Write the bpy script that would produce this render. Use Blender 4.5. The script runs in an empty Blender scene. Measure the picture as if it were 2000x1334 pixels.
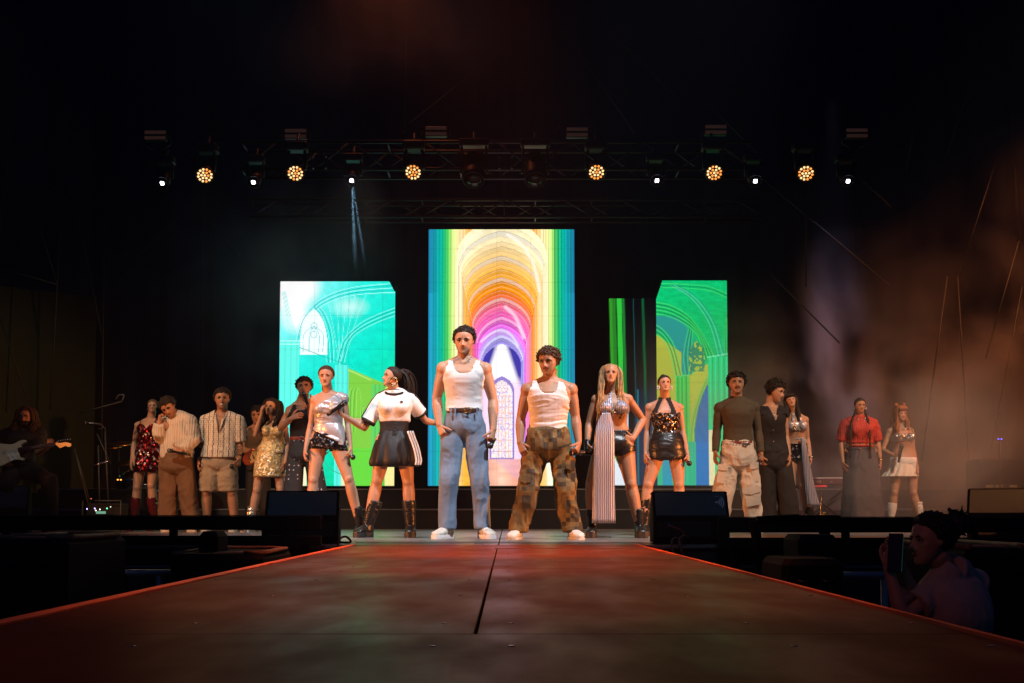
import bpy, math, random
import numpy as np
from mathutils import Vector, Matrix

# ------------------------------------------------------------------ scene, camera, world, exposure
sc = bpy.context.scene
C = sc.collection
random.seed(7)
RNG = np.random.default_rng(7)
FPX, TILT, CAMZ = 2400.0, math.radians(3.5), 0.24
cam_d = bpy.data.cameras.new('camera')
cam = bpy.data.objects.new('camera', cam_d)
C.objects.link(cam)
cam.location = (0, 0, CAMZ)
cam.rotation_euler = (math.pi / 2 + TILT, 0, 0)
cam_d.sensor_width = 36.0
cam_d.lens = 36.0 * FPX / 2000.0
cam_d.shift_x = 0.005
cam_d.shift_y = 0.0921
cam_d.clip_start = 0.05
cam_d.clip_end = 400.0
sc.camera = cam

w = bpy.data.worlds.new('World')
sc.world = w
w.use_nodes = True
bgn = w.node_tree.nodes['Background']
bgn.inputs['Color'].default_value = (0.003, 0.010, 0.040, 1)
bgn.inputs['Strength'].default_value = 0.9

sc.view_settings.view_transform = 'Standard'
sc.view_settings.look = 'None'
sc.view_settings.exposure = 0.0
sc.view_settings.gamma = 1.0
sc.view_settings.use_curve_mapping = False
sc.render.engine = 'CYCLES'
sc.cycles.use_denoising = True
sc.cycles.max_bounces = 5
sc.cycles.diffuse_bounces = 2
sc.cycles.glossy_bounces = 2
sc.cycles.transmission_bounces = 2
sc.cycles.volume_bounces = 0
sc.cycles.transparent_max_bounces = 6
sc.cycles.volume_step_rate = 2.0
sc.cycles.volume_max_steps = 160
sc.cycles.sample_clamp_indirect = 3.0
sc.cycles.sample_clamp_direct = 25.0
sc.cycles.caustics_reflective = False
sc.cycles.caustics_refractive = False

def P(px, py, Y):
    """point of the plane y = Y that the photograph shows at pixel (px, py)"""
    a = (px - 990.0) / FPX
    b = (851.2 - py) / FPX
    dy = math.cos(TILT) - b * math.sin(TILT)
    dz = math.sin(TILT) + b * math.cos(TILT)
    t = Y / dy
    return np.array([a * t, Y, CAMZ + dz * t])

def V3(*a): return np.array(a, float)
def nrm(v):
    v = np.asarray(v, float); n = np.linalg.norm(v)
    return v / n if n > 1e-9 else v

def spot(name, loc, target, power, color, angle, blend=0.5, radius=0.08):
    d = bpy.data.lights.new(name, 'SPOT')
    d.energy = power; d.color = color
    d.spot_size = math.radians(angle); d.spot_blend = blend
    d.shadow_soft_size = radius
    o = bpy.data.objects.new(name, d); C.objects.link(o)
    o.location = loc
    o.rotation_euler = (Vector(target) - Vector(loc)).to_track_quat('-Z', 'Y').to_euler()
    return o

# stage lamps and a few added fill spots (the front truss of the house hangs above and before the catwalk)
WHITE, WARM, ORANGE, RED = (0.92, 0.95, 1.0), (1.0, 0.83, 0.62), (1.0, 0.30, 0.07), (1.0, 0.07, 0.02)
HAZE, SMOKE = 0.0010, 1.0
spot('front_white', (2.6, 7.6, 7.2), (.3, 10.9, 1.3), 3100, WHITE, 36, .9, .12)
spot('front_white', (-2.6, 7.4, 7.2), (-1.6, 11.4, 1.3), 1700, WHITE, 34, .9, .12)
spot('front_warm', (-5.5, 8.0, 6.4), (-3.5, 14.2, .9), 1600, (1, .72, .48), 24, .8, .12)
spot('front_warm', (6.0, 8.0, 6.4), (3.6, 14.0, .9), 2000, (1, .76, .55), 38, .8, .12)
spot('guitar_fill', (-4.0, 9.5, 3.4), P(30, 880, 13.5), 110, WARM, 8, .8, .12)  # added fill that lifts the guitar out of the dark
spot('side_orange', (-7.0, 8.6, 1.5), (-.5, 11.5, .5), 2700, ORANGE, 40, .7, .10)
spot('side_orange', (7.0, 8.6, 1.5), (.8, 11.5, .5), 3000, ORANGE, 40, .7, .10)
spot('side_orange', (-6.9, 10.2, 1.7), (-3.2, 14.3, .8), 620, ORANGE, 30, .6, .10)
spot('side_orange', (7.6, 11.6, 1.7), (3.6, 14.2, .8), 420, ORANGE, 44, .8, .10)
spot('front_amber', (0, 4.0, 3.2), (0, 11.5, .5), 160, (1, .38, .13), 34, .8, .15)
for y_, p_ in ((7.6, 2100), (5.8, 1000), (3.9, 330), (2.2, 60)):
    spot('runway_red', (-.08, y_ - .4, 4.4), (-.08, y_, 0), p_, (1, .20, .055), 42, .9, .15)
spot('smoke_orange', (8.6, 14.2, 6.0), (5.0, 16.8, .8), 1300, (1, .25, .07), 66, .9, .15)
spot('smoke_violet', (4.3, 15.9, 5.8), (4.3, 16.1, 0), 900, (.74, .60, 1), 20, .9, .1)
spot('beam_blue', P(687, 356, 14.26), P(692, 470, 14.2), 3000, (.35, .75, 1), 3.6, .4, .01)
spot('beam_blue', P(688, 356, 14.26), P(706, 470, 14.2), 2500, (.35, .70, 1), 2.6, .4, .01)
spot('roof_red', P(740, -160, 15.0), P(740, 200, 15.0), 110, (1, .20, .05), 100, 1., .1)
spot('front_fill', (-1.0, -1.5, 5.5), (.2, 8.5, .2), 22, (.80, .88, 1.0), 62, 1., .3)  # added weak fill over the whole stage front
spot('pit_fill', (-.2, 2.6, 1.5), (1.75, 4.9, -.1), 13, (1, .15, .05), 26, 1., .1)  # added orange fill for the filming woman's face and arm
spot('net_green', (-5.6, 13.5, 6.0), (-7.0, 18.0, 2.0), 60, (.15, 1, .45), 26, 1., .1)  # added green spot that gives the net its faint glow
for sx_ in (-1.45, 1.5):
    spot('monitor_fill', (sx_ * .6, 2.5, 5.0), (sx_, 8.9, .25), 110, (.6, .85, 1.0), 12, 1., .2)  # added fill, one spot per wedge monitor, to bring up the grilles

# ------------------------------------------------------------------ materials
def mat(name, color=(.5, .5, .5), rough=.6, metal=0., spec=.5, emit=None, estr=1., bump=None, mottle=None, coat=0., sheen=0., alpha=None):
    m = bpy.data.materials.new(name); m.use_nodes = True
    nt = m.node_tree; b = nt.nodes['Principled BSDF']
    b.inputs['Base Color'].default_value = (*color, 1)
    b.inputs['Roughness'].default_value = rough
    b.inputs['Metallic'].default_value = metal
    b.inputs['Specular IOR Level'].default_value = spec
    if coat: b.inputs['Coat Weight'].default_value = coat; b.inputs['Coat Roughness'].default_value = .15
    if sheen: b.inputs['Sheen Weight'].default_value = sheen
    if alpha is not None: b.inputs['Alpha'].default_value = alpha
    if emit is not None:
        b.inputs['Emission Color'].default_value = (*emit, 1); b.inputs['Emission Strength'].default_value = estr
    tc = nt.nodes.new('ShaderNodeTexCoord')
    if mottle:                                   # (scale, amount) colour variation of the stuff itself
        n = nt.nodes.new('ShaderNodeTexNoise'); n.inputs['Scale'].default_value = mottle[0]; n.inputs['Detail'].default_value = 5
        nt.links.new(tc.outputs['Object'], n.inputs['Vector'])
        mr = nt.nodes.new('ShaderNodeMapRange'); mr.inputs['From Min'].default_value = .3; mr.inputs['From Max'].default_value = .7
        mr.inputs['To Min'].default_value = 1 - mottle[1]; mr.inputs['To Max'].default_value = 1 + mottle[1]
        nt.links.new(n.outputs['Fac'], mr.inputs['Value'])
        mx = nt.nodes.new('ShaderNodeVectorMath'); mx.operation = 'SCALE'
        mx.inputs[0].default_value = color
        nt.links.new(mr.outputs['Result'], mx.inputs['Scale'])
        nt.links.new(mx.outputs['Vector'], b.inputs['Base Color'])
    if bump:                                     # (scale, strength, distance[, stretch])
        n = nt.nodes.new('ShaderNodeTexNoise'); n.inputs['Scale'].default_value = bump[0]; n.inputs['Detail'].default_value = 4
        mp = nt.nodes.new('ShaderNodeMapping')
        if len(bump) > 3: mp.inputs['Scale'].default_value = bump[3]
        nt.links.new(tc.outputs['Object'], mp.inputs['Vector']); nt.links.new(mp.outputs['Vector'], n.inputs['Vector'])
        bp = nt.nodes.new('ShaderNodeBump'); bp.inputs['Strength'].default_value = bump[1]; bp.inputs['Distance'].default_value = bump[2]
        nt.links.new(n.outputs['Fac'], bp.inputs['Height']); nt.links.new(bp.outputs['Normal'], b.inputs['Normal'])
    return m

def node(nt, typ, **kw):
    n = nt.nodes.new('ShaderNode' + typ)
    for k, v in kw.items():
        if k.startswith('i_'): n.inputs[k[2:].replace('_', ' ')].default_value = v
        else: setattr(n, k, v)
    return n

def m_sequin(name, base, scale=90., metal=.9, rough=.28, tilt=.55, spark=0.15):
    """overlapping sequins: every cell is a small mirror with a tilt of its own"""
    m = mat(name, base, rough, metal); nt = m.node_tree; b = nt.nodes['Principled BSDF']
    tc = node(nt, 'TexCoord'); v = node(nt, 'TexVoronoi'); v.inputs['Scale'].default_value = scale
    nt.links.new(tc.outputs['Object'], v.inputs['Vector'])
    s = node(nt, 'VectorMath', operation='SUBTRACT'); s.inputs[1].default_value = (.5, .5, .5)
    nt.links.new(v.outputs['Color'], s.inputs[0])
    k = node(nt, 'VectorMath', operation='SCALE'); k.inputs['Scale'].default_value = tilt * 2
    nt.links.new(s.outputs['Vector'], k.inputs[0])
    g = node(nt, 'NewGeometry')
    a = node(nt, 'VectorMath', operation='ADD'); nt.links.new(g.outputs['Normal'], a.inputs[0]); nt.links.new(k.outputs['Vector'], a.inputs[1])
    n = node(nt, 'VectorMath', operation='NORMALIZE'); nt.links.new(a.outputs['Vector'], n.inputs[0])
    nt.links.new(n.outputs['Vector'], b.inputs['Normal'])
    # a few paler, brighter plated sequins among the rest
    sp = node(nt, 'SeparateColor'); nt.links.new(v.outputs['Color'], sp.inputs['Color'])
    gt = node(nt, 'Math', operation='GREATER_THAN'); gt.inputs[1].default_value = 1 - spark
    nt.links.new(sp.outputs['Blue'], gt.inputs[0])
    mx = node(nt, 'Mix', data_type='RGBA'); nt.links.new(gt.outputs['Value'], mx.inputs['Factor'])
    mx.inputs['A'].default_value = (*base, 1); mx.inputs['B'].default_value = (*[min(1, c * .5 + .5) for c in base], 1)
    nt.links.new(mx.outputs['Result'], b.inputs['Base Color'])
    return m

def m_ribbed(name, base, period, rough=.5, metal=0., depth=.004, axis='X', dark=.75, strength=.7):
    """fine vertical pleats / ribs"""
    m = mat(name, base, rough, metal); nt = m.node_tree; b = nt.nodes['Principled BSDF']
    tc = node(nt, 'TexCoord'); wv = node(nt, 'TexWave', wave_type='BANDS', bands_direction=axis)
    wv.inputs['Scale'].default_value = 1 / (period * 3.18 * 2); wv.inputs['Distortion'].default_value = 1.5
    wv.inputs['Detail'].default_value = 2; wv.inputs['Detail Scale'].default_value = 1.0
    nt.links.new(tc.outputs['Object'], wv.inputs['Vector'])
    bp = node(nt, 'Bump'); bp.inputs['Distance'].default_value = depth; bp.inputs['Strength'].default_value = strength
    nt.links.new(wv.outputs['Fac'], bp.inputs['Height']); nt.links.new(bp.outputs['Normal'], b.inputs['Normal'])
    mx = node(nt, 'Mix', data_type='RGBA'); nt.links.new(wv.outputs['Fac'], mx.inputs['Factor'])
    mx.inputs['A'].default_value = (*[c * dark for c in base], 1); mx.inputs['B'].default_value = (*base, 1)
    nt.links.new(mx.outputs['Result'], b.inputs['Base Color'])
    return m

def m_dots(name, base, dot, scale, size, metal=.6):
    m = mat(name, base, .75, bump=(40, .3, .004)); nt = m.node_tree; b = nt.nodes['Principled BSDF']
    tc = node(nt, 'TexCoord'); v = node(nt, 'TexVoronoi'); v.inputs['Scale'].default_value = scale; v.inputs['Randomness'].default_value = .35
    nt.links.new(tc.outputs['Object'], v.inputs['Vector'])
    lt = node(nt, 'Math', operation='LESS_THAN'); lt.inputs[1].default_value = size
    nt.links.new(v.outputs['Distance'], lt.inputs[0])
    mx = node(nt, 'Mix', data_type='RGBA'); nt.links.new(lt.outputs['Value'], mx.inputs['Factor'])
    mx.inputs['A'].default_value = (*base, 1); mx.inputs['B'].default_value = (*dot, 1)
    nt.links.new(mx.outputs['Result'], b.inputs['Base Color'])
    return m

def m_camo(name):
    """square-patch print in ochre, khaki, olive and near-black brown"""
    m = mat(name, (.3, .2, .05), .8, bump=(60, .3, .003)); nt = m.node_tree; b = nt.nodes['Principled BSDF']
    tc = node(nt, 'TexCoord')
    mp = node(nt, 'Mapping'); mp.inputs['Scale'].default_value = (27, .01, 27)
    nt.links.new(tc.outputs['Object'], mp.inputs['Vector'])
    fl = node(nt, 'VectorMath', operation='FLOOR'); nt.links.new(mp.outputs['Vector'], fl.inputs[0])
    wn = node(nt, 'TexWhiteNoise', noise_dimensions='3D'); nt.links.new(fl.outputs['Vector'], wn.inputs['Vector'])
    big = node(nt, 'TexNoise'); big.inputs['Scale'].default_value = .16; big.inputs['Detail'].default_value = 0
    nt.links.new(fl.outputs['Vector'], big.inputs['Vector'])
    org = node(nt, 'TexNoise'); org.inputs['Scale'].default_value = 7; org.inputs['Detail'].default_value = 3; nt.links.new(tc.outputs['Object'], org.inputs['Vector'])
    cr = node(nt, 'ValToRGB'); e = cr.color_ramp.elements
    e[0].position = .40; e[0].color = (.225, .135, .035, 1); e[1].position = .60; e[1].color = (.125, .085, .032, 1)
    nt.links.new(org.outputs['Fac'], cr.inputs['Fac'])
    ad = node(nt, 'Math', operation='MULTIPLY_ADD'); ad.inputs[1].default_value = .5
    nt.links.new(wn.outputs['Value'], ad.inputs[0]); nt.links.new(big.outputs['Fac'], ad.inputs[2])
    prev = cr.outputs['Color']
    for th, c_, f_ in ((.80, (.09, .065, .028, 1), .75), (.93, (.03, .026, .02, 1), .8)):
        gt = node(nt, 'Math', operation='GREATER_THAN'); gt.inputs[1].default_value = th; nt.links.new(ad.outputs[0], gt.inputs[0])
        k = node(nt, 'Math', operation='MULTIPLY'); k.inputs[1].default_value = f_; nt.links.new(gt.outputs[0], k.inputs[0])
        mx = node(nt, 'Mix', data_type='RGBA'); nt.links.new(k.outputs[0], mx.inputs['Factor']); nt.links.new(prev, mx.inputs['A']); mx.inputs['B'].default_value = c_; prev = mx.outputs['Result']
    nt.links.new(prev, b.inputs['Base Color'])
    return m

def m_crochet(name):
    """cream open-work knit with thin dark cords running down it"""
    m = mat(name, (.62, .56, .47), .85, bump=(120, .8, .006)); nt = m.node_tree; b = nt.nodes['Principled BSDF']
    tc = node(nt, 'TexCoord'); sx = node(nt, 'SeparateXYZ'); nt.links.new(tc.outputs['Object'], sx.inputs[0])
    f = node(nt, 'Math', operation='MULTIPLY'); f.inputs[1].default_value = 16.5; nt.links.new(sx.outputs['X'], f.inputs[0])
    zz = node(nt, 'Math', operation='MULTIPLY'); zz.inputs[1].default_value = 110; nt.links.new(sx.outputs['Z'], zz.inputs[0])
    sn = node(nt, 'Math', operation='SINE'); nt.links.new(zz.outputs[0], sn.inputs[0])
    ad = node(nt, 'Math', operation='MULTIPLY_ADD'); ad.inputs[1].default_value = .05; nt.links.new(sn.outputs[0], ad.inputs[0]); nt.links.new(f.outputs[0], ad.inputs[2])
    fr = node(nt, 'Math', operation='FRACT'); nt.links.new(ad.outputs[0], fr.inputs[0])
    lt = node(nt, 'Math', operation='LESS_THAN'); lt.inputs[1].default_value = .14; nt.links.new(fr.outputs[0], lt.inputs[0])
    v = node(nt, 'TexVoronoi'); v.inputs['Scale'].default_value = 42; v.inputs['Randomness'].default_value = .15
    nt.links.new(tc.outputs['Object'], v.inputs['Vector'])
    rg = node(nt, 'MapRange'); rg.inputs['From Min'].default_value = .1; rg.inputs['From Max'].default_value = .5
    nt.links.new(v.outputs['Distance'], rg.inputs['Value'])
    m1 = node(nt, 'Mix', data_type='RGBA'); nt.links.new(rg.outputs[0], m1.inputs['Factor'])
    m1.inputs['A'].default_value = (.28, .22, .17, 1); m1.inputs['B'].default_value = (.72, .66, .56, 1)
    m2 = node(nt, 'Mix', data_type='RGBA'); nt.links.new(lt.outputs[0], m2.inputs['Factor'])
    nt.links.new(m1.outputs['Result'], m2.inputs['A']); m2.inputs['B'].default_value = (.015, .013, .015, 1)
    nt.links.new(m2.outputs['Result'], b.inputs['Base Color'])
    return m

def m_skin(name, c):
    m = mat(name, c, .48, spec=.45, bump=(55, .18, .003)); nt = m.node_tree; b = nt.nodes['Principled BSDF']
    at = node(nt, 'Attribute', attribute_name='tint'); n = node(nt, 'TexNoise'); n.inputs['Scale'].default_value = 14
    mx = node(nt, 'Mix', data_type='RGBA', blend_type='MULTIPLY'); mx.inputs['Factor'].default_value = 1
    mx.inputs['A'].default_value = (*c, 1); nt.links.new(at.outputs['Color'], mx.inputs['B'])
    nt.links.new(mx.outputs['Result'], b.inputs['Base Color'])
    return m

M = {}
M['skin'] = m_skin('skin_fair', (.47, .26, .165))
M['skin_tan'] = m_skin('skin_tan', (.39, .20, .115))
M['skin_deep'] = m_skin('skin_deep', (.26, .125, .068))
M['hair_dark'] = mat('hair_dark', (.018, .012, .009), .58, spec=.3, bump=(90, .6, .006, (1, 1, .15)))
M['hair_brown'] = mat('hair_brown', (.055, .028, .015), .58, spec=.3, bump=(90, .6, .006, (1, 1, .15)))
M['hair_blond'] = mat('hair_blond', (.34, .20, .09), .4, bump=(90, .6, .006, (1, 1, .15)), mottle=(30, .5))
M['hair_fair'] = mat('hair_fair', (.13, .075, .035), .58, spec=.3, bump=(90, .6, .006, (1, 1, .15)))
M['hair_red'] = mat('hair_red', (.30, .11, .035), .58, spec=.3, bump=(90, .6, .006, (1, 1, .15)))
M['eye'] = mat('eye_white', (.5, .46, .42), .25)
M['iris'] = mat('iris_dark', (.02, .012, .008), .15)
M['lips'] = mat('lips', (.30, .09, .07), .35)
M['lips_m'] = mat('lips_natural', (.34, .15, .11), .45)
M['white_cotton'] = m_ribbed('white_ribbed_cotton', (.80, .80, .82), .006, .8, 0, .001, dark=.93, strength=.3)
M['white_jersey'] = mat('white_jersey', (.80, .80, .81), .8, bump=(9, .25, .02))
M['black_jersey'] = mat('black_jersey', (.006, .006, .008), .8, bump=(20, .3, .01))
M['black_satin'] = mat('black_satin', (.011, .011, .013), .55, spec=.35, bump=(14, .6, .014, (1, 1, .3)))
M['black_leather'] = mat('black_leather', (.010, .009, .009), .36, spec=.5, bump=(26, .4, .008))
M['black_rubber'] = mat('black_rubber', (.015, .015, .015), .6)
M['denim_blue'] = mat('washed_blue_cloth', (.15, .22, .33), .85, bump=(16, .4, .012), mottle=(3.5, .22))
M['camo'] = m_camo('square_patch_camouflage')
M['belt_brown'] = mat('brown_leather_belt', (.06, .025, .013), .4, bump=(30, .3, .003))
M['belt_red'] = mat('red_leather_belt', (.22, .03, .02), .4)
M['brass'] = mat('brass', (.7, .48, .2), .25, 1.)
M['steel'] = mat('steel', (.6, .6, .62), .22, 1.)
M['silver_pleat'] = m_ribbed('silver_pleated_lame', (.40, .43, .56), .009, .45, .45, .004, dark=.5)
M['silver_cloth'] = mat('silver_satin', (.50, .47, .50), .34, .35, bump=(22, .5, .012, (1, 1, .5)))
M['seq_red'] = m_sequin('burgundy_sequins', (.17, .008, .014), 52)
M['seq_gold'] = m_sequin('pale_gold_sequins', (.62, .47, .20), 95, .35, .42, .35)
M['seq_black'] = m_sequin('black_sequins', (.03, .03, .035), 60, .8, .2, .6, .10)
M['seq_bronze'] = m_sequin('bronze_sequins', (.16, .11, .07), 66, .95, .25, .7, .22)
M['seq_silver'] = m_sequin('silver_sequins', (.62, .58, .55), 70, .9, .3)
M['mesh_brown'] = mat('olive_brown_mesh', (.075, .055, .032), .8, bump=(70, .5, .004))
M['cargo_cream'] = mat('cream_cargo_cloth', (.62, .55, .47), .85, bump=(18, .5, .012), mottle=(5, .15))
M['khaki'] = mat('khaki_linen', (.34, .27, .19), .85, bump=(24, .5, .01), mottle=(8, .12))
M['brown_trouser'] = mat('brown_corduroy', (.125, .068, .035), .8, bump=(20, .4, .01), mottle=(4, .2))
M['knit_cream'] = m_ribbed('cream_knit', (.62, .56, .47), .014, .9, 0, .006, dark=.8)
M['crochet'] = m_crochet('crochet')
M['dots'] = m_dots('studded_black_denim', (.018, .022, .028), (.55, .55, .6), 19, .16)
M['red_ribbed'] = m_ribbed('red_ribbed_top', (.50, .045, .03), .01, .75, 0, .004, dark=.7)
M['denim_dark'] = mat('faded_dark_denim', (.075, .07, .085), .85, mottle=(4, .3), bump=(15, .3, .01))
M['white_pleat'] = mat('white_pleated_cloth', (.74, .71, .64), .8, bump=(20, .3, .006))
M['white_leather'] = mat('white_leather', (.70, .67, .62), .4, bump=(28, .8, .008))
M['sneaker'] = mat('pale_sneaker', (.55, .53, .47), .6, bump=(34, .9, .012), mottle=(20, .25))
M['seq_boot'] = M['seq_silver']
M['black'] = mat('matt_black_paint', (.010, .010, .012), .55, bump=(60, .3, .003))
M['black_metal'] = mat('black_metal', (.006, .006, .007), .5, .2)
M['alu'] = mat('aluminium', (.045, .047, .05), .45, .8)
M['grille'] = mat('speaker_grille', (.045, .065, .075), .7, 0., bump=(220, .8, .003))
M['mic_black'] = mat('mic_black', (.01, .01, .011), .3)
M['mic_mesh'] = mat('mic_mesh', (.05, .05, .055), .35, .8, bump=(400, .8, .002))
M['gold_chain'] = M['brass']

# ------------------------------------------------------------------ mesh helpers (numpy)
class G:
    def __init__(s): s.v = []; s.f = []; s.n = 0
    def add(s, v, f):
        v = np.asarray(v, float).reshape(-1, 3)
        s.v.append(v); s.f += [tuple(int(i) + s.n for i in q) for q in f]; s.n += len(v); return s
    def verts(s): return np.concatenate(s.v) if s.v else np.zeros((0, 3))
    def loft(s, rings, caps=True, closed=True):
        rings = np.asarray(rings, float); n, m = rings.shape[:2]
        v = rings.reshape(-1, 3); f = []
        for i in range(n - 1):
            for j in range(m if closed else m - 1):
                k = (j + 1) % m
                f.append((i * m + j, i * m + k, (i + 1) * m + k, (i + 1) * m + j))
        if caps and closed:
            v = np.vstack([v, rings[0].mean(0), rings[-1].mean(0)]); a, b = n * m, n * m + 1
            for j in range(m):
                k = (j + 1) % m
                f.append((a, k, j)); f.append((b, (n - 1) * m + j, (n - 1) * m + k))
        return s.add(v, f)
    def tube(s, pts, r, m=10, ref=(0, 1, 0), rv=None, ex=2.0, caps=True):
        pts = np.asarray(pts, float); n = len(pts)
        r = np.full(n, r) if np.isscalar(r) else np.asarray(r, float)
        rv = r if rv is None else (np.full(n, rv) if np.isscalar(rv) else np.asarray(rv, float))
        rings = []
        for i in range(n):
            t = nrm(pts[min(i + 1, n - 1)] - pts[max(i - 1, 0)])
            rf = np.asarray(ref, float)
            if abs(np.dot(t, rf)) > .93: rf = V3(0, 0, 1) if abs(t[2]) < .9 else V3(1, 0, 0)
            vv = nrm(rf - np.dot(rf, t) * t); uu = np.cross(vv, t)
            rings.append(ring(pts[i], uu * r[i], vv * rv[i], m, ex))
        return s.loft(rings, caps)
    def ell(s, c, ax, m=16, n=10):
        """ellipsoid; ax = 3 axis vectors (rows) already scaled"""
        ax = np.asarray(ax, float); th = np.linspace(0.001, math.pi - .001, n); rings = []
        ph = np.arange(m) * 2 * math.pi / m
        for t in th:
            rings.append(np.asarray(c) + math.cos(t) * ax[2] + math.sin(t) * (np.cos(ph)[:, None] * ax[0] + np.sin(ph)[:, None] * ax[1]))
        return s.loft(rings, caps=True)
    def box(s, c, size, R=None, bev=0.0):
        hx, hy, hz = [q / 2 for q in size]; R = np.eye(3) if R is None else np.asarray(R, float)
        if bev <= 0:
            v = np.array([(x, y, z) for x in (-hx, hx) for y in (-hy, hy) for z in (-hz, hz)]) @ R.T + np.asarray(c)
            return s.add(v, [(0, 1, 3, 2), (4, 6, 7, 5), (0, 4, 5, 1), (2, 3, 7, 6), (0, 2, 6, 4), (1, 5, 7, 3)])
        b = min(bev, hx * .9, hy * .9, hz * .9)
        def rect(z, i):
            X, Yy = hx - i, hy - i
            return [(-X + b, -Yy, z), (X - b, -Yy, z), (X, -Yy + b, z), (X, Yy - b, z), (X - b, Yy, z), (-X + b, Yy, z), (-X, Yy - b, z), (-X, -Yy + b, z)]
        rs = np.array([rect(-hz, b * .7), rect(-hz + b, 0), rect(hz - b, 0), rect(hz, b * .7)]) @ R.T + np.asarray(c)
        return s.loft(rs)
    def build(s, name, m, parent=None, origin=None, smooth=True, angle=None):
        return make(name, s.verts(), s.f, m, parent, origin, smooth)

def ring(c, u, v, m=16, ex=2.0):
    a = np.arange(m) * 2 * math.pi / m
    cx, sx = np.cos(a), np.sin(a)
    if ex != 2.0:
        cx = np.sign(cx) * np.abs(cx) ** (2 / ex); sx = np.sign(sx) * np.abs(sx) ** (2 / ex)
    return np.asarray(c) + cx[:, None] * np.asarray(u) + sx[:, None] * np.asarray(v)

def make(name, v, f, m, parent=None, origin=None, smooth=True):
    if parent is not None and origin is None: origin = list(parent['_o'])
    o3 = np.zeros(3) if origin is None else np.asarray(origin, float)
    me = bpy.data.meshes.new(name)
    me.from_pydata((np.asarray(v) - o3).tolist() if len(v) else [], [], f if isinstance(f, list) else f.tolist())
    if m is not None: me.materials.append(m)
    if smooth: me.polygons.foreach_set('use_smooth', [True] * len(me.polygons))
    me.update()
    o = bpy.data.objects.new(name, me); C.objects.link(o)
    if parent is not None:
        o.parent = parent
        o['_o'] = [float(q) for q in o3]
    else:
        o.location = o3
    return o

def sharp(o, ang=40):
    me = o.data
    try: me.set_sharp_from_angle(angle=math.radians(ang))
    except Exception: pass
    return o

def thing(name, label, cat, loc, group=None):
    o = bpy.data.objects.new(name, None); o.empty_display_size = .2; C.objects.link(o)
    o.location = [float(q) for q in loc]; o['label'] = label; o['category'] = cat
    if group: o['group'] = group
    o.matrix_world = Matrix.Translation(Vector([float(q) for q in loc]))
    o['_o'] = [float(q) for q in loc]
    return o
def tag(o, label=None, cat=None, group=None, kind=None):
    if label: o['label'] = label
    if cat: o['category'] = cat
    if group: o['group'] = group
    if kind: o['kind'] = kind
    return o

# a side scene in which modifiers are evaluated and baked
tmp_sc = bpy.data.scenes.new('bake')
def remesh(g, voxel=.009, smooth=3):
    me = bpy.data.meshes.new('tmp')
    me.from_pydata(g.verts().tolist(), [], g.f)
    o = bpy.data.objects.new('tmp', me); tmp_sc.collection.objects.link(o)
    md = o.modifiers.new('r', 'REMESH'); md.mode = 'VOXEL'; md.voxel_size = voxel; md.adaptivity = 0
    if smooth:
        s = o.modifiers.new('s', 'SMOOTH'); s.iterations = smooth; s.factor = .5
    tmp_sc.view_layers[0].update(); dg = tmp_sc.view_layers[0].depsgraph or bpy.context.evaluated_depsgraph_get()
    ev = o.evaluated_get(dg); m2 = ev.to_mesh()
    n = len(m2.vertices); v = np.empty(n * 3, np.float32); m2.vertices.foreach_get('co', v)
    nn = np.empty(n * 3, np.float32); m2.vertices.foreach_get('normal', nn)
    k = len(m2.polygons); L = np.empty(len(m2.loops), np.int32); m2.loops.foreach_get('vertex_index', L)
    tot = np.empty(k, np.int32); m2.polygons.foreach_get('loop_total', tot)
    if (tot == 4).all(): F = L.reshape(-1, 4)
    else:
        F = []; i = 0
        for t in tot: F.append(tuple(L[i:i + t])); i += t
        F = np.array([q if len(q) == 4 else (*q, q[-1]) for q in F])
    ev.to_mesh_clear(); bpy.data.objects.remove(o); bpy.data.meshes.remove(me)
    return v.reshape(-1, 3).astype(float), nn.reshape(-1, 3).astype(float), F

def vnoise(p, seed=0):
    """value noise in [-1, 1]"""
    p = np.asarray(p, float); i = np.floor(p).astype(np.int64); f = p - i; f = f * f * (3 - 2 * f)
    def h(x, y, z):
        n = (x * 374761393 + y * 668265263 + z * 2147483647 + seed * 1274126177) & 0xffffffff
        n = ((n ^ (n >> 13)) * 1274126177) & 0xffffffff
        n = (n ^ (n >> 16)) & 0xffff
        return n / 32767.5 - 1
    x, y, z = i[:, 0], i[:, 1], i[:, 2]; r = 0
    for dx in (0, 1):
        for dy in (0, 1):
            for dz in (0, 1):
                wt = (f[:, 0] if dx else 1 - f[:, 0]) * (f[:, 1] if dy else 1 - f[:, 1]) * (f[:, 2] if dz else 1 - f[:, 2])
                r = r + wt * h(x + dx, y + dy, z + dz)
    return r

def folds(v, nn, amp, scale=(9, 9, 9), seed=0):
    """cloth folds: ridged, warped noise pushed along the normals"""
    q = v * np.array(scale); q = q + .5 * vnoise(v * 6, seed + 5)[:, None]
    r = 1 - np.abs(vnoise(q, seed)) * 2
    r2 = 1 - np.abs(vnoise(q * 2.1, seed + 1)) * 2
    return v + nn * (amp * (r * .7 + r2 * .3))[:, None]
# ------------------------------------------------------------------ people
from mathutils.bvhtree import BVHTree
X_, Y_, Z_ = V3(1, 0, 0), V3(0, 1, 0), V3(0, 0, 1)

def rotv(v, ax, a):
    ax = nrm(ax); v = np.asarray(v, float)
    return v * math.cos(a) + np.cross(ax, v) * math.sin(a) + ax * np.dot(ax, v) * (1 - math.cos(a))

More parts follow.
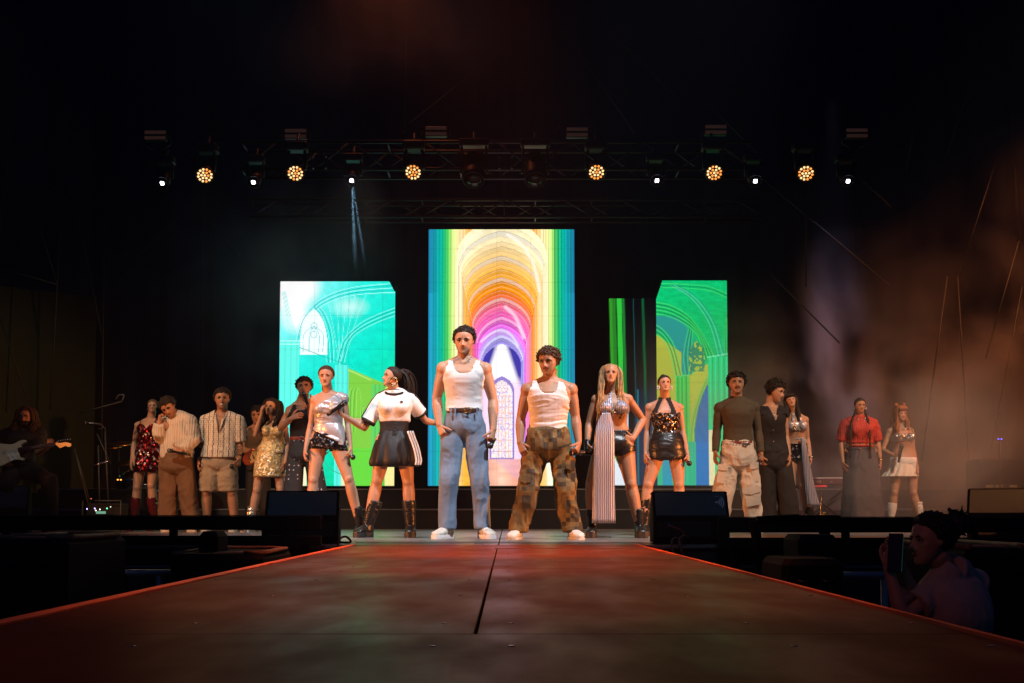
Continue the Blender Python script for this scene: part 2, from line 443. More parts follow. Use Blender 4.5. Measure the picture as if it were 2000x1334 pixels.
def interp_rows(rows, n):
    rows = np.asarray(rows, float); k = len(rows)
    t = np.linspace(0, k - 1, n); i = np.clip(t.astype(int), 0, k - 2); f = (t - i)[:, None]
    p0 = rows[np.clip(i - 1, 0, k - 1)]; p1 = rows[i]; p2 = rows[i + 1]; p3 = rows[np.clip(i + 2, 0, k - 1)]
    return .5 * (2 * p1 + (p2 - p0) * f + (2 * p0 - 5 * p1 + 4 * p2 - p3) * f ** 2 + (3 * p1 - p0 - 3 * p2 + p3) * f ** 3)

class Person:
    def __init__(s, label, Y, sex, hd, nk, sl, sr, el, er, wl, wr, hip, kl, kr, al, ar, yaw=0, pitch=0, roll=0, skin='skin',
                 dz={}, k=1., arm=1., tor=1., leg=1., vox=.009, legs=True, group=None, fingers=None, hands={}, foot=True, bust=1.0, floor=0., belly=0):
        s.Y, s.sex, s.k, s.tor, s.leg, s.vox, s.skin = Y, sex, k, tor, leg, vox, skin
        s.fem = sex == 'f'; s.dz = dz; s.armk = arm; s.haslegs = legs; s.bust = bust; s.ppm = FPX / Y; s.floor = floor
        J = {}
        dd = {'el': .03, 'er': .03, 'wl': -.05, 'wr': -.05, 'kl': -.02, 'kr': -.02, 'hd': -.03}
        dd.update(dz)
        for n, p in dict(nk=nk, sl=sl, sr=sr, el=el, er=er, wl=wl, wr=wr, hip=hip, kl=kl, kr=kr, al=al, ar=ar).items():
            J[n] = P(p[0], p[1], Y + dd.get(n, 0)) if p is not None else None
        for n in ('al', 'ar'):
            if J[n] is not None: J[n][2] = max(J[n][2], floor + .09) if foot else J[n][2]
            if J[n] is not None and foot: J[n][2] = floor + .10
        hs = .085 * k
        lat = nrm((J['sr'] - J['sl']) * V3(1, 1, .3)); s.lat = lat
        J['hl'] = J['hip'] - lat * hs; J['hr'] = J['hip'] + lat * hs
        s.J = J
        # head frame
        yw, pt, rl = [math.radians(q) for q in (yaw, pitch, roll)]
        f = V3(math.sin(yw), -math.cos(yw), 0); sd = V3(math.cos(yw), math.sin(yw), 0); u = Z_.copy()
        f, u = rotv(f, sd, -pt) if 0 else (f * math.cos(pt) + u * math.sin(pt), u * math.cos(pt) - f * math.sin(pt))
        ax = -Y_
        sd, u, f = [rotv(q, ax, -rl) for q in (sd, u, f)]
        s.hs, s.hu, s.hf = sd * (1.07 if not s.fem else 1.04), u, f
        cx, ty, by = hd
        c = P(cx, (ty + by) / 2, Y + dd['hd'])
        s.hh = (by - ty) / s.ppm
        s.h = s.hh * .94                                   # hair stands a little above the crown
        s.ho = c - u * s.h * .5 - u * s.hh * .02
        mid = (J['al'] + J['ar']) / 2 if J['al'] is not None else J['hip']
        s.root = thing('person', label, 'person', (float(J['hip'][0]), Y, floor), group)
        s.hands = hands
        s.body()

    def H(s, a, b, c):          # head-local (side, forward, up) -> world
        return s.ho + s.h * (a * s.hs + b * s.hf + c * s.hu)
    def hax(s, a, b, c): return [s.hs * a * s.h, s.hf * b * s.h, s.hu * c * s.h]

    def torso_rings(s, grow=0., t0=-.14, t1=1., n=16):
        J, k = s.J, s.k; a, b = J['hip'], J['nk']; up = b - a
        if s.fem: T = [(-.16, .10, .085), (-.08, .155, .112), (.02, .172, .118), (.18, .155, .105), (.38, .122, .09), (.55, .130, .095), (.70, .142, .105), (.82, .145, .095), (.92, .125, .075), (1.0, .062, .055)]
        else: T = [(-.16, .10, .09), (-.08, .148, .108), (.02, .160, .115), (.2, .152, .108), (.38, .147, .105), (.55, .160, .112), (.70, .178, .122), (.82, .182, .115), (.92, .150, .088), (1.0, .075, .066)]
        sw = np.linalg.norm(J['sr'] - J['sl']) / 2
        ref = .155 if s.fem else .18
        rows = []
        for t, wd, dp in T:
            g = s.k if t < .45 else (s.k * .3 + .7 * sw / ref)
            rows.append((t, wd * g * s.tor + grow, dp * s.k + grow))
        rr = np.array(rows); ts = np.linspace(t0, t1, n); out = []
        fr = nrm(np.cross(Z_, s.lat)) * -1
        if fr[1] > 0: fr = -fr
        for t in ts:
            wd = np.interp(t, rr[:, 0], rr[:, 1]); dp = np.interp(t, rr[:, 0], rr[:, 2])
            arch = .018 * math.sin(max(0, min(1, t)) * math.pi * 2) * -1
            c = a + up * t + fr * arch
            out.append(ring(c, s.lat * wd, fr * dp, 24, 2.35))
        s.fr = fr
        return out

    def limb(s, g, a, b, ra, rm, rb, m=12, fl=1., bulge=.35):
        n = 8; pts = [a + (b - a) * t for t in np.linspace(0, 1, n)]
        r = [np.interp(t, (0, bulge, 1), (ra, rm, rb)) for t in np.linspace(0, 1, n)]
        g.tube(pts, r, m, rv=[q * fl for q in r])

    def body(s):
        J, k = s.J, s.k; g = G(); fem = s.fem
        g.loft(s.torso_rings(n=20)); fr = s.fr; up = nrm(J['nk'] - J['hip'])
        nr = (.048 if fem else .060) * (.5 + .5 * k)
        top = s.H(0, -.10, .22)
        g.tube([J['nk'] - up * .05, J['nk'] + (top - J['nk']) * .35 + V3(0, .01, 0), top], [nr * 1.15, nr, nr * .98], 16)
        g.tube([J['nk'] - fr * .01, s.H(0, -.05, .18)], [nr * .8, nr * .9], 12)
        for q, n1 in (('sl', 'el'), ('sr', 'er')):
            dr = (.043 if fem else .056) * k * (.4 + .6 * s.armk)
            g.tube([J['nk'] + up * .025, J['nk'] * .5 + J[q] * .5 + up * .012, J[q] + up * .008], [nr * .8, dr * .9, dr * .85], 12, rv=[nr * .8, dr, dr * .9])
            g.ell(J[q], [X_ * dr * 1.05, Y_ * dr * 1.08, Z_ * dr * 1.12])
            ax_ = J[q] + (J['hip'] - J['nk']) * .10 + (J['nk'] - J[q]) * V3(.25, 0, 0)
        if fem:
            for sg in (-1, 1):
                c = J['hip'] + (J['nk'] - J['hip']) * .72 + s.lat * sg * .070 * k + fr * .078 * k
                g.ell(c, [s.lat * .058 * k, fr * .058 * k * s.bust, up * .058 * k])
        else:
            for sg in (-1, 1):
                c = J['hip'] + (J['nk'] - J['hip']) * .79 + s.lat * sg * .078 * k + fr * .082 * k
                g.ell(c, [s.lat * .082 * k, fr * .040 * k, up * .062 * k])
        A = (.037, .039, .030, .034, .0225) if fem else (.047, .050, .037, .043, .027)
        A = [q * k * s.armk for q in A]
        s.wr_r = A[4]
        for a_, b_, c_ in (('sl', 'el', 'wl'), ('sr', 'er', 'wr')):
            if J[b_] is None: continue
            s.limb(g, J[a_], J[b_], A[0], A[1], A[2])
            g.ell(J[b_], [X_ * A[2] * 1.04, Y_ * A[2], Z_ * A[2] * 1.04], 10, 8)
            if J[c_] is None: continue
            s.limb(g, J[b_], J[c_], A[2] * 1.02, A[3], A[4], bulge=.28)
        Lr = (.086, .088, .052, .056, .034) if fem else (.086, .088, .056, .060, .038)
        Lr = [q * k * s.leg for q in Lr]; s.Lr = Lr
        if s.haslegs:
            for h_, b_, c_ in (('hl', 'kl', 'al'), ('hr', 'kr', 'ar')):
                s.limb(g, J[h_], J[b_], Lr[0], Lr[1], Lr[2], 16, 1.05, .15)
                g.ell(J[b_] + fr * .008, [X_ * Lr[2] * .98, Y_ * Lr[2] * 1.08, Z_ * Lr[2] * 1.2], 12, 8)
                s.limb(g, J[b_] + V3(0, .008, 0), J[c_], Lr[2] * .96, Lr[3], Lr[4], 16, 1.1, .3)
            if True:
                for sg in (-1, 1): g.ell(J['hip'] - up * .03 + s.lat * sg * .075 * k - fr * .05 * k, [s.lat * .085 * k, fr * .085 * k, up * .085 * k])
        for wk, ek, sgn in (('wl', 'el', 1), ('wr', 'er', -1)):
            if J[wk] is None: continue
            hp = s.hands.get(wk, {})
            s.hand(g, wk, ek, sgn, **hp)
        # head
        H, hx = s.H, s.hax
        g.ell(H(0, -.05, .63), hx(.335, .43, .365), 20, 14)
        wj = 1.04 if not fem else .98
        rows = [(.0, .09 * wj, .09, .27), (.05, .15 * wj, .13, .22), (.16, .225 * wj, .20, .15), (.28, .262 * wj, .25, .105), (.42, .295 * wj, .285, .075), (.55, .312, .30, .062), (.68, .31, .28, .05)]
        g.loft([ring(H(0, f_, u_), s.hs * w_ * s.h, s.hf * d_ * s.h, 20, 2.2) for u_, w_, d_, f_ in rows])
        g.tube([H(0, .33, .55), H(0, .395, .43), H(0, .455, .345), H(0, .39, .30)], [.028 * s.h, .036 * s.h, .05 * s.h, .045 * s.h], 10, ref=s.hf)
        for sg in (-1, 1):
            g.ell(H(.05 * sg, .39, .315), hx(.038, .045, .03), 8, 6)
            g.ell(H(.13 * sg, .305, .555), hx(.12, .06, .036), 10, 8)
            g.ell(H(.185 * sg, .22, .40), hx(.085, .09, .075), 10, 8)
            g.ell(H(.325 * sg, -.03, .46), hx(.03, .06, .095), 10, 8)
        g.ell(H(0, .325, .225), hx(.10, .05, .055), 12, 8)
        g.ell(H(0, .30, .065), hx(.085, .075, .06), 10, 8)
        v, nn, F = remesh(g, s.vox, 4)
        # carve eye sockets and the mouth line
        L = (v - s.ho) / s.h; a = L @ s.hs; b = L @ s.hf; c = L @ s.hu
        for sg in (-1, 1):
            d2 = ((a - sg * .135) / .075) ** 2 + ((c - .475) / .05) ** 2 + ((b - .32) / .15) ** 2
            v = v - (s.hf * s.h * .036)[None] * np.exp(-d2)[:, None]
        d2 = (a / .10) ** 2 + ((c - .205) / .012) ** 2 + ((b - .36) / .08) ** 2
        v = v - (s.hf * s.h * .02)[None] * np.exp(-d2)[:, None]
        s.bv, s.bn, s.bf = v, nn, F
        s.classify()
        # tint (darker eye sockets, lips, stubble, flushed joints)
        t = np.ones((len(v), 3)); m_ = vnoise(v * 9, 3)[:, None] * .07; t += m_
        face = (b > .05) & (c > -.05) & (c < .75) & (np.abs(a) < .4)
        def paint(mask_w, col): 
            nonlocal t
            t = t * (1 - mask_w[:, None]) + t * np.array(col) * mask_w[:, None]
        for sg in (-1, 1):
            wv = np.exp(-(((a - sg * .135) / .075) ** 2 + ((c - .49) / .038) ** 2)) * face
            paint(wv * .55, (.42, .34, .33) if fem else (.55, .47, .45))
            wv = np.exp(-(((a - sg * .2) / .09) ** 2 + ((c - .33) / .06) ** 2)) * face
            paint(wv * .6, (1.1, .80, .78))
        s.tint_extra = getattr(s, 'tint_extra', None)
        if not fem:
            wv = ((c < .33) & (b > -.1) & (c > -.06) & (np.abs(a) < .34)).astype(float) * np.clip((.34 - c) / .12, 0, 1)
            paint(wv * .45, (.62, .58, .58))
        # bare parts of fingers are added after the remesh so they stay apart
        gf = s.gf; fv = gf.verts(); n0 = len(v)
        allv = np.vstack([v, fv]) if len(fv) else v
        FF = [tuple(q) for q in F.tolist()] + [tuple(i + n0 for i in q) for q in gf.f]
        o = make('body', allv, FF, M[s.skin], s.root)
        at = o.data.color_attributes.new('tint', 'FLOAT_COLOR', 'POINT')
        full = np.ones((len(allv), 4)); full[:n0, :3] = t; full[n0:, :3] = (1.0, .9, .88)
        at.data.foreach_set('color', full.ravel())
        s.bo = o; s.bcur = s.bv.copy(); s.tmpco = np.empty(len(allv) * 3, np.float32)
        s.face()

    def hand(s, g, wk, ek, sgn, curl=.5, n=None, d=None, spread=.05, thumb=.5, k=None, curls=None):
        """palm goes into the body, the five fingers into s.gf. n: the way the palm faces; sgn +1 = screen-left hand"""
        if not hasattr(s, 'gf'): s.gf = G()
        J = s.J; w_ = J[wk]
        d = nrm(w_ - J[ek]) if d is None else nrm(d)
        n = V3(sgn * .9, .25, 0) if n is None else V3(*n)
        n = nrm(n - np.dot(n, d) * d)
        side = np.cross(d, n) * sgn                   # toward the thumb
        hk = (.93 if not s.fem else .84) * (s.k if k is None else k)
        pl = .092 * hk
        c = [w_ - d * .015, w_ + d * .02, w_ + d * pl * .55, w_ + d * pl]
        g.tube(c, [s.wr_r, s.wr_r * 1.05, .039 * hk, .040 * hk], 12, ref=n, rv=[s.wr_r * .85, .019, .0165 * hk, .012 * hk], ex=2.6)
        f = s.gf; bases = [(.028, .074, -.004), (.0095, .084, 0), (-.0095, .078, -.002), (-.028, .060, -.008)]
        for i, (off, ln, dl) in enumerate(bases):
            p = w_ + d * (pl + dl - .008) * 1.0 + side * off * hk; q = nrm(d + side * off * spread * 20)
            cu = (curl if curls is None else curls[i]); ax = np.cross(q, n); pts = [p - q * .01]; 
            for j, (seg, cc) in enumerate(((.42, .8), (.33, 1.1), (.25, .75))):
                q = rotv(q, ax, cu * cc); p = p + q * ln * hk * seg; pts.append(p)
            pts.insert(1, (pts[0] + pts[1]) / 2)
            f.tube(pts, [.0100 * hk, .0100 * hk, .0092 * hk, .0085 * hk, .0070 * hk], 8, ref=n)
        p = w_ + d * pl * .28 + side * .028 * hk; q = nrm(d * .75 + side * .75 + n * .25 * thumb)
        ax = np.cross(q, nrm(n - side * .6)); pts = [p - q * .015, p]
        for seg in (.045, .030, .022):
            p = p + q * seg * hk; pts.append(p); q = rotv(q, ax, thumb * .55)
        f.tube(pts, [.014 * hk, .0145 * hk, .0118 * hk, .0105 * hk, .0085 * hk], 8, ref=n)
        s.J[wk + '_g'] = w_ + d * pl * .95 + n * .022        # where a held thing lies
        s.J[wk + '_d'] = d; s.J[wk + '_n'] = n; s.J[wk + '_s'] = side

    def classify(s):
        J = s.J; B = []
        def add(n, a, b, r): B.append((n, a, b, r))
        add('torso', J['hip'], J['nk'] - (J['nk'] - J['hip']) * .12, .13 * s.k)
        add('head', s.H(0, -.05, .2), s.H(0, -.05, .7), .09); add('neck', J['nk'], s.H(0, -.08, .2), .055)
        for x in 'lr':
            if J['e' + x] is not None: add('ua' + x, J['s' + x] + (J['e' + x] - J['s' + x]) * .12, J['e' + x], .045 * s.k)
            if J['w' + x] is not None: add('fa' + x, J['e' + x], J['w' + x], .035 * s.k); add('ha' + x, J['w' + x] + J['w' + x + '_d'] * .02, J['w' + x + '_g'], .03)
            if s.haslegs: add('th' + x, J['h' + x] - Z_ * .06, J['k' + x], .075 * s.k); add('sh' + x, J['k' + x], J['a' + x], .05 * s.k)
        best = np.full(len(s.bv), 1e9); cl = np.zeros(len(s.bv), int); tt = np.zeros(len(s.bv))
        s.bnames = [b[0] for b in B]; s.bdir = {b[0]: nrm(b[2] - b[1]) for b in B}
        for i, (n, a, b, r) in enumerate(B):
            ab = b - a; t = np.clip(((s.bv - a) @ ab) / max(1e-9, ab @ ab), 0, 1)
            d = np.linalg.norm(s.bv - (a + t[:, None] * ab), axis=1) - r
            m_ = d < best; best[m_] = d[m_]; cl[m_] = i; tt[m_] = t[m_]
        s.cl, s.ct = cl, tt
        rel = s.bv - s.J['hip']; up = s.J['nk'] - s.J['hip']
        s.tl = (rel @ up) / (up @ up); s.xl = rel @ s.lat; s.yl = rel @ s.fr
        for j in 'hip', 'nk': pass

    def isb(s, *names):
        r = np.zeros(len(s.bv), bool)
        for n in names:
            if n in s.bnames: r |= s.cl == s.bnames.index(n)
        return r
    def px(s):                 # photo pixel coordinates of the body's vertices (to place hems)
        v = s.bv; ct, st = math.cos(TILT), math.sin(TILT)
        f = v[:, 1] * ct + (v[:, 2] - CAMZ) * st; u = -v[:, 1] * st + (v[:, 2] - CAMZ) * ct
        return 990 + FPX * v[:, 0] / f, 851.2 - FPX * u / f

    def skinwear(s, name, m, mask, off=.006, amp=0., scale=(9, 9, 9), label=None, parent=None, seed=0, extra=None):
        """a close-fitting garment cut from the body surface"""
        keep = mask[s.bf].sum(1) >= 3
        F = s.bf[keep]; 
        if not len(F): return None
        use = np.unique(F); mp = np.full(len(s.bv), -1); mp[use] = np.arange(len(use))
        v = s.bv[use] + s.bn[use] * off
        if extra is not None: v = v + extra[use]
        if amp: v = folds(v, s.bn[use], amp, scale, seed)
        F2 = mp[F]
        o = make(name, v, [tuple(q) for q in F2.tolist()], m, parent or s.root)
        md = o.modifiers.new('cloth', 'SOLIDIFY'); md.thickness = .003; md.offset = 1
        if label: o['label'] = label
        return o

    def pxrows(s, rows, n=None, flute=0, fl_amp=0, ex=2.3, m=28, seed=0, dy=0.):
        """rows of (x px, y px, half-width px, depth ratio[, forward m]) -> rings"""
        R = [(r[0], r[1], r[2], r[3], r[4] if len(r) > 4 else 0) for r in rows]
        R = interp_rows(R, n or (len(R) * 3)); out = []; N = len(R)
        ph = np.arange(m) * 2 * math.pi / m; rs = np.random.default_rng(seed); off = rs.uniform(0, 6.28)
        for i, (x, y, hw, dr, fw) in enumerate(R):
            c = P(x, y, s.Y + dy - fw); h = hw / s.ppm
            rg = ring(c, X_ * h, -Y_ * h * dr, m, ex)
            if flute:
                t = i / (N - 1)
                a = 1 + fl_amp * t * (np.sin(ph * flute + off) + .35 * np.sin(ph * flute * 1.7 + off * 2))
                rg = c + (rg - c) * a[:, None]
            out.append(rg)
        return out

    def wear(s, name, m, parts, amp=.006, scale=(8, 8, 5), vox=None, smooth=4, seed=0, label=None, parent=None, cut=None, tuck=('to', 'th', 'sh')):
        """loose garment: union of lofts, remeshed, then folded"""
        g = G()
        for p in parts:
            if isinstance(p, tuple) and p[0] == 'tube': g.tube(*p[1:])
            elif isinstance(p, tuple): g.ell(p[1], p[2])
            else: g.loft(p)
        v, nn, F = remesh(g, vox or s.vox, smooth)
        if amp: v = folds(v, nn, amp, scale, seed)
        if any(isinstance(p, tuple) and len(p) > 5 for p in parts): tuck = ('to', 'ua', 'fa', 'th', 'ne')
        if tuck: s.tuck(v, F, tuck)
        if cut is not None:
            keep = cut(v)[F].all(1); F = F[keep]
        o = make(name, v, [tuple(q) for q in F.tolist()], m, parent or s.root)
        if label: o['label'] = label
        return o

    def tuck(s, gv, gF, pre, depth=.010, reach=.055):
        """keep the skin beneath a garment from showing through it"""
        bt = BVHTree.FromPolygons(gv.tolist(), [tuple(q) for q in gF.tolist()])
        lo, hi = gv.min(0) - reach, gv.max(0) + reach; dirs = {}
        for i, n in enumerate(s.bnames): dirs[i] = Vector(s.bdir[n]); 
        ok = {i for i, n in enumerate(s.bnames) if n[:2] in pre}; s.bt = bt
        new = s.bcur; cand = np.nonzero(((s.bv > lo) & (s.bv < hi)).all(1))[0]
        for i in cand:
            c = s.cl[i]
            if c not in ok: continue
            q = Vector(new[i]); loc, nn, ix, d = bt.find_nearest(q, reach)
            if loc is None or abs(nn.dot(dirs[c])) > .62: continue
            if (q - loc).dot(nn) > -depth: new[i] = loc - nn * depth
        s.bo.data.vertices.foreach_get('co', s.tmpco); o3 = np.array(s.root['_o'])
        co = s.tmpco.reshape(-1, 3); co[:len(new)] = new - o3; s.bo.data.vertices.foreach_set('co', co.ravel()); s.bo.data.update()
    def onto(s, pts, off=.003):
        """lay points on the garment made last"""
        out = []
        for q in pts:
            loc, nn, ix, d = s.bt.find_nearest(Vector(q)); out.append(np.array(loc + nn * off))
        return out
    def yoke(s, grow):
        J = s.J; up = nrm(J['nk'] - J['hip']); nr = .056 if s.fem else .066; out = []
        for q in ('sl', 'sr'):
            dr = (.043 if s.fem else .056) * s.k * (.4 + .6 * s.armk)
            out.append(('tube', [J['nk'] + up * .018, J['nk'] * .5 + J[q] * .5 + up * .014, J[q] + up * .008], [nr * .80 + grow, dr * .92 + grow, dr * .86 + grow], 14))
            out.append(('ell', J[q], [X_ * (dr * 1.05 + grow), Y_ * (dr * 1.08 + grow), Z_ * (dr * 1.10 + grow)]))
        return out
    def bust_parts(s, grow):
        J, k = s.J, s.k; up = nrm(J['nk'] - J['hip'])
        return [('ell', J['hip'] + (J['nk'] - J['hip']) * .71 + s.lat * sg * .066 * k + s.fr * .078 * k, [s.lat * (.066 * k + grow), s.fr * (.050 * k * s.bust + grow), up * (.066 * k + grow)]) for sg in (-1, 1)]

    def sleeve(s, x, t1, grow=.012, t0=0., fore=None):
        J = s.J; a, b = J['s' + x], J['e' + x]; r = (.040 if s.fem else .052) * s.k * s.armk
        pts = [a + (b - a) * t for t in np.linspace(t0, min(1, t1), 5)]; rr = [r + grow] * 5
        rr[0] = r + grow * .6
        if fore:
            pts += [b + (J['w' + x] - b) * t for t in np.linspace(.15, fore, 5)]; rr += list(np.linspace(r * .92 + grow, r * .62 + grow, 5))
        return ('tube', pts, rr, 14, (0, 1, 0), None)

    def hem_px(s, pts, wpx, tpx=3, n=20): pass

    # ---- face details
    def face(s):
        H, hx = s.H, s.hax; hk = getattr(s, 'hairmat', None)
        for sg in (-1, 1):
            g = G(); g.ell(H(.135 * sg, .308, .478), hx(.058, .03, .024), 10, 7)
            e = g.build('eye', M['eye'], s.root)
            g = G(); g.ell(H(.135 * sg, .325, .48), hx(.023, .014, .021), 8, 6)
            g.build('iris', M['iris'], e)
            g = G(); g.tube([H(.072 * sg, .335, .497), H(.135 * sg, .345, .507), H(.20 * sg, .305, .49)], [.010 * s.h, .019 * s.h, .012 * s.h], 6, ref=s.hf)
            g.build('eyelash', M['iris'], e)
        g = G()
        lw = .078 if s.fem else .072
        th = .020 if s.fem else .014
        g.tube([H(-lw, .342, .212), H(-.03, .372, .226), H(0, .377, .221), H(.03, .372, .226), H(lw, .342, .212)], [.004 * s.h, th * s.h, th * s.h * .8, th * s.h, .004 * s.h], 6, ref=s.hf)
        g.tube([H(-lw * .95, .342, .204), H(0, .374, .187), H(lw * .95, .342, .204)], [.004 * s.h, th * 1.25 * s.h, .004 * s.h], 6, ref=s.hf)
        g.build('lips', M['lips' if s.fem else 'lips_m'], s.root)

    def brows(s, m):
        H = s.H
        for sg in (-1, 1):
            g = G(); t = .019 if s.fem else .027
            g.tube([H(.055 * sg, .362, .55), H(.13 * sg, .362, .572), H(.21 * sg, .30, .552)], [t * s.h, t * 1.1 * s.h, t * .5 * s.h], 6, ref=s.hf)
            g.build('eyebrow', m, s.root)
    def moustache(s, m):
        H = s.H; g = G()
        g.tube([H(-.105, .33, .235), H(-.05, .385, .268), H(0, .395, .272), H(.05, .385, .268), H(.105, .33, .235)], [.012 * s.h, .026 * s.h, .02 * s.h, .026 * s.h, .012 * s.h], 6, ref=s.hf)
        g.build('moustache', m, s.root)
    def beard(s, m):
        mk = None; L = (s.bv - s.ho) / s.h; a, b, c = L @ s.hs, L @ s.hf, L @ s.hu
        ncl = s.isb('head', 'neck')
        mask = ncl & (c < .30 - .25 * np.clip(.25 - b, 0, .3)) & (c > -.08) & (b > .0) & ~((np.abs(a) < .09) & (c > .165) & (c < .245))
        s.skinwear('beard', m, mask, .012, .006, (70, 70, 70))

    # ---- hair
    def hairshell(s, m, n=1., vol=1.0, fr_line=.80, rough=.03, back=.12, lump=14):
        """scalp shell whose edge sinks into the head along the hairline"""
        g = G(); H = s.H; th = np.linspace(.001, math.pi * .86, 34); K = 52; ph = np.arange(K) * 2 * math.pi / K; rings = []
        for t in th:
            a = math.sin(t) * np.cos(ph); b = math.sin(t) * np.sin(ph); c = math.cos(t) * np.ones(K)
            up = .62 + .40 * c; f = b * .46 - .05
            line = np.interp(f, [-.45, -.12, .02, .12, .26, .36], [back, .30, .42, .62, fr_line - .04, fr_line])
            d = np.clip((up - line) / .045, -1, 1); d3 = np.clip((up - line) / .28, 0, 1)
            k = .79 + .115 * (d + 1) / 2 + .095 * d3 + (vol - 1) * np.clip(d, 0, 1)
            q = np.stack([a * 4, b * 4, c * 4], 1)
            nz = vnoise(q * lump / 8 + 11, 2) * .6 + vnoise(q * lump / 3 + 3, 4) * .4
            k = k * (1 + rough * nz * np.clip(d + .3, 0, 1))
            rings.append(s.ho + s.h * ((a * .385 * k)[:, None] * s.hs + (b * .475 * k - .05)[:, None] * s.hf + (.62 + c * .41 * k)[:, None] * s.hu))
        g.loft(rings)
        o = g.build('hair', m, s.root); s.hair = o
        return o
    def tufts(s, m, n=160, ln=.13, thick=.035, curl=1.0, front=.72, seed=1, vol=1.0, down=.2, swirl=0., sweep=None):
        """short locks that break the outline of the hair"""
        g = G(); r = np.random.default_rng(seed); c = 0
        while c < n:
            d = r.normal(size=3); d /= np.linalg.norm(d)
            a, b, u = d; up = .62 + .40 * u; f = b * .46 - .05
            line = np.interp(f, [-.45, -.12, .02, .12, .26, .36], [.12, .30, .42, .62, front - .02, front])
            if up < line: continue
            c += 1
            kk = vol * (.89 + .10 * min(1, (up - line) / .28)); p = V3(a * .385 * kk, b * .475 * kk - .05, .62 + u * .41 * kk)
            q = nrm(d * .30 + r.normal(size=3) * .42 * curl + V3(swirl, .35, -down)); pts = [p * 1.0]
            if sweep is not None:
                sw = V3(*sweep); sw = sw - np.dot(sw, d) * d; q = nrm(sw + .18 * d + r.normal(size=3) * .30 * curl)
            for j in range(3):
                p = p + q * ln / 3; pts.append(p); q = nrm(q + r.normal(size=3) * .5 * curl + V3(0, 0, -.30) - .45 * d) if sweep is None else nrm(q + r.normal(size=3) * .22 * curl - .30 * d)
            pts = [s.ho + s.h * (z[0] * s.hs + z[1] * s.hf + z[2] * s.hu) for z in pts]
            t = thick * 1.25 * s.h * r.uniform(.6, 1.2)
            g.tube(pts, [t * .8, t, t * .7, t * .15], 5, ref=s.hf)
        if getattr(s, 'hair', None) is not None: return g.build('lock', m, s.hair)
        return g.build('hair', m, s.root)
    def longhair(s, m, length, n=90, wave=.02, seed=2, spread=1.0, sides=(-1, 1), thick=.0062, front=.25, part=0., lean=(0, 0), backonly=False, lenr=None):
        """strand bundles from the parting down past the shoulders; length in metres from the crown"""
        g = G(); r = np.random.default_rng(seed); n = int(n * 1.7)
        for i in range(n):
            sg = sides[i % len(sides)]
            f0 = r.uniform(-.40, front); a_end = sg * r.uniform(.26, .46) * spread
            if backonly: a_end = r.uniform(-.3, .3) * spread; f0 = r.uniform(-.45, -.2)
            L_ = (length if lenr is None else (lenr if sg > 0 else length)) * r.uniform(.86, 1.03)
            pts = []; 
            a0 = part + sg * .03
            top = [(a0, f0 * .8, 1.0 - .25 * (f0 + .05) ** 2 * 4), (a0 + (a_end - a0) * .65, f0, .88), (a_end * .98, f0, .62), (a_end * 1.02, f0 - .02, .35)]
            for (a, b, c) in top: pts.append(s.H(a, b, c))
            base = pts[-1]; rest = L_ - .68 * s.h; ph = r.uniform(0, 6.28); K = 7
            drift = V3(sg * .02 * spread + lean[0], 0, 0)
            frt = -Y_ * (.05 if f0 > -.1 else -.03)
            for j in range(1, K + 1):
                t = j / K; wv = wave * math.sin(ph + t * 9) * (.3 + t)
                pts.append(base + V3(0, 0, -rest * t) + drift * t + frt * math.sin(t * 1.6) + X_ * wv + Y_ * wave * .6 * math.cos(ph + t * 8))
            pts = interp_rows(pts, 18)
            tk = thick * r.uniform(.7, 1.3)
            rr = [tk * (1.0 if q < .8 else (1.02 - q) / .22) for q in np.linspace(0, 1, 18)]
            g.tube(pts, rr, 5, ref=(0, 1, 0), rv=[q * .8 for q in rr])
        if getattr(s, 'hair', None) is not None: return g.build('long_lock', m, s.hair)
        return g.build('hair', m, s.root)

    # ---- footwear. kind: sneaker, boot
    def shoe(s, x, m, toe=(0, -1), L=.27, wd=.05, kind='sneaker', top_px=None, name=None, shaft=.058, sole=.03, sole_m=None, laces=None, flare=1.1, heel=0.):
        J = s.J; a = J['a' + x].copy(); z0 = s.floor; d = nrm(V3(toe[0], toe[1], 0)); sd = np.cross(d, Z_); L *= s.k
        hl = a - d * L * .27; hl[2] = z0
        nm = name or ('boot' if kind == 'boot' else 'shoe')
        g = G(); rows = [(.0, .55, .075), (.06, .72, .098), (.25, .74, .104), (.42, .76, .085), (.62, .95, .066), (.80, 1.0, .052), (.93, .80, .042), (1.0, .40, .026)]
        rings = []
        for t, wf, ht in rows:
            c = hl + d * L * t; b_ = z0 + sole * .6
            rings.append(ring(c + Z_ * (sole * .6 + ht / 2), sd * wd * wf, Z_ * ht / 2, 16, 2.6))
        g.loft(rings)
        if kind == 'boot':
            kn = J['k' + x]; t_ = 1.0
            top = P(top_px[0], top_px[1], s.Y + (kn[1] - s.Y) * .5) if top_px else a + (kn - a) * .6
            dirn = top - a; pts = [a - Z_ * .045, a + dirn * .1, a + dirn * .35, a + dirn * .7, top]
            g.tube(pts, [shaft * .86, shaft * .84, shaft * .92, shaft * flare, shaft * flare * 1.04], 16, rv=[shaft * 1.0, shaft * .9, shaft * .95, shaft * flare, shaft * flare * 1.04])
        v, nn, F = remesh(g, min(s.vox, .008), 3)
        v = folds(v, nn, .005 if kind == 'boot' else .003, (12, 12, 26), 4)
        o = make(nm, v, [tuple(q) for q in F.tolist()], m, s.root)
        g = G(); rings = []
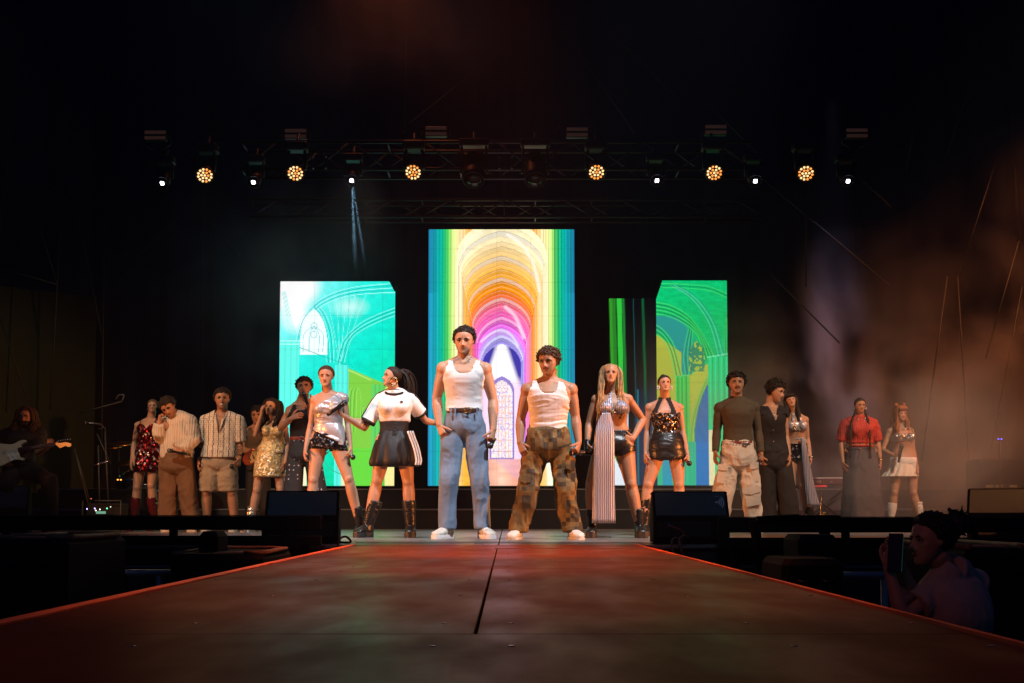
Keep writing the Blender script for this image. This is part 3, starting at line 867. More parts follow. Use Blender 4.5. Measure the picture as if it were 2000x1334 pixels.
        for z, gr in ((0, 1.0), (sole * .5, 1.04), (sole, 1.0)):
            out = []
            prof = [(0.0, .35), (.03, .62), (.15, .80), (.35, .78), (.6, .98), (.8, 1.04), (.94, .80), (1.01, .3)]
            out = [hl + d * L * t + sd * wd * q * gr + Z_ * z for t, q in prof] + [hl + d * L * t - sd * wd * q * gr + Z_ * z for t, q in prof[::-1]]
            rings.append(out)
        g.loft(np.array(rings))
        so = g.build('sole', sole_m or m, o, smooth=False)
        if laces is not None:
            g = G()
            if kind == 'boot':
                for j in range(9):
                    t = .12 + j * .09; c = a + dirn * t; r_ = shaft * np.interp(t, (0, 1), (.9, flare))
                    for q in (-1, 1):
                        g.tube([c + d * (r_ + .004) - sd * .022 * q, c + dirn * .045 + d * (r_ + .006) + sd * .022 * q], .0045, 5)
            else:
                for j in range(5):
                    c = hl + d * L * (.42 + .08 * j) + Z_ * (sole * .6 + .083 - .010 * j)
                    g.tube([c - sd * wd * .45, c + Z_ * .008, c + sd * wd * .45], .005, 5)
            g.build('laces', laces, o)
        return o

    def px_patch(s, name, m, pts, fwd, th=.004, parent=None, label=None):
        """small raised patch (pocket, buckle, letter) from photo outline at the garment's surface"""
        g = G(); c = [P(x, y, s.Y - fwd) for x, y in pts]; n = len(c)
        v = [q for q in c] + [q + V3(0, -th, 0) for q in c]
        f = [tuple(range(n, 2 * n))] + [tuple(range(n))[::-1]] + [(i, (i + 1) % n, n + (i + 1) % n, n + i) for i in range(n)]
        g.add(v, f); o = g.build(name, m, parent or s.root, smooth=False)
        if label: o['label'] = label
        return o

def microphone(p0, p1, label, L=.0, head=.026, group='handheld microphones'):
    """p0: grille end, p1: tail end"""
    p0, p1 = np.asarray(p0), np.asarray(p1); d = nrm(p1 - p0)
    t = thing('microphone', label, 'microphone', p0, group)
    g = G(); ref = (0, 1, 0)
    u = nrm(np.cross(d, Z_ if abs(d[2]) < .9 else X_)); v = np.cross(d, u)
    g.ell(p0, [u * head, v * head, d * head * 1.08], 14, 9); g.build('grille', M['mic_mesh'], t)
    g = G(); g.tube([p0 + d * .002 - d * .004, p0 + d * .004], head * 1.06, 14); g.build('ring', M['steel'], t)
    g = G(); g.tube([p0 + d * .012, p0 + d * .035, p0 + d * .05, p0 + d * .12, p1], [head * .93, head * .80, head * .72, head * .62, head * .58], 12); g.build('handle', M['mic_black'], t)
    return t
# ------------------------------------------------------------------ the stage and its setting
CL, CR, SY = -1.085, 0.93, 8.70            # catwalk edges, front edge of the stage
def struct(name, g, m, smooth=False):
    o = make(name, g.verts(), g.f, m, None, None, smooth); o['kind'] = 'structure'; return o

def m_floor(name, base, rough, mott=.35, scale=2.2, ridge=True, spec=.5):
    m = mat(name, base, rough, spec=spec); nt = m.node_tree; b = nt.nodes['Principled BSDF']
    tc = node(nt, 'TexCoord'); geo = node(nt, 'NewGeometry')
    n1 = node(nt, 'TexNoise'); n1.inputs['Scale'].default_value = scale; n1.inputs['Detail'].default_value = 7; n1.inputs['Roughness'].default_value = .65
    mp = node(nt, 'Mapping'); mp.inputs['Scale'].default_value = (1, .35, 1)
    nt.links.new(geo.outputs['Position'], mp.inputs['Vector']); nt.links.new(mp.outputs['Vector'], n1.inputs['Vector'])
    mr = node(nt, 'MapRange'); mr.inputs['From Min'].default_value = .3; mr.inputs['From Max'].default_value = .7
    mr.inputs['To Min'].default_value = 1 - mott; mr.inputs['To Max'].default_value = 1 + mott
    nt.links.new(n1.outputs['Fac'], mr.inputs['Value'])
    sc_ = node(nt, 'VectorMath', operation='SCALE'); sc_.inputs[0].default_value = base; nt.links.new(mr.outputs[0], sc_.inputs['Scale'])
    nt.links.new(sc_.outputs['Vector'], b.inputs['Base Color'])
    r2 = node(nt, 'MapRange'); r2.inputs['From Min'].default_value = .35; r2.inputs['From Max'].default_value = .65
    r2.inputs['To Min'].default_value = rough * .8; r2.inputs['To Max'].default_value = min(1, rough * 1.25)
    n2 = node(nt, 'TexNoise'); n2.inputs['Scale'].default_value = scale * 2.3; n2.inputs['Detail'].default_value = 6
    nt.links.new(mp.outputs['Vector'], n2.inputs['Vector']); nt.links.new(n2.outputs['Fac'], r2.inputs['Value']); nt.links.new(r2.outputs[0], b.inputs['Roughness'])
    v = node(nt, 'TexVoronoi'); v.inputs['Scale'].default_value = 130; v.inputs['Randomness'].default_value = .2
    nt.links.new(geo.outputs['Position'], v.inputs['Vector'])
    bp = node(nt, 'Bump'); bp.inputs['Strength'].default_value = .25; bp.inputs['Distance'].default_value = .001
    nt.links.new(v.outputs['Distance'], bp.inputs['Height'])
    n3 = node(nt, 'TexNoise'); n3.inputs['Scale'].default_value = 5; n3.inputs['Detail'].default_value = 3
    nt.links.new(geo.outputs['Position'], n3.inputs['Vector'])
    b2 = node(nt, 'Bump'); b2.inputs['Strength'].default_value = .35; b2.inputs['Distance'].default_value = .004
    nt.links.new(n3.outputs['Fac'], b2.inputs['Height']); nt.links.new(bp.outputs['Normal'], b2.inputs['Normal']); nt.links.new(b2.outputs['Normal'], b.inputs['Normal'])
    return m
M['deck'] = m_floor('phenolic_deck_board', (.105, .034, .016), .40, .2, spec=.03)
M['stage_deck'] = m_floor('stage_deck_board', (.17, .155, .15), .34, .4, 1.6, spec=.3)
M['cloth_black'] = mat('black_molton', (.008, .013, .040), .95, bump=(5, .4, .03, (1, 1, .08)))
M['ground'] = m_floor('pit_asphalt', (.03, .03, .033), .8, .3)
M['tape'] = mat('orange_edge_tape', (.85, .17, .035), .5, bump=(30, .5, .003), mottle=(6, .15))
M['case'] = mat('case_black', (.006, .006, .008), .8, spec=.2, bump=(40, .3, .003))
M['wood_edge'] = mat('worn_brown_edge', (.26, .12, .05), .6, mottle=(9, .4))
M['scaf'] = mat('galvanised_tube', (.014, .020, .019), .6, .2, mottle=(8, .3))
M['pipe'] = mat('grey_steel_pipe', (.33, .36, .36), .4, .6)

M['highlight_strip'] = mat('painted_joint_highlight', (.5, .48, .46), .4, .5)
M['white_tape'] = mat('white_gaffer_tape', (.6, .6, .6), .7)
g = G(); g.box((0, 20, -1.16), (120, 120, .1)); struct('ground', g, M['ground'])
# catwalk: carcass, boards with open joints, edge strips
g = G(); g.box(((CL + CR) / 2, (SY - 1) / 2 - .012, -.56), (CR - CL - .04, SY + 1 - .02, 1.0)); cw = struct('catwalk', g, M['black'])
cw['_o'] = [0, 0, 0]
def deck(x0, x1, y0, y1, gap=.0035, parent=cw, m='deck', th=.03, z=0., name='deck_board'):
    g = G(); g.box(((x0 + x1) / 2, (y0 + y1) / 2, z - th / 2), (x1 - x0 - 2 * gap, y1 - y0 - 2 * gap, th), bev=.003)
    return g.build(name, M[m], parent, smooth=False)
SEAM = -.062
deck(CL + .02, CR - .02, -1.0, 2.42, .0012)
deck(CL + .02, SEAM, 2.42, 5.14, .0030); deck(SEAM, CR - .02, 2.42, 5.14, .0030)
deck(CL + .02, SEAM, 5.14, 7.85, .0020); deck(SEAM, CR - .02, 5.14, 7.85, .0020)
deck(CL + .02, CR - .02, 7.85, SY, .0012)
for y_, x0, x1 in ((7.85, SEAM - .02, CR - .03), (9.29, CL - .05, CR + .1)):
    g = G(); g.box(((x0 + x1) / 2, y_, .0015), (x1 - x0, .010, .005)); g.build('joint_highlight', M['highlight_strip'], cw, smooth=False)  # pale strips stand in for the highlight along the board joints
for x_, y_, a_ in ((-.035, 9.85, .1), (.0, 9.78, 1.5), (-.52, 6.9, .4), (.47, 5.8, 1.2)):
    if a_ < .2 or a_ > 1.3: g = G(); g.box((x_, y_, .002), (.16 if a_ < 1 else .03, .03 if a_ < 1 else .16, .0012)); g.build('tape_mark', M['white_tape'], cw, smooth=False)
g = G()
for y_ in (-.2, .6, 1.4, 2.2, 2.64, 3.5, 4.3, 4.95, 5.35, 6.2, 7.0, 7.65):
    for x_ in (CL + .07, CL + .42, SEAM - .07, SEAM + .07, CR - .42, CR - .07):
        g.loft([ring(V3(x_, y_, z_), X_ * r_, Y_ * r_, 8) for z_, r_ in ((.0004, .007), (.0016, .006))])
scr = g.build('screws', M['steel'], cw); scr['kind'] = 'stuff'
for x0, x1 in ((CL - .005, CL + .022), (CR - .022, CR + .005)):
    g = G(); ys = np.linspace(-1, SY, 60); 
    rr = []
    for i, y in enumerate(ys):
        wv = .003 * math.sin(i * 1.7) + .002 * math.sin(i * .6)
        a, b = (x0 + (wv if x1 > 0 else 0), x1 + (0 if x1 > 0 else wv))
        rr.append([(a, y, -.03), (b, y, -.03), (b, y, .004), (a, y, .007)])
    g.loft(rr); g.build('edge_tape', M['tape'], cw, smooth=False)

M['profile'] = mat('aluminium_profile', (.22, .22, .22), .4, .7)
# main stage: carcass and boards
g = G(); g.box((0, SY + .015 + 6.5, -.565), (30, 13.0, 1.05)); st = struct('stage', g, M['black']); st['_o'] = [0, 0, 0]
proto = None
for iy in range(8):
    for ix in range(-6, 6):
        y0 = SY + .01 + iy * 1.0; x0 = ix * 2.0 - .06
        if proto is None:
            proto = deck(-1, 1, -.5, .5, gap=.004, parent=st, m='stage_deck'); o = proto
        else:
            o = proto.copy(); C.objects.link(o); o.parent = st
        o.location = (x0 + 1.0, y0 + .5, random.uniform(-.0012, .0012))
for x_, w_, z_, nm in ((-4.3, 6.3, -.012, 'front_profile'), (4.6, 7.0, -.012, 'front_profile'), (-6, 9.6, -.15, 'lower_profile'), (6, 9.8, -.15, 'lower_profile')):
    g = G(); g.box((x_, SY - .012, z_), (w_, .02, .016)); g.build(nm, M['profile'], st, smooth=False)
M['step_black'] = mat('black_step_board', (.0035, .0035, .0045), .6)
# two broad steps up to the screens
for k, (y, z) in enumerate(((16.4, .265), (17.05, .545))):
    g = G(); g.box((0, (y + 19.2) / 2, z - .135), (13.0, 19.2 - y, .262)); s_ = g.build('step', M['step_black'], st, smooth=False)
    g = G(); g.box((0, y - .004, z - .005), (13.0, .016, .018)); e = g.build('step_nosing', M['profile'], s_, smooth=False)

# backdrop and wings: folded black cloth
def drape(name, p0, p1, z0, z1, n, amp, label=None, m='cloth_black', cat='curtain'):
    g = G(); p0, p1 = np.array(p0), np.array(p1); L = np.linalg.norm(p1 - p0); t = nrm(np.append(p1 - p0, 0)); nn = V3(-t[1], t[0], 0); K = int(n)
    rows = []
    for z in np.linspace(z0, z1, 14):
        row = []
        for i in range(K + 1):
            u = i / K; d = amp * (math.sin(u * L * 7) + .5 * math.sin(u * L * 17 + 1 + z * .2))
            row.append(V3(*(p0 + (p1 - p0) * u), z) + nn * d)
        rows.append(row)
    g.loft(rows, caps=False, closed=False); o = g.build(name, M[m])
    return tag(o, label, cat)
drape('backdrop_curtain', (-16, 19.8), (16, 19.8), -.03, 13, 420, .05, 'black backdrop curtain hanging behind the lit screens')
drape('wing_curtain', (-9.3, 13.5), (-8.0, 19.4), -.03, 12, 90, .05, 'dark wing curtain at the left side of the stage')
drape('wing_curtain', (9.0, 19.4), (10.2, 13.0), -.03, 12, 90, .05, 'dark wing curtain at the right side of the stage')

M['net_green'] = mat('green_windbreak_net', (.006, .018, .010), .9, bump=(60, .6, .01))
drape('windbreak_net', (-7.9, 17.2), (-6.25, 18.6), .01, 3.5, 60, .03, 'dark green net hanging at the far left behind the guitarist', 'net_green', 'net')

# ------------------------------------------------------------------ LED screens
def mix(a, b, t): return a * (1 - t) + b * t
def ramp(x, stops):
    xs = [s_[0] for s_ in stops]; cs = np.array([s_[1] for s_ in stops])
    return np.stack([np.interp(x, xs, cs[:, i]) for i in range(3)], -1)
def over(img, a, col):
    a = np.clip(a, 0, 1)[..., None]; return img * (1 - a) + np.asarray(col) * a
def stroke(X, Yy, pts, w_, soft=1.5):
    """coverage of a thick polyline"""
    d = np.full(X.shape, 1e9)
    pts = np.asarray(pts, float)
    for (x0, y0), (x1, y1) in zip(pts[:-1], pts[1:]):
        dx, dy = x1 - x0, y1 - y0; L = dx * dx + dy * dy + 1e-9
        t = np.clip(((X - x0) * dx + (Yy - y0) * dy) / L, 0, 1)
        d = np.minimum(d, np.hypot(X - x0 - t * dx, Yy - y0 - t * dy))
    return np.clip((w_ / 2 - d) / soft + .5, 0, 1)
def curve(p, n=22): return interp_rows(p, n)
def gothic(X, Yy, cx, hw, apex, spring, bottom=9999, p=1.35):
    R = max(1.02, p) * hw; ya = math.sqrt(R * R - (R - hw) ** 2)
    y = np.clip((spring - Yy) / (spring - apex), 0, 1) * ya
    wd = np.sqrt(np.maximum(R * R - y * y, 0)) - (R - hw); wd = np.where(Yy > spring, hw, wd)
    return np.clip((wd - np.abs(X - cx)) / 1.5 + .5, 0, 1) * (Yy > apex) * (Yy < bottom)
def n2(X, Yy, sx, sy, seed=0):
    return vnoise(np.stack([X.ravel() / sx, Yy.ravel() / sy, np.zeros(X.size) + seed * 3.7], 1), seed).reshape(X.shape)

def paint_centre(X, Yy):
    cx = 401.0; d = np.abs(X - cx)
    base = ramp(d, [(90, (.5, .4, 1)), (105, (.85, .3, .9)), (122, (1, .18, .45)), (140, (1, .2, .10)), (158, (1, .42, .06)), (178, (1, .58, .20)), (200, (1, .80, .42)), (225, (.95, .90, .38)), (248, (.60, .88, .25)), (266, (.08, .62, .10)), (290, (0, .50, .22)), (312, (0, .45, .42)), (357, (.01, .28, .50))])
    band = np.sin(d * .42) * .5 + np.sin(d * .93 + 1) * .35 + n2(X, Yy, 3.2, 900, 3) * .8
    img = base * (1 + .28 * band)[..., None]
    for x, w_ in ((262, 2), (300, 2), (330, 3), (346, 2), (232, 1.5), (283, 1.5)):
        img = over(img, np.clip(w_ / 2 - np.abs(d - x) + .5, 0, 1) * .55, (0, .12, .12))
    img = img * (1 - .25 * np.clip((d - 300) / 60, 0, 1) * (Yy < 360))[..., None]
    N = 30
    for i in range(N):
        t = i / (N - 1); hw = mix(228, 100, t ** .85); apex = mix(-20, 600, t ** .82); spring = mix(190, 730, t ** .9)
        col = ramp(np.array([hw]), [(98, (.42, .34, 1)), (108, (.55, .48, 1)), (116, (.85, .25, .95)), (126, (1, .14, .62)), (138, (1, .22, .42)), (148, (1, .20, .12)), (160, (1, .36, .06)), (176, (1, .50, .12)), (192, (1, .66, .26)), (210, (1, .84, .52)), (228, (1, .93, .60))])[0]
        msk = gothic(X, Yy, cx, hw, apex, spring)
        lum = 1 + .16 * math.sin(i * 2.4) + .10 * math.sin(i * 5.1)
        c_ = np.clip((col - .08) * 1.08 * lum, 0, 1.2)
        col2 = c_[None, None] * (1 + .10 * n2(X, Yy, 26, 14, i)[..., None])
        col2 = col2 * (.80 + .30 * np.clip((Yy - apex) / 90 + .25 * np.sign(X - cx) * np.abs(X - cx) / hw, 0, 1))[..., None]
        if i % 5 == 2: col2 = mix(col2, 1.0, .30)
        img = img * (1 - msk[..., None]) + col2 * msk[..., None]
        inner = gothic(X, Yy, cx, hw - 2.4, apex + 5, spring)
        img = over(img, (msk - inner) * .5, c_ * .6)
        in2 = gothic(X, Yy, cx, hw - 4.5, apex + 10, spring)
        img = over(img, (inner - in2) * .16, (1, .97, .9))
    # pale light falling over the right-hand vault
    img = over(img, stroke(X, Yy, curve([(430, 70), (500, 120), (560, 220), (588, 350)]), 16, 8) * .7, (1, .98, .86))
    img = over(img, stroke(X, Yy, curve([(205, 160), (235, 100), (300, 60)]), 14, 8) * .5, (1, 1, .85))
    img = over(img, stroke(X, Yy, curve([(420, 430), (470, 480), (510, 580)]), 18, 10) * .6, (1, .85, .95))
    img = over(img, stroke(X, Yy, curve([(300, 600), (350, 560), (400, 545), (450, 570), (480, 620)]), 12, 6) * .6, (.85, .9, 1))
    # inside the last arch: deep blue with a white shaft of light
    m_ = gothic(X, Yy, cx, 96, 612, 720)
    img = over(img, m_, (.05, .04, .38))
    half = mix(30, 95, np.clip((Yy - 600) / 200, 0, 1)); 
    img = over(img, np.clip((half - np.abs(X - cx)) / 22, 0, 1) * m_, (1, .95, .98))
    img = over(img, np.clip((Yy - 770) / 60, 0, 1) * m_ * .9, (1, .72, .92))
    # tall traceried window
    fr = gothic(X, Yy, 402, 62, 772, 850, 1180); img = over(img, fr, (.30, .22, .62))
    gl = gothic(X, Yy, 402, 52, 790, 860, 1172); img = over(img, gl, (1, .90, .86))
    r = np.hypot(X - 402, Yy - 823)
    img = over(img, (np.clip(2 - np.abs(r - 32), 0, 1)) * gl, (.5, .2, .5))
    for k in range(6):
        a = k * math.pi / 3; rr = np.hypot(X - 402 - 17 * math.cos(a), Yy - 823 - 17 * math.sin(a)); img = over(img, np.clip(1.6 - np.abs(rr - 10), 0, 1) * .8, (.6, .3, .65))
    lat = ((np.abs((X - 402) % 17.3 - 8.6) > 7.6) | (np.abs((Yy - 870) % 27 - 13) > 11.6)) & (Yy > 862)
    img = over(img, lat * gl * .55, (.75, .28, .45))
    nz = n2(X, Yy, 5, 6, 9); img = over(img, (nz > .35) * gl * (Yy > 850) * .6, (.35, .35, 1)); img = over(img, (nz < -.4) * gl * (Yy > 850) * .5, (1, .45, .15))
    # lit floor of the nave below the window
    fl = np.clip((Yy - 1176) / 3, 0, 1)
    fcol = ramp(d, [(0, (1, .62, .45)), (60, (.95, .42, .30)), (130, (1, .45, .08)), (180, (1, .5, .05)), (235, (1, .75, .35)), (260, (1, .95, .7)), (290, (0, .6, .3)), (357, (0, .45, .5))])
    fcol = fcol * (1 + .15 * n2(X, Yy, 40, 12, 4)[..., None])
    img = img * (1 - fl[..., None] * (d < 250)[..., None]) + fcol * fl[..., None] * (d < 250)[..., None]
    img = over(img, np.clip(((X - 340) - (Yy - 1176) * 1.2) / 30, 0, 1) * fl * (X < 500) * (X > 330) * .5, (.80, .42, .60))
    img = over(img, stroke(X, Yy, [(632, 1190), (640, 1308)], 26, 10) * .8, (1, 1, .85))
    return img

def paint_left(X, Yy):
    u = (X - 97) / 551; v = (Yy - 310) / 952
    img = ramp(np.clip(u * .55 + v * .75, 0, 1.3), [(0, (.6, 1, 1)), (.18, (.22, .95, .95)), (.4, (.02, .86, .74)), (.65, (0, .80, .62)), (.9, (0, .72, .42)), (1.3, (.02, .6, .25))])
    img = img * (1 + .10 * n2(X, Yy, 30, 20, 2) + .05 * n2(X, Yy, 8, 5, 5))[..., None]
    gr = np.clip((X - 425) / 4, 0, 1) * np.clip((Yy - 715 - (X - 430) * .42) / 4, 0, 1); img = over(img, gr, (.22, .62, .06))
    img = over(img, stroke(X, Yy, [(105, 330), (160, 420), (180, 480)], 120, 60), (1, 1, 1))
    img = over(img, np.clip((125 - np.hypot((X - 170) * .9, (Yy - 330) * 1.0)) / 50, 0, 1), (1, 1, 1))
    img = over(img, np.clip((75 - np.hypot((X - 430) * .7, (Yy - 430) * 1.3)) / 70, 0, 1) * .7, (.8, 1, 1))
    for k in range(9): img = over(img, stroke(X, Yy, curve([(300 + k * 26, 352 + k * 3), (330 + k * 20, 420), (360 + k * 10, 560), (385, 700)]), 2.2, 2) * .45, (0, .55, .55) if k % 2 else (.7, 1, 1))
    for k in range(5):
        o_ = k * 9
        img = over(img, stroke(X, Yy, curve([(178 + o_, 590), (205 + o_, 480 + o_ * .5), (300, 390 + o_), (440, 340 + o_), (660, 318 + o_ * 1.2)]), 3.2, 2) * .95, (0, .50, .52) if k % 2 else (.45, .98, .95))
        img = over(img, stroke(X, Yy, curve([(372 + o_, 690), (400 + o_, 590), (480, 510 + o_), (560, 468 + o_), (660, 430 + o_)]), 3.4, 2) * .95, (0, .42, .38) if k % 2 else (.25, .95, .85))
        img = over(img, stroke(X, Yy, curve([(360 - o_, 690), (350 - o_, 560), (320 - o_, 470), (290 - o_, 430)]), 3, 2) * .9, (0, .50, .48) if k % 2 else (.4, .98, .95))
        img = over(img, stroke(X, Yy, curve([(108 + o_ * .5, 360), (130 + o_ * .6, 470), (152 + o_, 590)]), 3, 2) * .6, (.2, .85, .85))
        img = over(img, stroke(X, Yy, curve([(428 + o_, 1010), (432 + o_, 840), (455 + o_ * .6, 812), (490, 870), (520 - o_, 1000)]), 4, 2) * .8, (.05, .42, .05) if k % 2 else (.35, .8, .1))
    tri = gothic(X, Yy, 262, 66, 440, 620, 655); img = over(img, tri, (.9, 1, 1))
    for x in (212, 240, 285, 305): img = over(img, stroke(X, Yy, curve([(x, 640), (x + 2, 560), (262, 520)]), 3, 1.5) * tri * .8, (.1, .6, .65))
    for y in (520, 560): img = over(img, np.clip(2.2 - np.abs(np.hypot(X - 262, Yy - y) - 15), 0, 1) * .8, (.1, .6, .65))
    img = over(img, stroke(X, Yy, [(190, 618), (430, 705)], 4, 2) * .8, (0, .5, .45))
    for x0, x1, c_ in ((104, 192, (.12, .95, .80)), (362, 428, (.1, .88, .75)), (540, 604, (.12, .62, .12))):
        m_ = (X > x0) * (X < x1) * (Yy > (590 if x0 < 200 else (700 if x0 < 400 else 790)))
        img = over(img, m_ * 1.0, c_)
        for j in range(6):
            xx = x0 + (x1 - x0) * (j + .5) / 6; img = over(img, np.clip(2.6 - np.abs(X - xx), 0, 1) * m_ * .5, [q * (.62 if j % 2 else 1.3) for q in c_])
    for y in (590, 604): img = over(img, stroke(X, Yy, [(100, y), (196, y)], 4, 2) * .8, (.7, 1, 1))
    img = over(img, stroke(X, Yy, [(428, 725), (535, 772)], 5, 2), (.55, .85, .2))
    img = over(img, (X > 604) * (Yy > 770) * .9, (.70, .78, .15))
    img = over(img, (X > 604) * (Yy > 1100) * .9, (.95, .85, .35))
    img = over(img, (X > 205) * (X < 232) * (Yy > 1150) * 1., (1, .90, .55)); img = over(img, (X > 395) * (X < 425) * (Yy > 930) * .8, (1, .85, .45))
    img = over(img, (X > 425) * (X < 604) * (Yy > 1090) * .45, (.05, .8, .05))
    img = over(img, stroke(X, Yy, curve([(300, 1100), (340, 1180), (420, 1215)]), 4, 2) * .9, (.05, .4, .2))
    return img

def paint_right(X, Yy):
    u = (X - 350) / 415; v = (Yy - 83) / 1160
    img = ramp(np.clip(v + .15 * u, 0, 1.2), [(0, (.0, .52, .17)), (.35, (.0, .46, .12)), (.7, (.01, .48, .16)), (1.2, (0, .42, .42))])
    img = img * (1 + .14 * n2(X, Yy, 26, 9, 6) + .06 * n2(X, Yy, 8, 4, 3))[..., None]
    img = over(img, stroke(X, Yy, curve([(350, 300), (430, 330), (500, 420), (520, 560)]), 130, 40) * (Yy > 285) * .9, (.02, .26, .26))
    g1 = np.clip((Yy - 380 - (X - 350) * .75) / 6, 0, 1) * (X < 500); img = over(img, g1, (.42, .46, .05))
    ylw = np.clip((X - 440) / 3, 0, 1) * np.clip((X < 655) * 1., 0, 1) * np.clip((Yy - (680 - (X - 440) * .60)) / 4, 0, 1); img = over(img, ylw, (.44, .50, .06))
    img = over(img, ylw * ((Yy % 22) < 1.5) * .25, (.2, .25, .02))
    bl = gothic(X, Yy, 650, 78, 672, 960, 1002, 2.4) ; img = over(img, bl, (.01, .16, .42))
    for k in range(4):
        img = over(img, np.clip(3 - np.abs((650 - X) - (78 + 4 + k * 8) * (1 - np.clip((960 - Yy) / (300 + k * 14), 0, 1) ** 1.6)), 0, 1) * (X < 652) * (Yy > 662 - k * 12) * (Yy < 1000) * .9, (.12, .60, .12) if k % 2 else (.05, .32, .06))
        img = over(img, bl * np.clip(2 - np.abs((X - 600) * 1.0 - k * 16 + (Yy - 800) * .05), 0, 1) * .6, (.0, .08, .26))
    for k in range(7):
        o_ = k * 11
        c_ = (.0, .17, .04) if k % 2 else (.05, .68, .14)
        img = over(img, stroke(X, Yy, curve([(345, 205 + o_), (440, 225 + o_), (540, 285 + o_ * .9), (620 - o_ * .3, 390 + o_ * .3), (690 - o_ * .9, 530)]), 6, 3) * .8, c_)
        if k < 5: img = over(img, stroke(X, Yy, curve([(345, 330 + o_ * 1.2), (400, 370 + o_ * 1.2), (460 - o_ * .5, 460 + o_), (505 - o_, 630)]), 6, 3) * .8, c_)
        if k < 4: img = over(img, stroke(X, Yy, curve([(440 + o_, 110), (560 + o_, 185), (660 + o_, 330), (712 + o_, 520)]), 5, 3) * .7, (.01, .26, .22) if k % 2 else (.10, .66, .38))
        if k < 3: img = over(img, stroke(X, Yy, curve([(380, 100 + o_), (520, 104 + o_), (660, 118 + o_), (765, 160 + o_)]), 5, 3) * .7, c_)
        if k < 5: img = over(img, stroke(X, Yy, curve([(520 + o_, 620), (512 + o_, 500), (540 + o_ * .6, 360)]), 5, 3) * .7, c_)
        if k < 4: img = over(img, stroke(X, Yy, curve([(745 + k * 5, 500), (748 + k * 5, 360), (765, 240)]), 4, 2) * .6, c_)
    win = gothic(X, Yy, 588, 44, 430, 520, 600); img = over(img, win * .9, (.03, .22, .12)); img = over(img, win * (n2(X, Yy, 9, 12, 8) > .1), (.35, .50, .05))
    for x0, x1, c_ in ((462, 540, (.05, .52, .08)), (652, 765, (.01, .60, .20))):
        m_ = (X > x0) * (X < x1) * (Yy > (628 if x0 < 500 else 515)); img = over(img, m_ * 1., c_)
        for j in range(7):
            xx = x0 + (x1 - x0) * (j + .5) / 7; img = over(img, np.clip(3 - np.abs(X - xx), 0, 1) * m_ * .55, [q * (.3 if j % 2 else 1.5) for q in c_])
    img = over(img, stroke(X, Yy, [(455, 628), (545, 622)], 6, 2), (.1, .6, .15)); img = over(img, stroke(X, Yy, [(650, 520), (765, 500)], 7, 2), (.15, .8, .4))
    lo = (Yy > 1000) * (X < 655) * 1.
    img = over(img, lo, (.02, .48, .24)); img = over(img, lo * (X > 575) * (X < 650), (.01, .17, .50)); img = over(img, lo * (X < 440) * (X > 385), (.01, .32, .45))
    img = over(img, lo * np.clip(2 - np.abs((X % 24) - 12), 0, 1) * .4, (0, .2, .2))
    img = over(img, (X > 652) * (X < 684) * (Yy > 930), (.85, .78, .42))
    return img

def paint_strip(X, Yy):
    img = np.zeros(X.shape + (3,)) + (.0006, .0012, .003)
    for x, w_, c_, y0 in ((100, 18, (.03, .34, .02), 0), (117, 20, (.02, .22, .02), 0), (146, 26, (.03, .60, .05), 0), (168, 16, (.01, .20, .03), 0), (224, 5, (.0, .07, .06), 0), (277, 14, (.0, .10, .03), 0)):
        xx = x + (Yy - 180) * .02
        img = over(img, np.clip((w_ / 2 - np.abs(X - xx)) / 3 + .5, 0, 1) * (1 - .35 * np.clip((Yy - 600) / 500, 0, 1)), c_)
    img = over(img, (X > 225) * np.clip((Yy - 640) / 350, 0, .7), (.0, .035, .10))
    img = over(img, np.clip((8 - np.abs(X - 186)) / 3, 0, 1) * (Yy > 830) * (Yy < 960), (.6, .85, 1)); img = over(img, (np.abs(X - 245) < 4) * (Yy > 700) * 1., (0, .15, .2))
    img = over(img, (X > 96) * (X < 100 + (Yy - 1040) * .42) * (Yy > 1060) * 1., (.85, .92, 1))
    return img

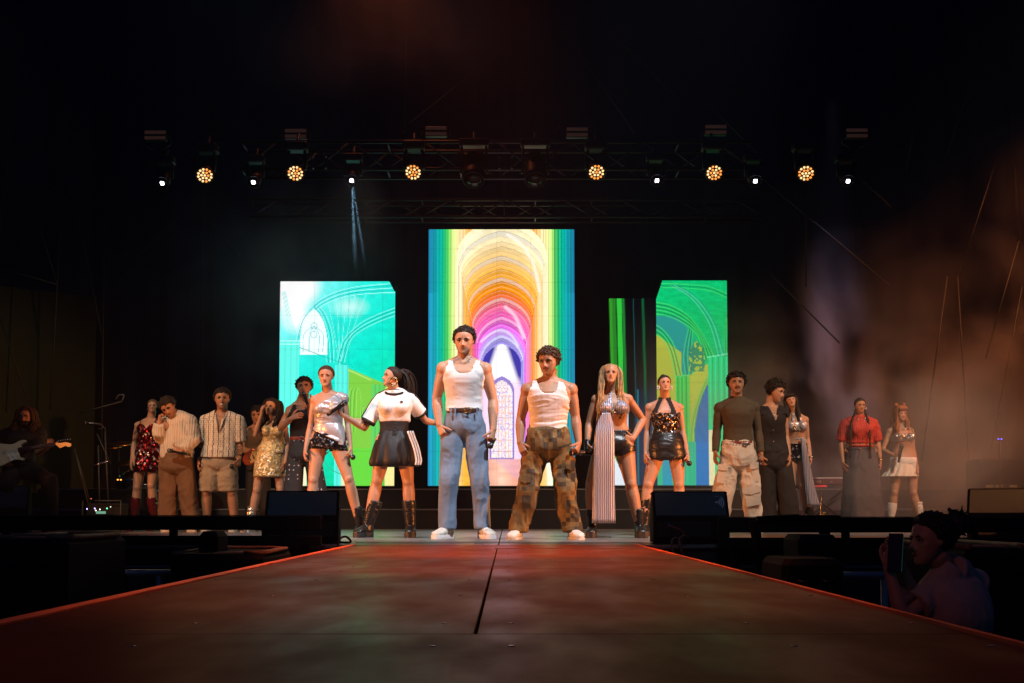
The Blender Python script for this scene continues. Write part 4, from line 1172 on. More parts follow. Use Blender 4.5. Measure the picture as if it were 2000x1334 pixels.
def m_led(strength):
    m = bpy.data.materials.new('led_display'); m.use_nodes = True; nt = m.node_tree
    b = nt.nodes['Principled BSDF']; b.inputs['Base Color'].default_value = (.01, .01, .01, 1); b.inputs['Roughness'].default_value = .5
    a = node(nt, 'Attribute', attribute_name='pixel'); nt.links.new(a.outputs['Color'], b.inputs['Emission Color'])
    b.inputs['Emission Strength'].default_value = strength
    return m
def screen(name, label, px0, px1, pyt, pyb, Y, cw_, zx, zy, painter, strength, cut=None, pitch=.0125):
    """display = a grid of LED dots (one flat-coloured face each) in front of a cabinet"""
    a = P(px0, pyb, Y); b = P(px1, pyt, Y); x0, x1, z0, z1 = a[0], b[0], a[2], b[2]
    nx, nz = int((x1 - x0) / pitch), int((z1 - z0) / pitch)
    xs = np.linspace(x0, x1, nx + 1); zs = np.linspace(z0, z1, nz + 1)
    t = thing(name, label, 'LED screen', ((x0 + x1) / 2, Y, z0))
    xx, zz = np.meshgrid(xs, zs, indexing='xy'); v = np.stack([xx.ravel(), np.full(xx.size, Y), zz.ravel()], 1)
    i = np.arange(nz)[:, None] * (nx + 1) + np.arange(nx)[None]
    F = np.stack([i, i + 1, i + nx + 2, i + nx + 1], -1).reshape(-1, 4)
    uc = (np.arange(nx) + .5) / nx; vc = 1 - (np.arange(nz) + .5) / nz
    U, W = np.meshgrid(uc, vc, indexing='xy'); XX, YY = zx[0] + U * (zx[1] - zx[0]), zy[0] + W * (zy[1] - zy[0])
    col = np.clip(painter(XX, YY), 0, 1.25)
    rs = np.random.default_rng(3); col = col * (.94 + .06 * rs.random(col.shape[:2]))[..., None]
    gx = (np.arange(nx) % 40 == 0)[None] | (np.arange(nz) % 40 == 0)[:, None]; col = np.where(gx[..., None], col * .86, col)
    keep = np.ones(U.shape, bool) if cut is None else cut(XX, YY)
    keep = keep.reshape(-1); F = F[keep]; col = col.reshape(-1, 3)[keep]
    o = make('display', v, [tuple(q) for q in F.tolist()], m_led(strength), t, smooth=False)
    at = o.data.color_attributes.new('pixel', 'FLOAT_COLOR', 'CORNER')
    cc = np.ones((len(F), 4, 4), np.float32); cc[..., :3] = col[:, None, :]; at.data.foreach_set('color', cc.ravel())
    g = G(); g.box(((x0 + x1) / 2, Y + .07, (z0 + z1) / 2), (x1 - x0 - .004, .12, z1 - z0 - .004) if cut is None else (x1 - x0 - .3, .12, z1 - z0 - .4), bev=.006)
    g.build('cabinet', M['black_metal'], t, smooth=False)
    for q in (.2, .8) if z0 > .56 else ():
        g = G(); g.box((x0 + (x1 - x0) * q, Y + .09, (z0 + .545) / 2), (.08, .1, z0 - .545)); g.build('foot', M['black_metal'], t, smooth=False)
    return t
SCR = 1.0
screen('centre_screen', 'tall LED screen showing nested rainbow gothic arches over a glowing window', 835.5, 1121.5, 448, 949, 18.0, 0, (38, 762), (43, 1308), paint_centre, 1.12 * SCR)
screen('side_screen', 'turquoise LED screen showing pale church vaults, left of the tall rainbow one', 543, 772, 549.5, 949, 18.0, 0, (100, 648), (310, 1262), paint_left, 1.12 * SCR, cut=lambda X, Yy: (X - 612) * 1.8 < (Yy - 306) + 8)
screen('side_screen', 'green LED screen showing a vaulted aisle with blue archway, right of the tall one', 1282.5, 1419.5, 548, 948, 18.0, 0, (352, 762), (83, 1243), paint_right, 1.15 * SCR, cut=lambda X, Yy: (X - 350) * 3.0 > 130 - (Yy - 83))
screen('strip_screen', 'narrow mostly black LED screen with thin green vertical bars', 1191, 1281.5, 583, 948, 17.93, 0, (90, 350), (180, 1243), paint_strip, 1.0 * SCR)

# ------------------------------------------------------------------ trusses and lamps over the stage
def tube_part(name, a, b, r, m, parent, n=8):
    g = G(); g.tube([a, b], r, n); return g.build(name, m, parent)
def box_truss(label, px0, px1, pyt, pyb, Y, dep, step, group=None):
    a, b = P(px0, pyb, Y), P(px1, pyt, Y); x0, x1, z0, z1 = a[0], b[0], a[2], b[2]
    t = thing('lighting_truss', label, 'truss', ((x0 + x1) / 2, Y, z0))
    for y in (Y, Y + dep):
        for z in (z0, z1): tube_part('chord', (x0, y, z), (x1, y, z), .024, M['alu'], t)
    n = int((x1 - x0) / step); first = None
    for i in range(n):
        xa, xb = x0 + i * (x1 - x0) / n, x0 + (i + 1) * (x1 - x0) / n
        if i % 2: xa, xb = xb, xa
        tube_part('brace', (xa, Y, z0), (xb, Y, z1), .012, M['alu'], t, 6)
        tube_part('brace', (xb, Y + dep, z0), (xa, Y + dep, z1), .012, M['alu'], t, 6)
        if i % 3 == 0:
            tube_part('strut', (xa, Y, z0), (xa, Y + dep, z0), .012, M['alu'], t, 6); tube_part('strut', (xa, Y, z1), (xa, Y + dep, z1), .012, M['alu'], t, 6)
    return t
box_truss('upper box truss carrying the row of round wash lamps', 470, 1470, 277, 330, 14.6, .40, .42)
box_truss('lower box truss just above the screens', 488, 1492, 390, 423, 17.2, .30, .40)
for x in (985, 1008):
    pass
for i, (x, c_) in enumerate(((975, 'alu'), (1000, 'alu'), (612, 'alu'), (637, 'alu'))):
    pass
# splice brackets in the truss
for x, lb in ((987, 'pair of flat truss connector plates above the tall screen'), (624, 'pair of flat truss connector plates above the left screen')):
    t = thing('truss_connector', lb, 'truss connector', P(x, 320, 14.55))
    for q in (-12, 13):
        c = P(x + q, 318, 14.55); g = G(); g.box(c, (.045, .012, .155), bev=.004); g.build('plate', M['alu'], t, smooth=False)
        for dz in (-.065, .065):
            g = G(); g.ell(c + V3(0, -.008, dz), [X_ * .012, Y_ * .008, Z_ * .012], 8, 5); g.build('bolt', M['steel'], t)

M['led_warm'] = mat('warm_led_cell', (.1, .1, .1), .3, emit=(1, .32, .06), estr=1.5)
M['led_hot'] = mat('pale_led_cell', (.1, .1, .1), .3, emit=(1, .60, .26), estr=1.7)
M['led_white'] = mat('white_beam_source', (.1, .1, .1), .3, emit=(.85, .90, 1), estr=12)
M['glass_dark'] = mat('dark_lens', (.012, .013, .016), .12)
def frame_of(n):
    n = nrm(n); u = nrm(np.cross(V3(0, 0, 1), n)); v = np.cross(n, u); return u, v, n
def wash(px, py, label, aim, R=.090, Y=14.2):
    c = P(px, py, Y); u, v, n = frame_of(aim)
    t = thing('wash_light', label, 'stage light', c, 'round warm wash lights on the upper truss')
    g = G(); g.tube([c - n * .22, c - n * .20, c - n * .10, c - n * .012, c + n * .004], [R * .55, R * .8, R * 1.05, R * 1.18, R * 1.12], 24, ref=v); g.build('head', M['black_metal'], t)
    g = G(); ph = np.linspace(0, 2 * math.pi, 33); g.tube([c + (u * math.cos(p_) + v * math.sin(p_)) * R * 1.14 + n * .008 for p_ in ph], .007, 6); g.build('rim', M['black_metal'], t)
    rs = [(0, 1)] + [(.43, 6)] + [(.84, 12)]; g1, g2 = G(), G(); rr = np.random.default_rng(int(px))
    for r_, k in rs:
        for j in range(k):
            a = j * 2 * math.pi / k + (.26 if k == 12 else 0); cc = c + (u * math.cos(a) + v * math.sin(a)) * R * r_ + n * .010
            (g2 if rr.random() < .55 else g1).ell(cc, [u * R * .165, v * R * .165, n * .012], 8, 5)
    g1.build('led_cells', M['led_warm'], t); g2.build('led_cells', M['led_hot'], t)
    top = c + V3(0, .10, .34)
    for sg in (-1, 1): g = G(); g.tube([c - n * .1 + V3(sg * R * 1.25, 0, 0), c - n * .1 + V3(sg * R * 1.3, .02, .16), top + V3(sg * R * .9, 0, -.03)], .018, 8); g.build('yoke_arm', M['black_metal'], t)
    g = G(); g.box(top, (.26, .18, .11), bev=.02); g.build('base', M['black_metal'], t, smooth=False)
    tube_part('clamp', top, top + V3(0, .1, .18), .02, M['alu'], t)
    L = spot('wash_lamp', c + n * .06, c + n * 6, WASHP, (1, .56, .25), 46, .7, .09); L.parent = t; L.matrix_parent_inverse = t.matrix_world.inverted()
    return t
WASHP = 26
for px, py, lb, aim in ((400, 342, 'warm round wash light, furthest left on the upper truss', (.22, -.78, -.62)), (577, 338, 'warm round wash light above the turquoise screen', (.10, -.80, -.60)),
                        (807, 336, 'warm round wash light above the left edge of the tall screen', (-.05, -.80, -.58)), (1165, 336, 'warm round wash light just right of the tall screen', (.03, -.80, -.60)),
                        (1395, 337, 'warm round wash light above the green vault screen', (-.05, -.80, -.60)), (1574, 338, 'warm round wash light, furthest right on the upper truss', (-.16, -.80, -.58))):
    wash(px, py, lb, aim)
def beam(px, py, label, lit=True, Y=14.3, big=1.0):
    c = P(px, py, Y); u, v, n = frame_of((0, -.75, -.66) if lit else (0, -.55, -.83))
    t = thing('moving_head', label, 'stage light', c, 'small moving heads on the upper truss' if lit else None)
    R = .075 * big
    g = G(); g.tube([c - n * .26 * big, c - n * .24 * big, c - n * .06, c - n * .005], [R * .6, R * .95, R * 1.1, R * 1.05], 18, ref=v); g.build('head', M['black_metal'], t)
    g = G(); g.tube([c - n * .004, c + n * .004], R * .98, 20, ref=v); g.build('lens', M['glass_dark'], t)
    g = G(); ph = np.linspace(0, 2 * math.pi, 25); g.tube([c + (u * math.cos(p_) + v * math.sin(p_)) * R * 1.02 for p_ in ph], .006, 6); g.build('rim', M['alu'] if not lit else M['black_metal'], t)
    if lit:
        g = G(); g.box(c + n * .012, (.042, .012, .042), np.stack([u, n, v], 1), bev=.01); g.build('light_source', M['led_white'], t)
    top = c + V3(0, .12, .30 * big)
    for sg in (-1, 1): g = G(); g.tube([c - n * .12 + V3(sg * R * 1.3, 0, 0), top + V3(sg * R * 1.2, 0, 0)], .014, 8); g.build('yoke_arm', M['black_metal'], t)
    g = G(); g.box(top, (.22 * big, .16, .09), bev=.015); g.build('base', M['black_metal'], t, smooth=False)
    tube_part('clamp', top, top + V3(0, .1, .16), .018, M['alu'], t)
    return t
for px, py, lb in ((317, 357, 'white beam light, outermost on the left'), (495, 355, 'white beam light between the two leftmost warm wash lights'), (687, 352, 'white beam light throwing a thin blue shaft straight down'),
                   (1283, 352, 'white beam light over the strip screen, right of centre'), (1475, 353, 'white beam light between the two rightmost warm wash lights'), (1656, 353, 'white beam light, outermost on the right')):
    beam(px, py, lb)
beam(925, 352, 'unlit dark moving head, left one above the tall screen', False, big=1.6); beam(1046, 352, 'unlit dark moving head, right one above the tall screen', False, big=1.6)
def blinder(px, py, label, Y=14.9):
    c = P(px, py, Y); t = thing('blinder_light', label, 'stage light', c, 'rectangular blinders above the truss')
    g = G(); g.box(c, (.275, .09, .125), bev=.012); g.build('housing', M['black_metal'], t, smooth=False)
    for dz in (-.034, .034):
        g = G(); g.box(c + V3(0, -.048, dz), (.26, .008, .042), bev=.004); g.build('lamp_panel', M['blind'], t, smooth=False)
    for sg in (-1, 1): g = G(); g.tube([c + V3(sg * .17, 0, 0), c + V3(sg * .175, .02, -.10), c + V3(sg * .05, .05, -.16)], .01, 6); g.build('yoke_arm', M['alu'], t)
M['blind'] = mat('blinder_face', (.12, .085, .07), .5, emit=(.5, .22, .14), estr=.03)
for px, py, lb in ((305, 266, 'dim rectangular blinder, outermost on the left'), (578, 263, 'rectangular blinder above the turquoise screen'), (852, 258, 'brownish rectangular blinder left of the tall screen centre'),
                   (1127, 260, 'rectangular blinder above the right edge of the tall screen'), (1397, 255, 'rectangular blinder above the green vault screen'), (1672, 262, 'dim rectangular blinder, outermost on the right')):
    blinder(px, py, lb)

# scaffold towers either side, seen as thin tubes
def scaffold(label, lines, Y, r=.011, name='scaffold_tower', cat='scaffold'):
    t = thing(name, label, cat, P(lines[0][0], lines[0][1], Y))
    for l in lines:
        a, b = P(l[0], l[1], Y + (l[4] if len(l) > 4 else 0)), P(l[2], l[3], Y + (l[5] if len(l) > 5 else 0))
        tube_part('tube', a, b, l[6] if len(l) > 6 else r, M['scaf'], t)
scaffold('thin greenish scaffold tower at the far left', [(38, 60, -6, 520), (25, 278, 112, 556), (118, 450, 98, 800), (-10, 590, 52, 775), (135, 358, 172, 520), (172, 520, 200, 660), (205, 400, 196, 1000), (-10, 520, 112, 556)], 17.2)
scaffold('guy wires and diagonal tubes left of the beam lights', [(392, 382, 215, 556), (395, 360, 395, 800), (410, 430, 470, 500)], 18.2, .012, 'guy_wires', 'wires')
scaffold('tall scaffold tower in the smoke at the far right', [(1950, 300, 1872, 540), (1870, 540, 1892, 900), (1930, 60, 1850, 300), (1968, 50, 1990, 480), (1996, 560, 1935, 880), (1822, 60, 1770, 330), (1990, 470, 1925, 700), (1850, 540, 1800, 900)], 16.4)
scaffold('steel guy wires running down behind the right wash lights', [(1486, 346, 1740, 560), (1678, 345, 1740, 405), (1574, 360, 1574, 560), (1500, 530, 1640, 670), (1380, 200, 1480, 300)], 15.8, .010, 'guy_wires', 'wires')
scaffold('rigging wires rising from the trusses', [(800, 240, 1000, 80), (1180, 50, 1320, 190), (795, 0, 790, 260), (600, 60, 720, 0), (1240, 260, 1100, 60), (985, 330, 985, 420)], 16.0, .007, 'rigging_wires', 'wires')

# ------------------------------------------------------------------ low barrier rail and pit furniture
def rail(label, x0, x1, top, under, low0, low1, posts, Y=8.45):
    z = lambda py: P(990, py, Y)[2]; xa, xb = P(x0, 1010, Y)[0], P(x1, 1010, Y)[0]
    t = thing('barrier_rail', label, 'rail', ((xa + xb) / 2, Y, z(low1)))
    for nm, a, b in (('upper_rail', top, under), ('lower_rail', low0, low1)):
        g = G(); g.box(((xa + xb) / 2, Y, (z(a) + z(b)) / 2), (xb - xa, .07, z(a) - z(b)), bev=.006); g.build(nm, M['case'], t, smooth=False)
    g = G(); g.box(((xa + xb) / 2, Y - .03, z(top) + .004), (xb - xa, .012, .006)); g.build('top_edge', M['wood_dim'], t, smooth=False)
    for p_ in posts:
        x = P(p_, 1000, Y)[0]; g = G(); g.box((x, Y - .005, (z(under) + z(low0)) / 2), (.05, .05, z(under) - z(low0) + .01), bev=.004); g.build('post', M['case'], t, smooth=False)
    for q in (xa + .12, xb - .12):
        g = G(); g.box((q, Y + .05, (z(low1) - 1.11) / 2), (.06, .06, z(low1) + 1.11), bev=.004); g.build('leg', M['case'], t, smooth=False)
M['wood_dim'] = mat('worn_edge', (.05, .032, .025), .5)
rail('long low black barrier rail along the stage front, left of the catwalk', -30, 628, 1008, 1035, 1046, 1065, (15, 340, 520, 560))
rail('long low black barrier rail along the stage front, right of the catwalk', 1402, 2040, 1011, 1040, 1050, 1070, (1478, 1612, 1650, 1900))
def case(label, px0, px1, pyt, pyb, Y, dep=.6, trim=True, cat='equipment case'):
    a, b = P(px0, pyb, Y), P(px1, pyt, Y)
    t = thing('equipment_case', label, cat, ((a[0] + b[0]) / 2, Y, a[2]))
    w_ = b[0] - a[0]; h_ = b[2] - a[2]; cx = (a[0] + b[0]) / 2
    zb = -1.11
    g = G(); g.box((cx, Y + dep / 2, (b[2] + zb) / 2), (w_, dep, b[2] - zb), bev=.03); g.build('shell', M['case'], t, smooth=False)
    if trim:
        g = G(); zt = b[2] + .003; c_ = [(a[0] + .02, Y + .02), (a[0] + .02, Y + dep - .02), (b[0] - .10, Y + dep - .02), (b[0] - .012, Y + dep - .12), (b[0] - .012, Y + .10), (b[0] - .1, Y + .02)]
        g.tube([(x, y, zt) for x, y in c_], .014, 6, ex=4); g.build('edge_trim', M['wood_edge'], t)
        g = G(); g.box((b[0] - .2, Y + .15, b[2] + .004), (.16, .08, .004)); g.build('sticker', M['sticker'], t, smooth=False)
    for q in (.3, .7): g = G(); g.tube([(a[0] + w_ * (q - .08), Y - .012, b[2] - .10), (a[0] + w_ * q, Y - .03, b[2] - .11), (a[0] + w_ * (q + .08), Y - .012, b[2] - .10)], .008, 6); g.build('handle', M['black_metal'], t)
    return t
M['sticker'] = mat('pink_sticker', (.55, .14, .13), .6)
case('black case with worn brown rounded edge at the far left of the pit', -20, 130, 1052, 1180, 5.6, .9)
case('black case with brown rim and pink sticker beside the catwalk', 330, 512, 1082, 1130, 6.6, .9)
case('narrow upright black case standing before the left rail', 385, 424, 1038, 1085, 6.9, .3, False)
case('upright black case standing before the right rail', 1562, 1640, 1045, 1095, 6.3, .4, False)
case('wide black case with rounded corners right of the catwalk', 1530, 1650, 1092, 1200, 5.8, .5, False)
case('black case with worn trim behind the filming woman', 1890, 2040, 1070, 1200, 5.4, 1.1)
for x0, x1, py, lb in ((100, 335, 1120, 'grey steel pipe crossing the pit left of the catwalk'), (1560, 1745, 1124, 'grey steel pipe crossing the pit right of the catwalk')):
    a, b = P(x0, py, 6.9), P(x1, py, 6.9); g = G(); g.tube([a, b], .022, 12)
    t = thing('pit_pipe', lb, 'pipe', a); g.build('tube', M['pipe'], t)
    for q in (.1, .9): tube_part('leg', a + (b - a) * q, (a + (b - a) * q) * V3(1, 1, 0) + V3(0, 0, -1.11), .02, M['pipe'], t)
t = thing('folding_gate', 'leaning black barrier gate at the right of the catwalk', 'gate', P(1480, 1100, 6.0))
for a, b in (((1470, 1018), (1492, 1150)), ((1478, 1016), (1560, 1012)), ((1520, 1014), (1640, 1014)), ((1605, 1016), (1612, 1090))):
    g = G(); g.tube([P(*a, 6.6), P(*b, 6.6)], .022, 6, ex=4); g.build('bar', M['case'], t)

# ------------------------------------------------------------------ stage monitors
def monitor(label, x0, x1, yt, yb, Y, ang=0., logo=False, jack=False, ex=0., dep=.42):
    a, b = P(x0, yb, Y), P(x1, yt, Y); w_ = b[0] - a[0]; h_ = b[2] - 0.004; cx = (a[0] + b[0]) / 2; c, s_ = math.cos(ang), math.sin(ang)
    t = thing('stage_monitor', label, 'speaker', (cx, Y, 0.004))
    def T(p): x, y, z = p; return V3(cx + x * c - y * s_, Y + x * s_ + y * c, z + .004)
    prof = [(.03, 0), (0, .035), (0, h_ * .50), (.15, h_), (.24, h_), (dep, h_ * .25), (dep, 0)]
    g = G(); rr = []
    for x in (-w_ / 2, -w_ / 2 + .012, w_ / 2 - .012, w_ / 2):
        k = .97 if abs(x) > w_ / 2 - .006 else 1.
        m_ = np.array(prof).mean(0); rr.append([T((x, m_[0] + (p[0] - m_[0]) * k, m_[1] + (p[1] - m_[1]) * k)) for p in prof])
    g.loft(rr); g.build('cabinet', M['case'], t, smooth=False)
    def Q(x, u, off):        # on the slanted upper panel
        y0, z0, y1, z1 = 0, h_ * .50, .15, h_; nx = nrm(V3(0, -(z1 - z0), (y1 - y0)))
        return T((x, y0 + (y1 - y0) * u + nx[1] * off, z0 + (z1 - z0) * u + nx[2] * off))
    g = G(); e = w_ / 2 - .02; v = [Q(-e, .06, .004), Q(e, .06, .004), Q(e, .94, .004), Q(-e, .94, .004), Q(-e, .06, -.004), Q(e, .06, -.004), Q(e, .94, -.004), Q(-e, .94, -.004)]
    g.add(v, [(0, 1, 2, 3), (7, 6, 5, 4), (0, 4, 5, 1), (1, 5, 6, 2), (2, 6, 7, 3), (3, 7, 4, 0)]); g.build('grille', M['grille'], t, smooth=False)
    g = G(); g.box(T((0, -.003, h_ * .27)), (w_ - .05, .008, h_ * .30), bev=.004); pn = g.build('connector_panel', M['black_metal'], t, smooth=False)
    g = G(); g.tube([T((-w_ * .42, -.012, h_ * .30)), T((-w_ * .42, .002, h_ * .30))], .022, 12); g.build('socket', M['black'], t)
    if logo:
        M['logo'] = M.get('logo') or mat('white_print', (.8, .82, .85), .5)
        cx0, cu = w_ / 2 - .075, .55; pxm = 1 / (FPX / Y); g = G()
        sc_u = 1.35 * pxm / math.hypot(.15, h_ * .5)
        g.ell(Q(cx0 - .012, cu, .007), [X_ * .0055, nrm(Q(0, 1, 0) - Q(0, 0, 0)) * .0075, Y_ * .002], 10, 6)
        for k, (r_, th) in enumerate(((3.2, .0020), (6.4, .0028), (10, .0034), (14.2, .0044))):
            sp = .75; pts = [Q(cx0 - .012 + r_ * pxm * math.cos(a_), cu + r_ * sc_u * math.sin(a_), .007) for a_ in np.linspace(-sp, sp, 9)]
            g.tube(pts, [th * .6] + [th] * 7 + [th * .6], 5)
        g.build('logo', M['logo'], t, smooth=False)
        g = G(); v = [Q(cx0 - .02, cu + .22, .006), Q(cx0 + .032, cu + .22, .006), Q(cx0 + .032, cu + .26, .006), Q(cx0 - .02, cu + .26, .006)]; g.add(v, [(0, 1, 2, 3)]); g.build('logo_line', M['steel'], t, smooth=False)
    if jack:
        g = G(); p0 = T((-w_ * .30, -.012, h_ * .34)); g.tube([p0, p0 + V3(0, -.03, 0)], .011, 10); g.build('plug', M['steel'], t)
        g = G(); g.tube(interp_rows([p0 + V3(0, -.03, 0), p0 + V3(.03, -.07, -.012), p0 + V3(.075, -.07, -.03), p0 + V3(.10, -.06, -.06), p0 + V3(.06, -.06, -.17)], 16), .006, 8); g.build('cable', M['belt_red'], t)
    return t
monitor('black wedge monitor at the left corner where catwalk meets stage', 517, 661, 958, 1062, 8.95, .09)
monitor('black wedge monitor with white sound-wave logo and plugged cable', 1277, 1424, 959, 1062, 8.95, -.05, True, True)
monitor('black wedge monitor at the far right of the stage', 1893, 2040, 953, 1035, 9.6, -.45, dep=.55)
def cable(pts, label, r=.008):
    g = G(); g.tube(interp_rows(pts, 40), r, 8); o = g.build('cable', M['black_rubber']); tag(o, label, 'cable')
cable([(CL - .10, 8.6, -.1), (CL - .09, 8.62, .03), (CL - .05, 8.66, .06), (CL - .02, 8.72, .03), (CL - .06, 8.9, .012), (CL - .2, 9.2, .012)], 'black cable looping over the left stage corner')
cable([(CR + .25, 8.55, -.15), (CR + .22, 8.60, .02), (CR + .28, 8.66, .05), (CR + .34, 8.8, .014), (CR + .3, 9.1, .012)], 'black cable looping over the right stage corner')
cable([(CR + .31, 8.5, -.15), (CR + .27, 8.58, .03), (CR + .33, 8.64, .06), (CR + .40, 8.8, .014), (CR + .5, 9.2, .012)], 'second black cable beside the right stage corner')

# ------------------------------------------------------------------ backline, left
def stand(label, base, top, boom=None, mic=None, legs=True, name='microphone_stand', tripod=.28):
    t = thing(name, label, 'stand', base)
    tube_part('pole', base + V3(0, 0, .12), top, .010, M['scaf'], t)
    for k in range(3):
        a = k * 2.09 + .4; tube_part('leg', base + V3(0, 0, .2), base + V3(math.cos(a) * tripod, math.sin(a) * tripod, .012), .008, M['scaf'], t)
    if boom is not None: tube_part('boom', boom[0], boom[1], .009, M['scaf'], t)
    return t
gy = 14.2
def fl(px, Y): return P(px, 1000, Y) * V3(1, 1, 0) + V3(0, 0, .003)
stand('tall boom stand with its long arm slanting up, far left', fl(195, gy), P(192, 870, gy), (P(155, 807, gy), P(238, 784, gy)))
g = G(); g.tube(interp_rows([P(238, 784, gy), P(242, 772, gy), P(232, 772, gy), P(226, 780, gy)], 12), .008, 6); o = g.build('cable', M['black_rubber']); tag(o, 'short cable looped at the tip of the slanting boom', 'cable')
stand('microphone stand right of the white guitar with leaning pole', fl(180, gy - .3), P(146, 876, gy - .3), (P(146, 876, gy - .3), P(178, 990, gy - .3)))
stand('straight stand holding the vocal microphone near the drums', fl(213, gy), P(205, 835, gy), (P(190, 848, gy), P(215, 905, gy)))
t = microphone(P(168, 826, gy - .05), P(196, 829, gy - .05), 'silvery vocal microphone on the stand near the drums', group=None)
g = G(); g.tube(interp_rows([P(196, 829, gy - .05), P(202, 833, gy - .05), P(198, 838, gy - .05), P(190, 836, gy)], 10), .006, 6); o = g.build('cable', M['black_rubber']); tag(o, 'cable hooked under the vocal microphone', 'cable')
M['chrome'] = mat('chrome', (.75, .8, .8), .15, 1.)
g = G(); g.tube([P(177, 911, gy - .4), P(211, 900, gy - .4)], .008, 8); o = g.build('chrome_bar', M['chrome']); tag(o, 'shiny chrome bar slanting between the stands', 'stand arm')
# rack of electronics with little lights
a, b = P(161, 1004, gy - .6), P(236, 978, gy - .6); t = thing('effects_rack', 'low open rack with blue, white and green indicator lights', 'rack', ((a[0] + b[0]) / 2, gy - .6, .004))
z0, z1 = .02, b[2]; w_ = b[0] - a[0]
for p_, q_ in (((a[0], z0), (a[0], z1)), ((b[0], z0), (b[0], z1)), ((a[0] + w_ * .32, z1), (b[0], z1)), ((a[0], z0), (b[0], z0))):
    g = G(); g.tube([(p_[0], gy - .6, p_[1]), (q_[0], gy - .6, q_[1])], .008, 6, ex=4); g.build('frame_bar', M['scaf'], t)
g = G(); g.box(((a[0] + b[0]) / 2, gy - .40, (z0 + z1) / 2 - .01), (w_ - .04, .3, z1 - z0 - .04), bev=.01); g.build('unit', M['case'], t, smooth=False)
for px, py, c_, e_ in ((170, 994, (.35, .35, 1), 6), (185, 993, (.45, .35, 1), 6), (187, 997, (1, .9, .6), 4), (195, 995, (.9, .9, .9), 4), (209, 993, (.1, 1, .4), 4), (216, 990, (.7, .8, .7), 1.5), (178, 974, (1, .15, .05), 1.)):
    c = P(px, py, gy - .62); g = G(); g.ell(c, [X_ * .007, Y_ * .005, Z_ * .007], 8, 5); g.build('indicator', mat('indicator', (.1, .1, .1), emit=c_, estr=e_), t)
g = G(); a_, b_ = P(188, 1003, gy - .62), P(206, 1000, gy - .62); c = P(197, 1001, gy - .62); g.box(c, (.105, .01, .028)); g.build('display', mat('small_display', (.1, .1, .1), emit=(.1, .55, .40), estr=.6), t, smooth=False)
for px, py in ((231, 937), (236, 937.5)):
    pass
t = thing('amplifier_light', 'two tiny orange lights glowing beside the drums', 'indicator lights', P(232, 937, 15.3))
for px in (230, 236):
    g = G(); g.ell(P(px, 937, 15.3), [X_ * .012, Y_ * .006, Z_ * .009], 8, 5); g.build('lamp', mat('orange_indicator', (.1, .1, .1), emit=(1, .35, .05), estr=3), t)
g = G(); c = P(233, 960, 15.5); g.box((c[0], 15.55, .26), (.75, .4, .51), bev=.02); g.build('amplifier', M['case'], t, smooth=False)
# drum kit
dk = thing('drum_kit', 'dark drum kit half hidden behind the burgundy dress', 'drum kit', fl(300, 15.8))
M['shell'] = mat('drum_shell', (.02, .03, .03), .25, coat=.5); M['drumhead'] = mat('drum_head', (.03, .032, .035), .5); M['cymbal'] = mat('cymbal_bronze', (.35, .24, .10), .3, .9)
def drum(c, ax, r, d, parent):
    u, v, n = frame_of(ax); c = np.array(c)
    g = G(); g.tube([c - n * d / 2, c + n * d / 2], r, 28, ref=v); o = g.build('drum', M['shell'], parent)
    g = G(); ph = np.linspace(0, 2 * math.pi, 33)
    for q in (-1, 1): g.tube([c + n * q * d / 2 + (u * math.cos(p_) + v * math.sin(p_)) * r * 1.02 for p_ in ph], .010, 6)
    g.build('rim', M['chrome'], o)
    g = G(); g.tube([c + n * (d / 2 + .001), c + n * (d / 2 + .004)], r * .97, 28, ref=v); g.build('drum_head', M['drumhead'], o)
drum((P(285, 990, 15.8)[0], 15.8, .29), (0, -1, .02), .28, .42, dk); drum((P(326, 990, 15.9)[0], 15.9, .45), (0, -.3, 1), .20, .32, dk)
drum((P(262, 960, 15.9)[0], 15.95, .62), (0, -.5, .9), .15, .2, dk); drum((P(305, 960, 15.9)[0], 15.95, .66), (0, -.5, .9), .15, .2, dk); drum((P(245, 960, 15.9)[0], 16.1, .6), (0, -.2, 1), .18, .16, dk)
for px, py, r_ in ((232, 867, .22), (252, 905, .20), (216, 873, .16), (345, 880, .2)):
    c = P(px, py, 16.0); g = G(); g.loft([ring(c + V3(0, 0, dz), X_ * q, Y_ * q + Z_ * q * .2, 24) for q, dz in ((r_, 0), (r_ * .6, .012), (r_ * .2, .02), (r_ * .1, .04))]); cy = g.build('cymbal', M['cymbal'], dk)
    tube_part('stand', (c[0], c[1], .02), c, .011, M['scaf'], dk)
# dark amplifier / floor wedge at the far left
monitor('dim green-lit wedge monitor at the far left of the stage', -8, 54, 948, 1002, 13.4, .25, dep=.4)

# ------------------------------------------------------------------ backline, right
ky = 15.6
t = thing('keyboard_stand', 'black keyboard on its stand in the smoke', 'keyboard', fl(1615, ky))
a, b = P(1580, 947, ky), P(1650, 934, ky); cx = (a[0] + b[0]) / 2
g = G(); g.box((cx, ky + .14, (a[2] + b[2]) / 2), (b[0] - a[0] + .3, .3, b[2] - a[2]), bev=.01); kb = g.build('case', mat('keyboard_case', (.10, .03, .035), .45), t, smooth=False)
g = G(); g.box((cx, ky + .12, b[2] + .006), (b[0] - a[0] + .2, .2, .010)); g.build('keys', M['white_leather'], kb, smooth=False)
g = G(); c = P(1603, 949.5, ky - .02); g.box(c, (.155, .02, .022)); g.build('red_strip', mat('red_strip', (.7, .05, .05), .4, emit=(1, .08, .08), estr=.35), t, smooth=False)
for sx in (-1, 1):
    tube_part('stand_leg', (cx + sx * .35, ky + .02, a[2]), (cx - sx * .35, ky + .02, .01), .016, M['black_metal'], t); tube_part('stand_leg', (cx + sx * .35, ky + .26, a[2]), (cx - sx * .35, ky + .26, .01), .016, M['black_metal'], t)
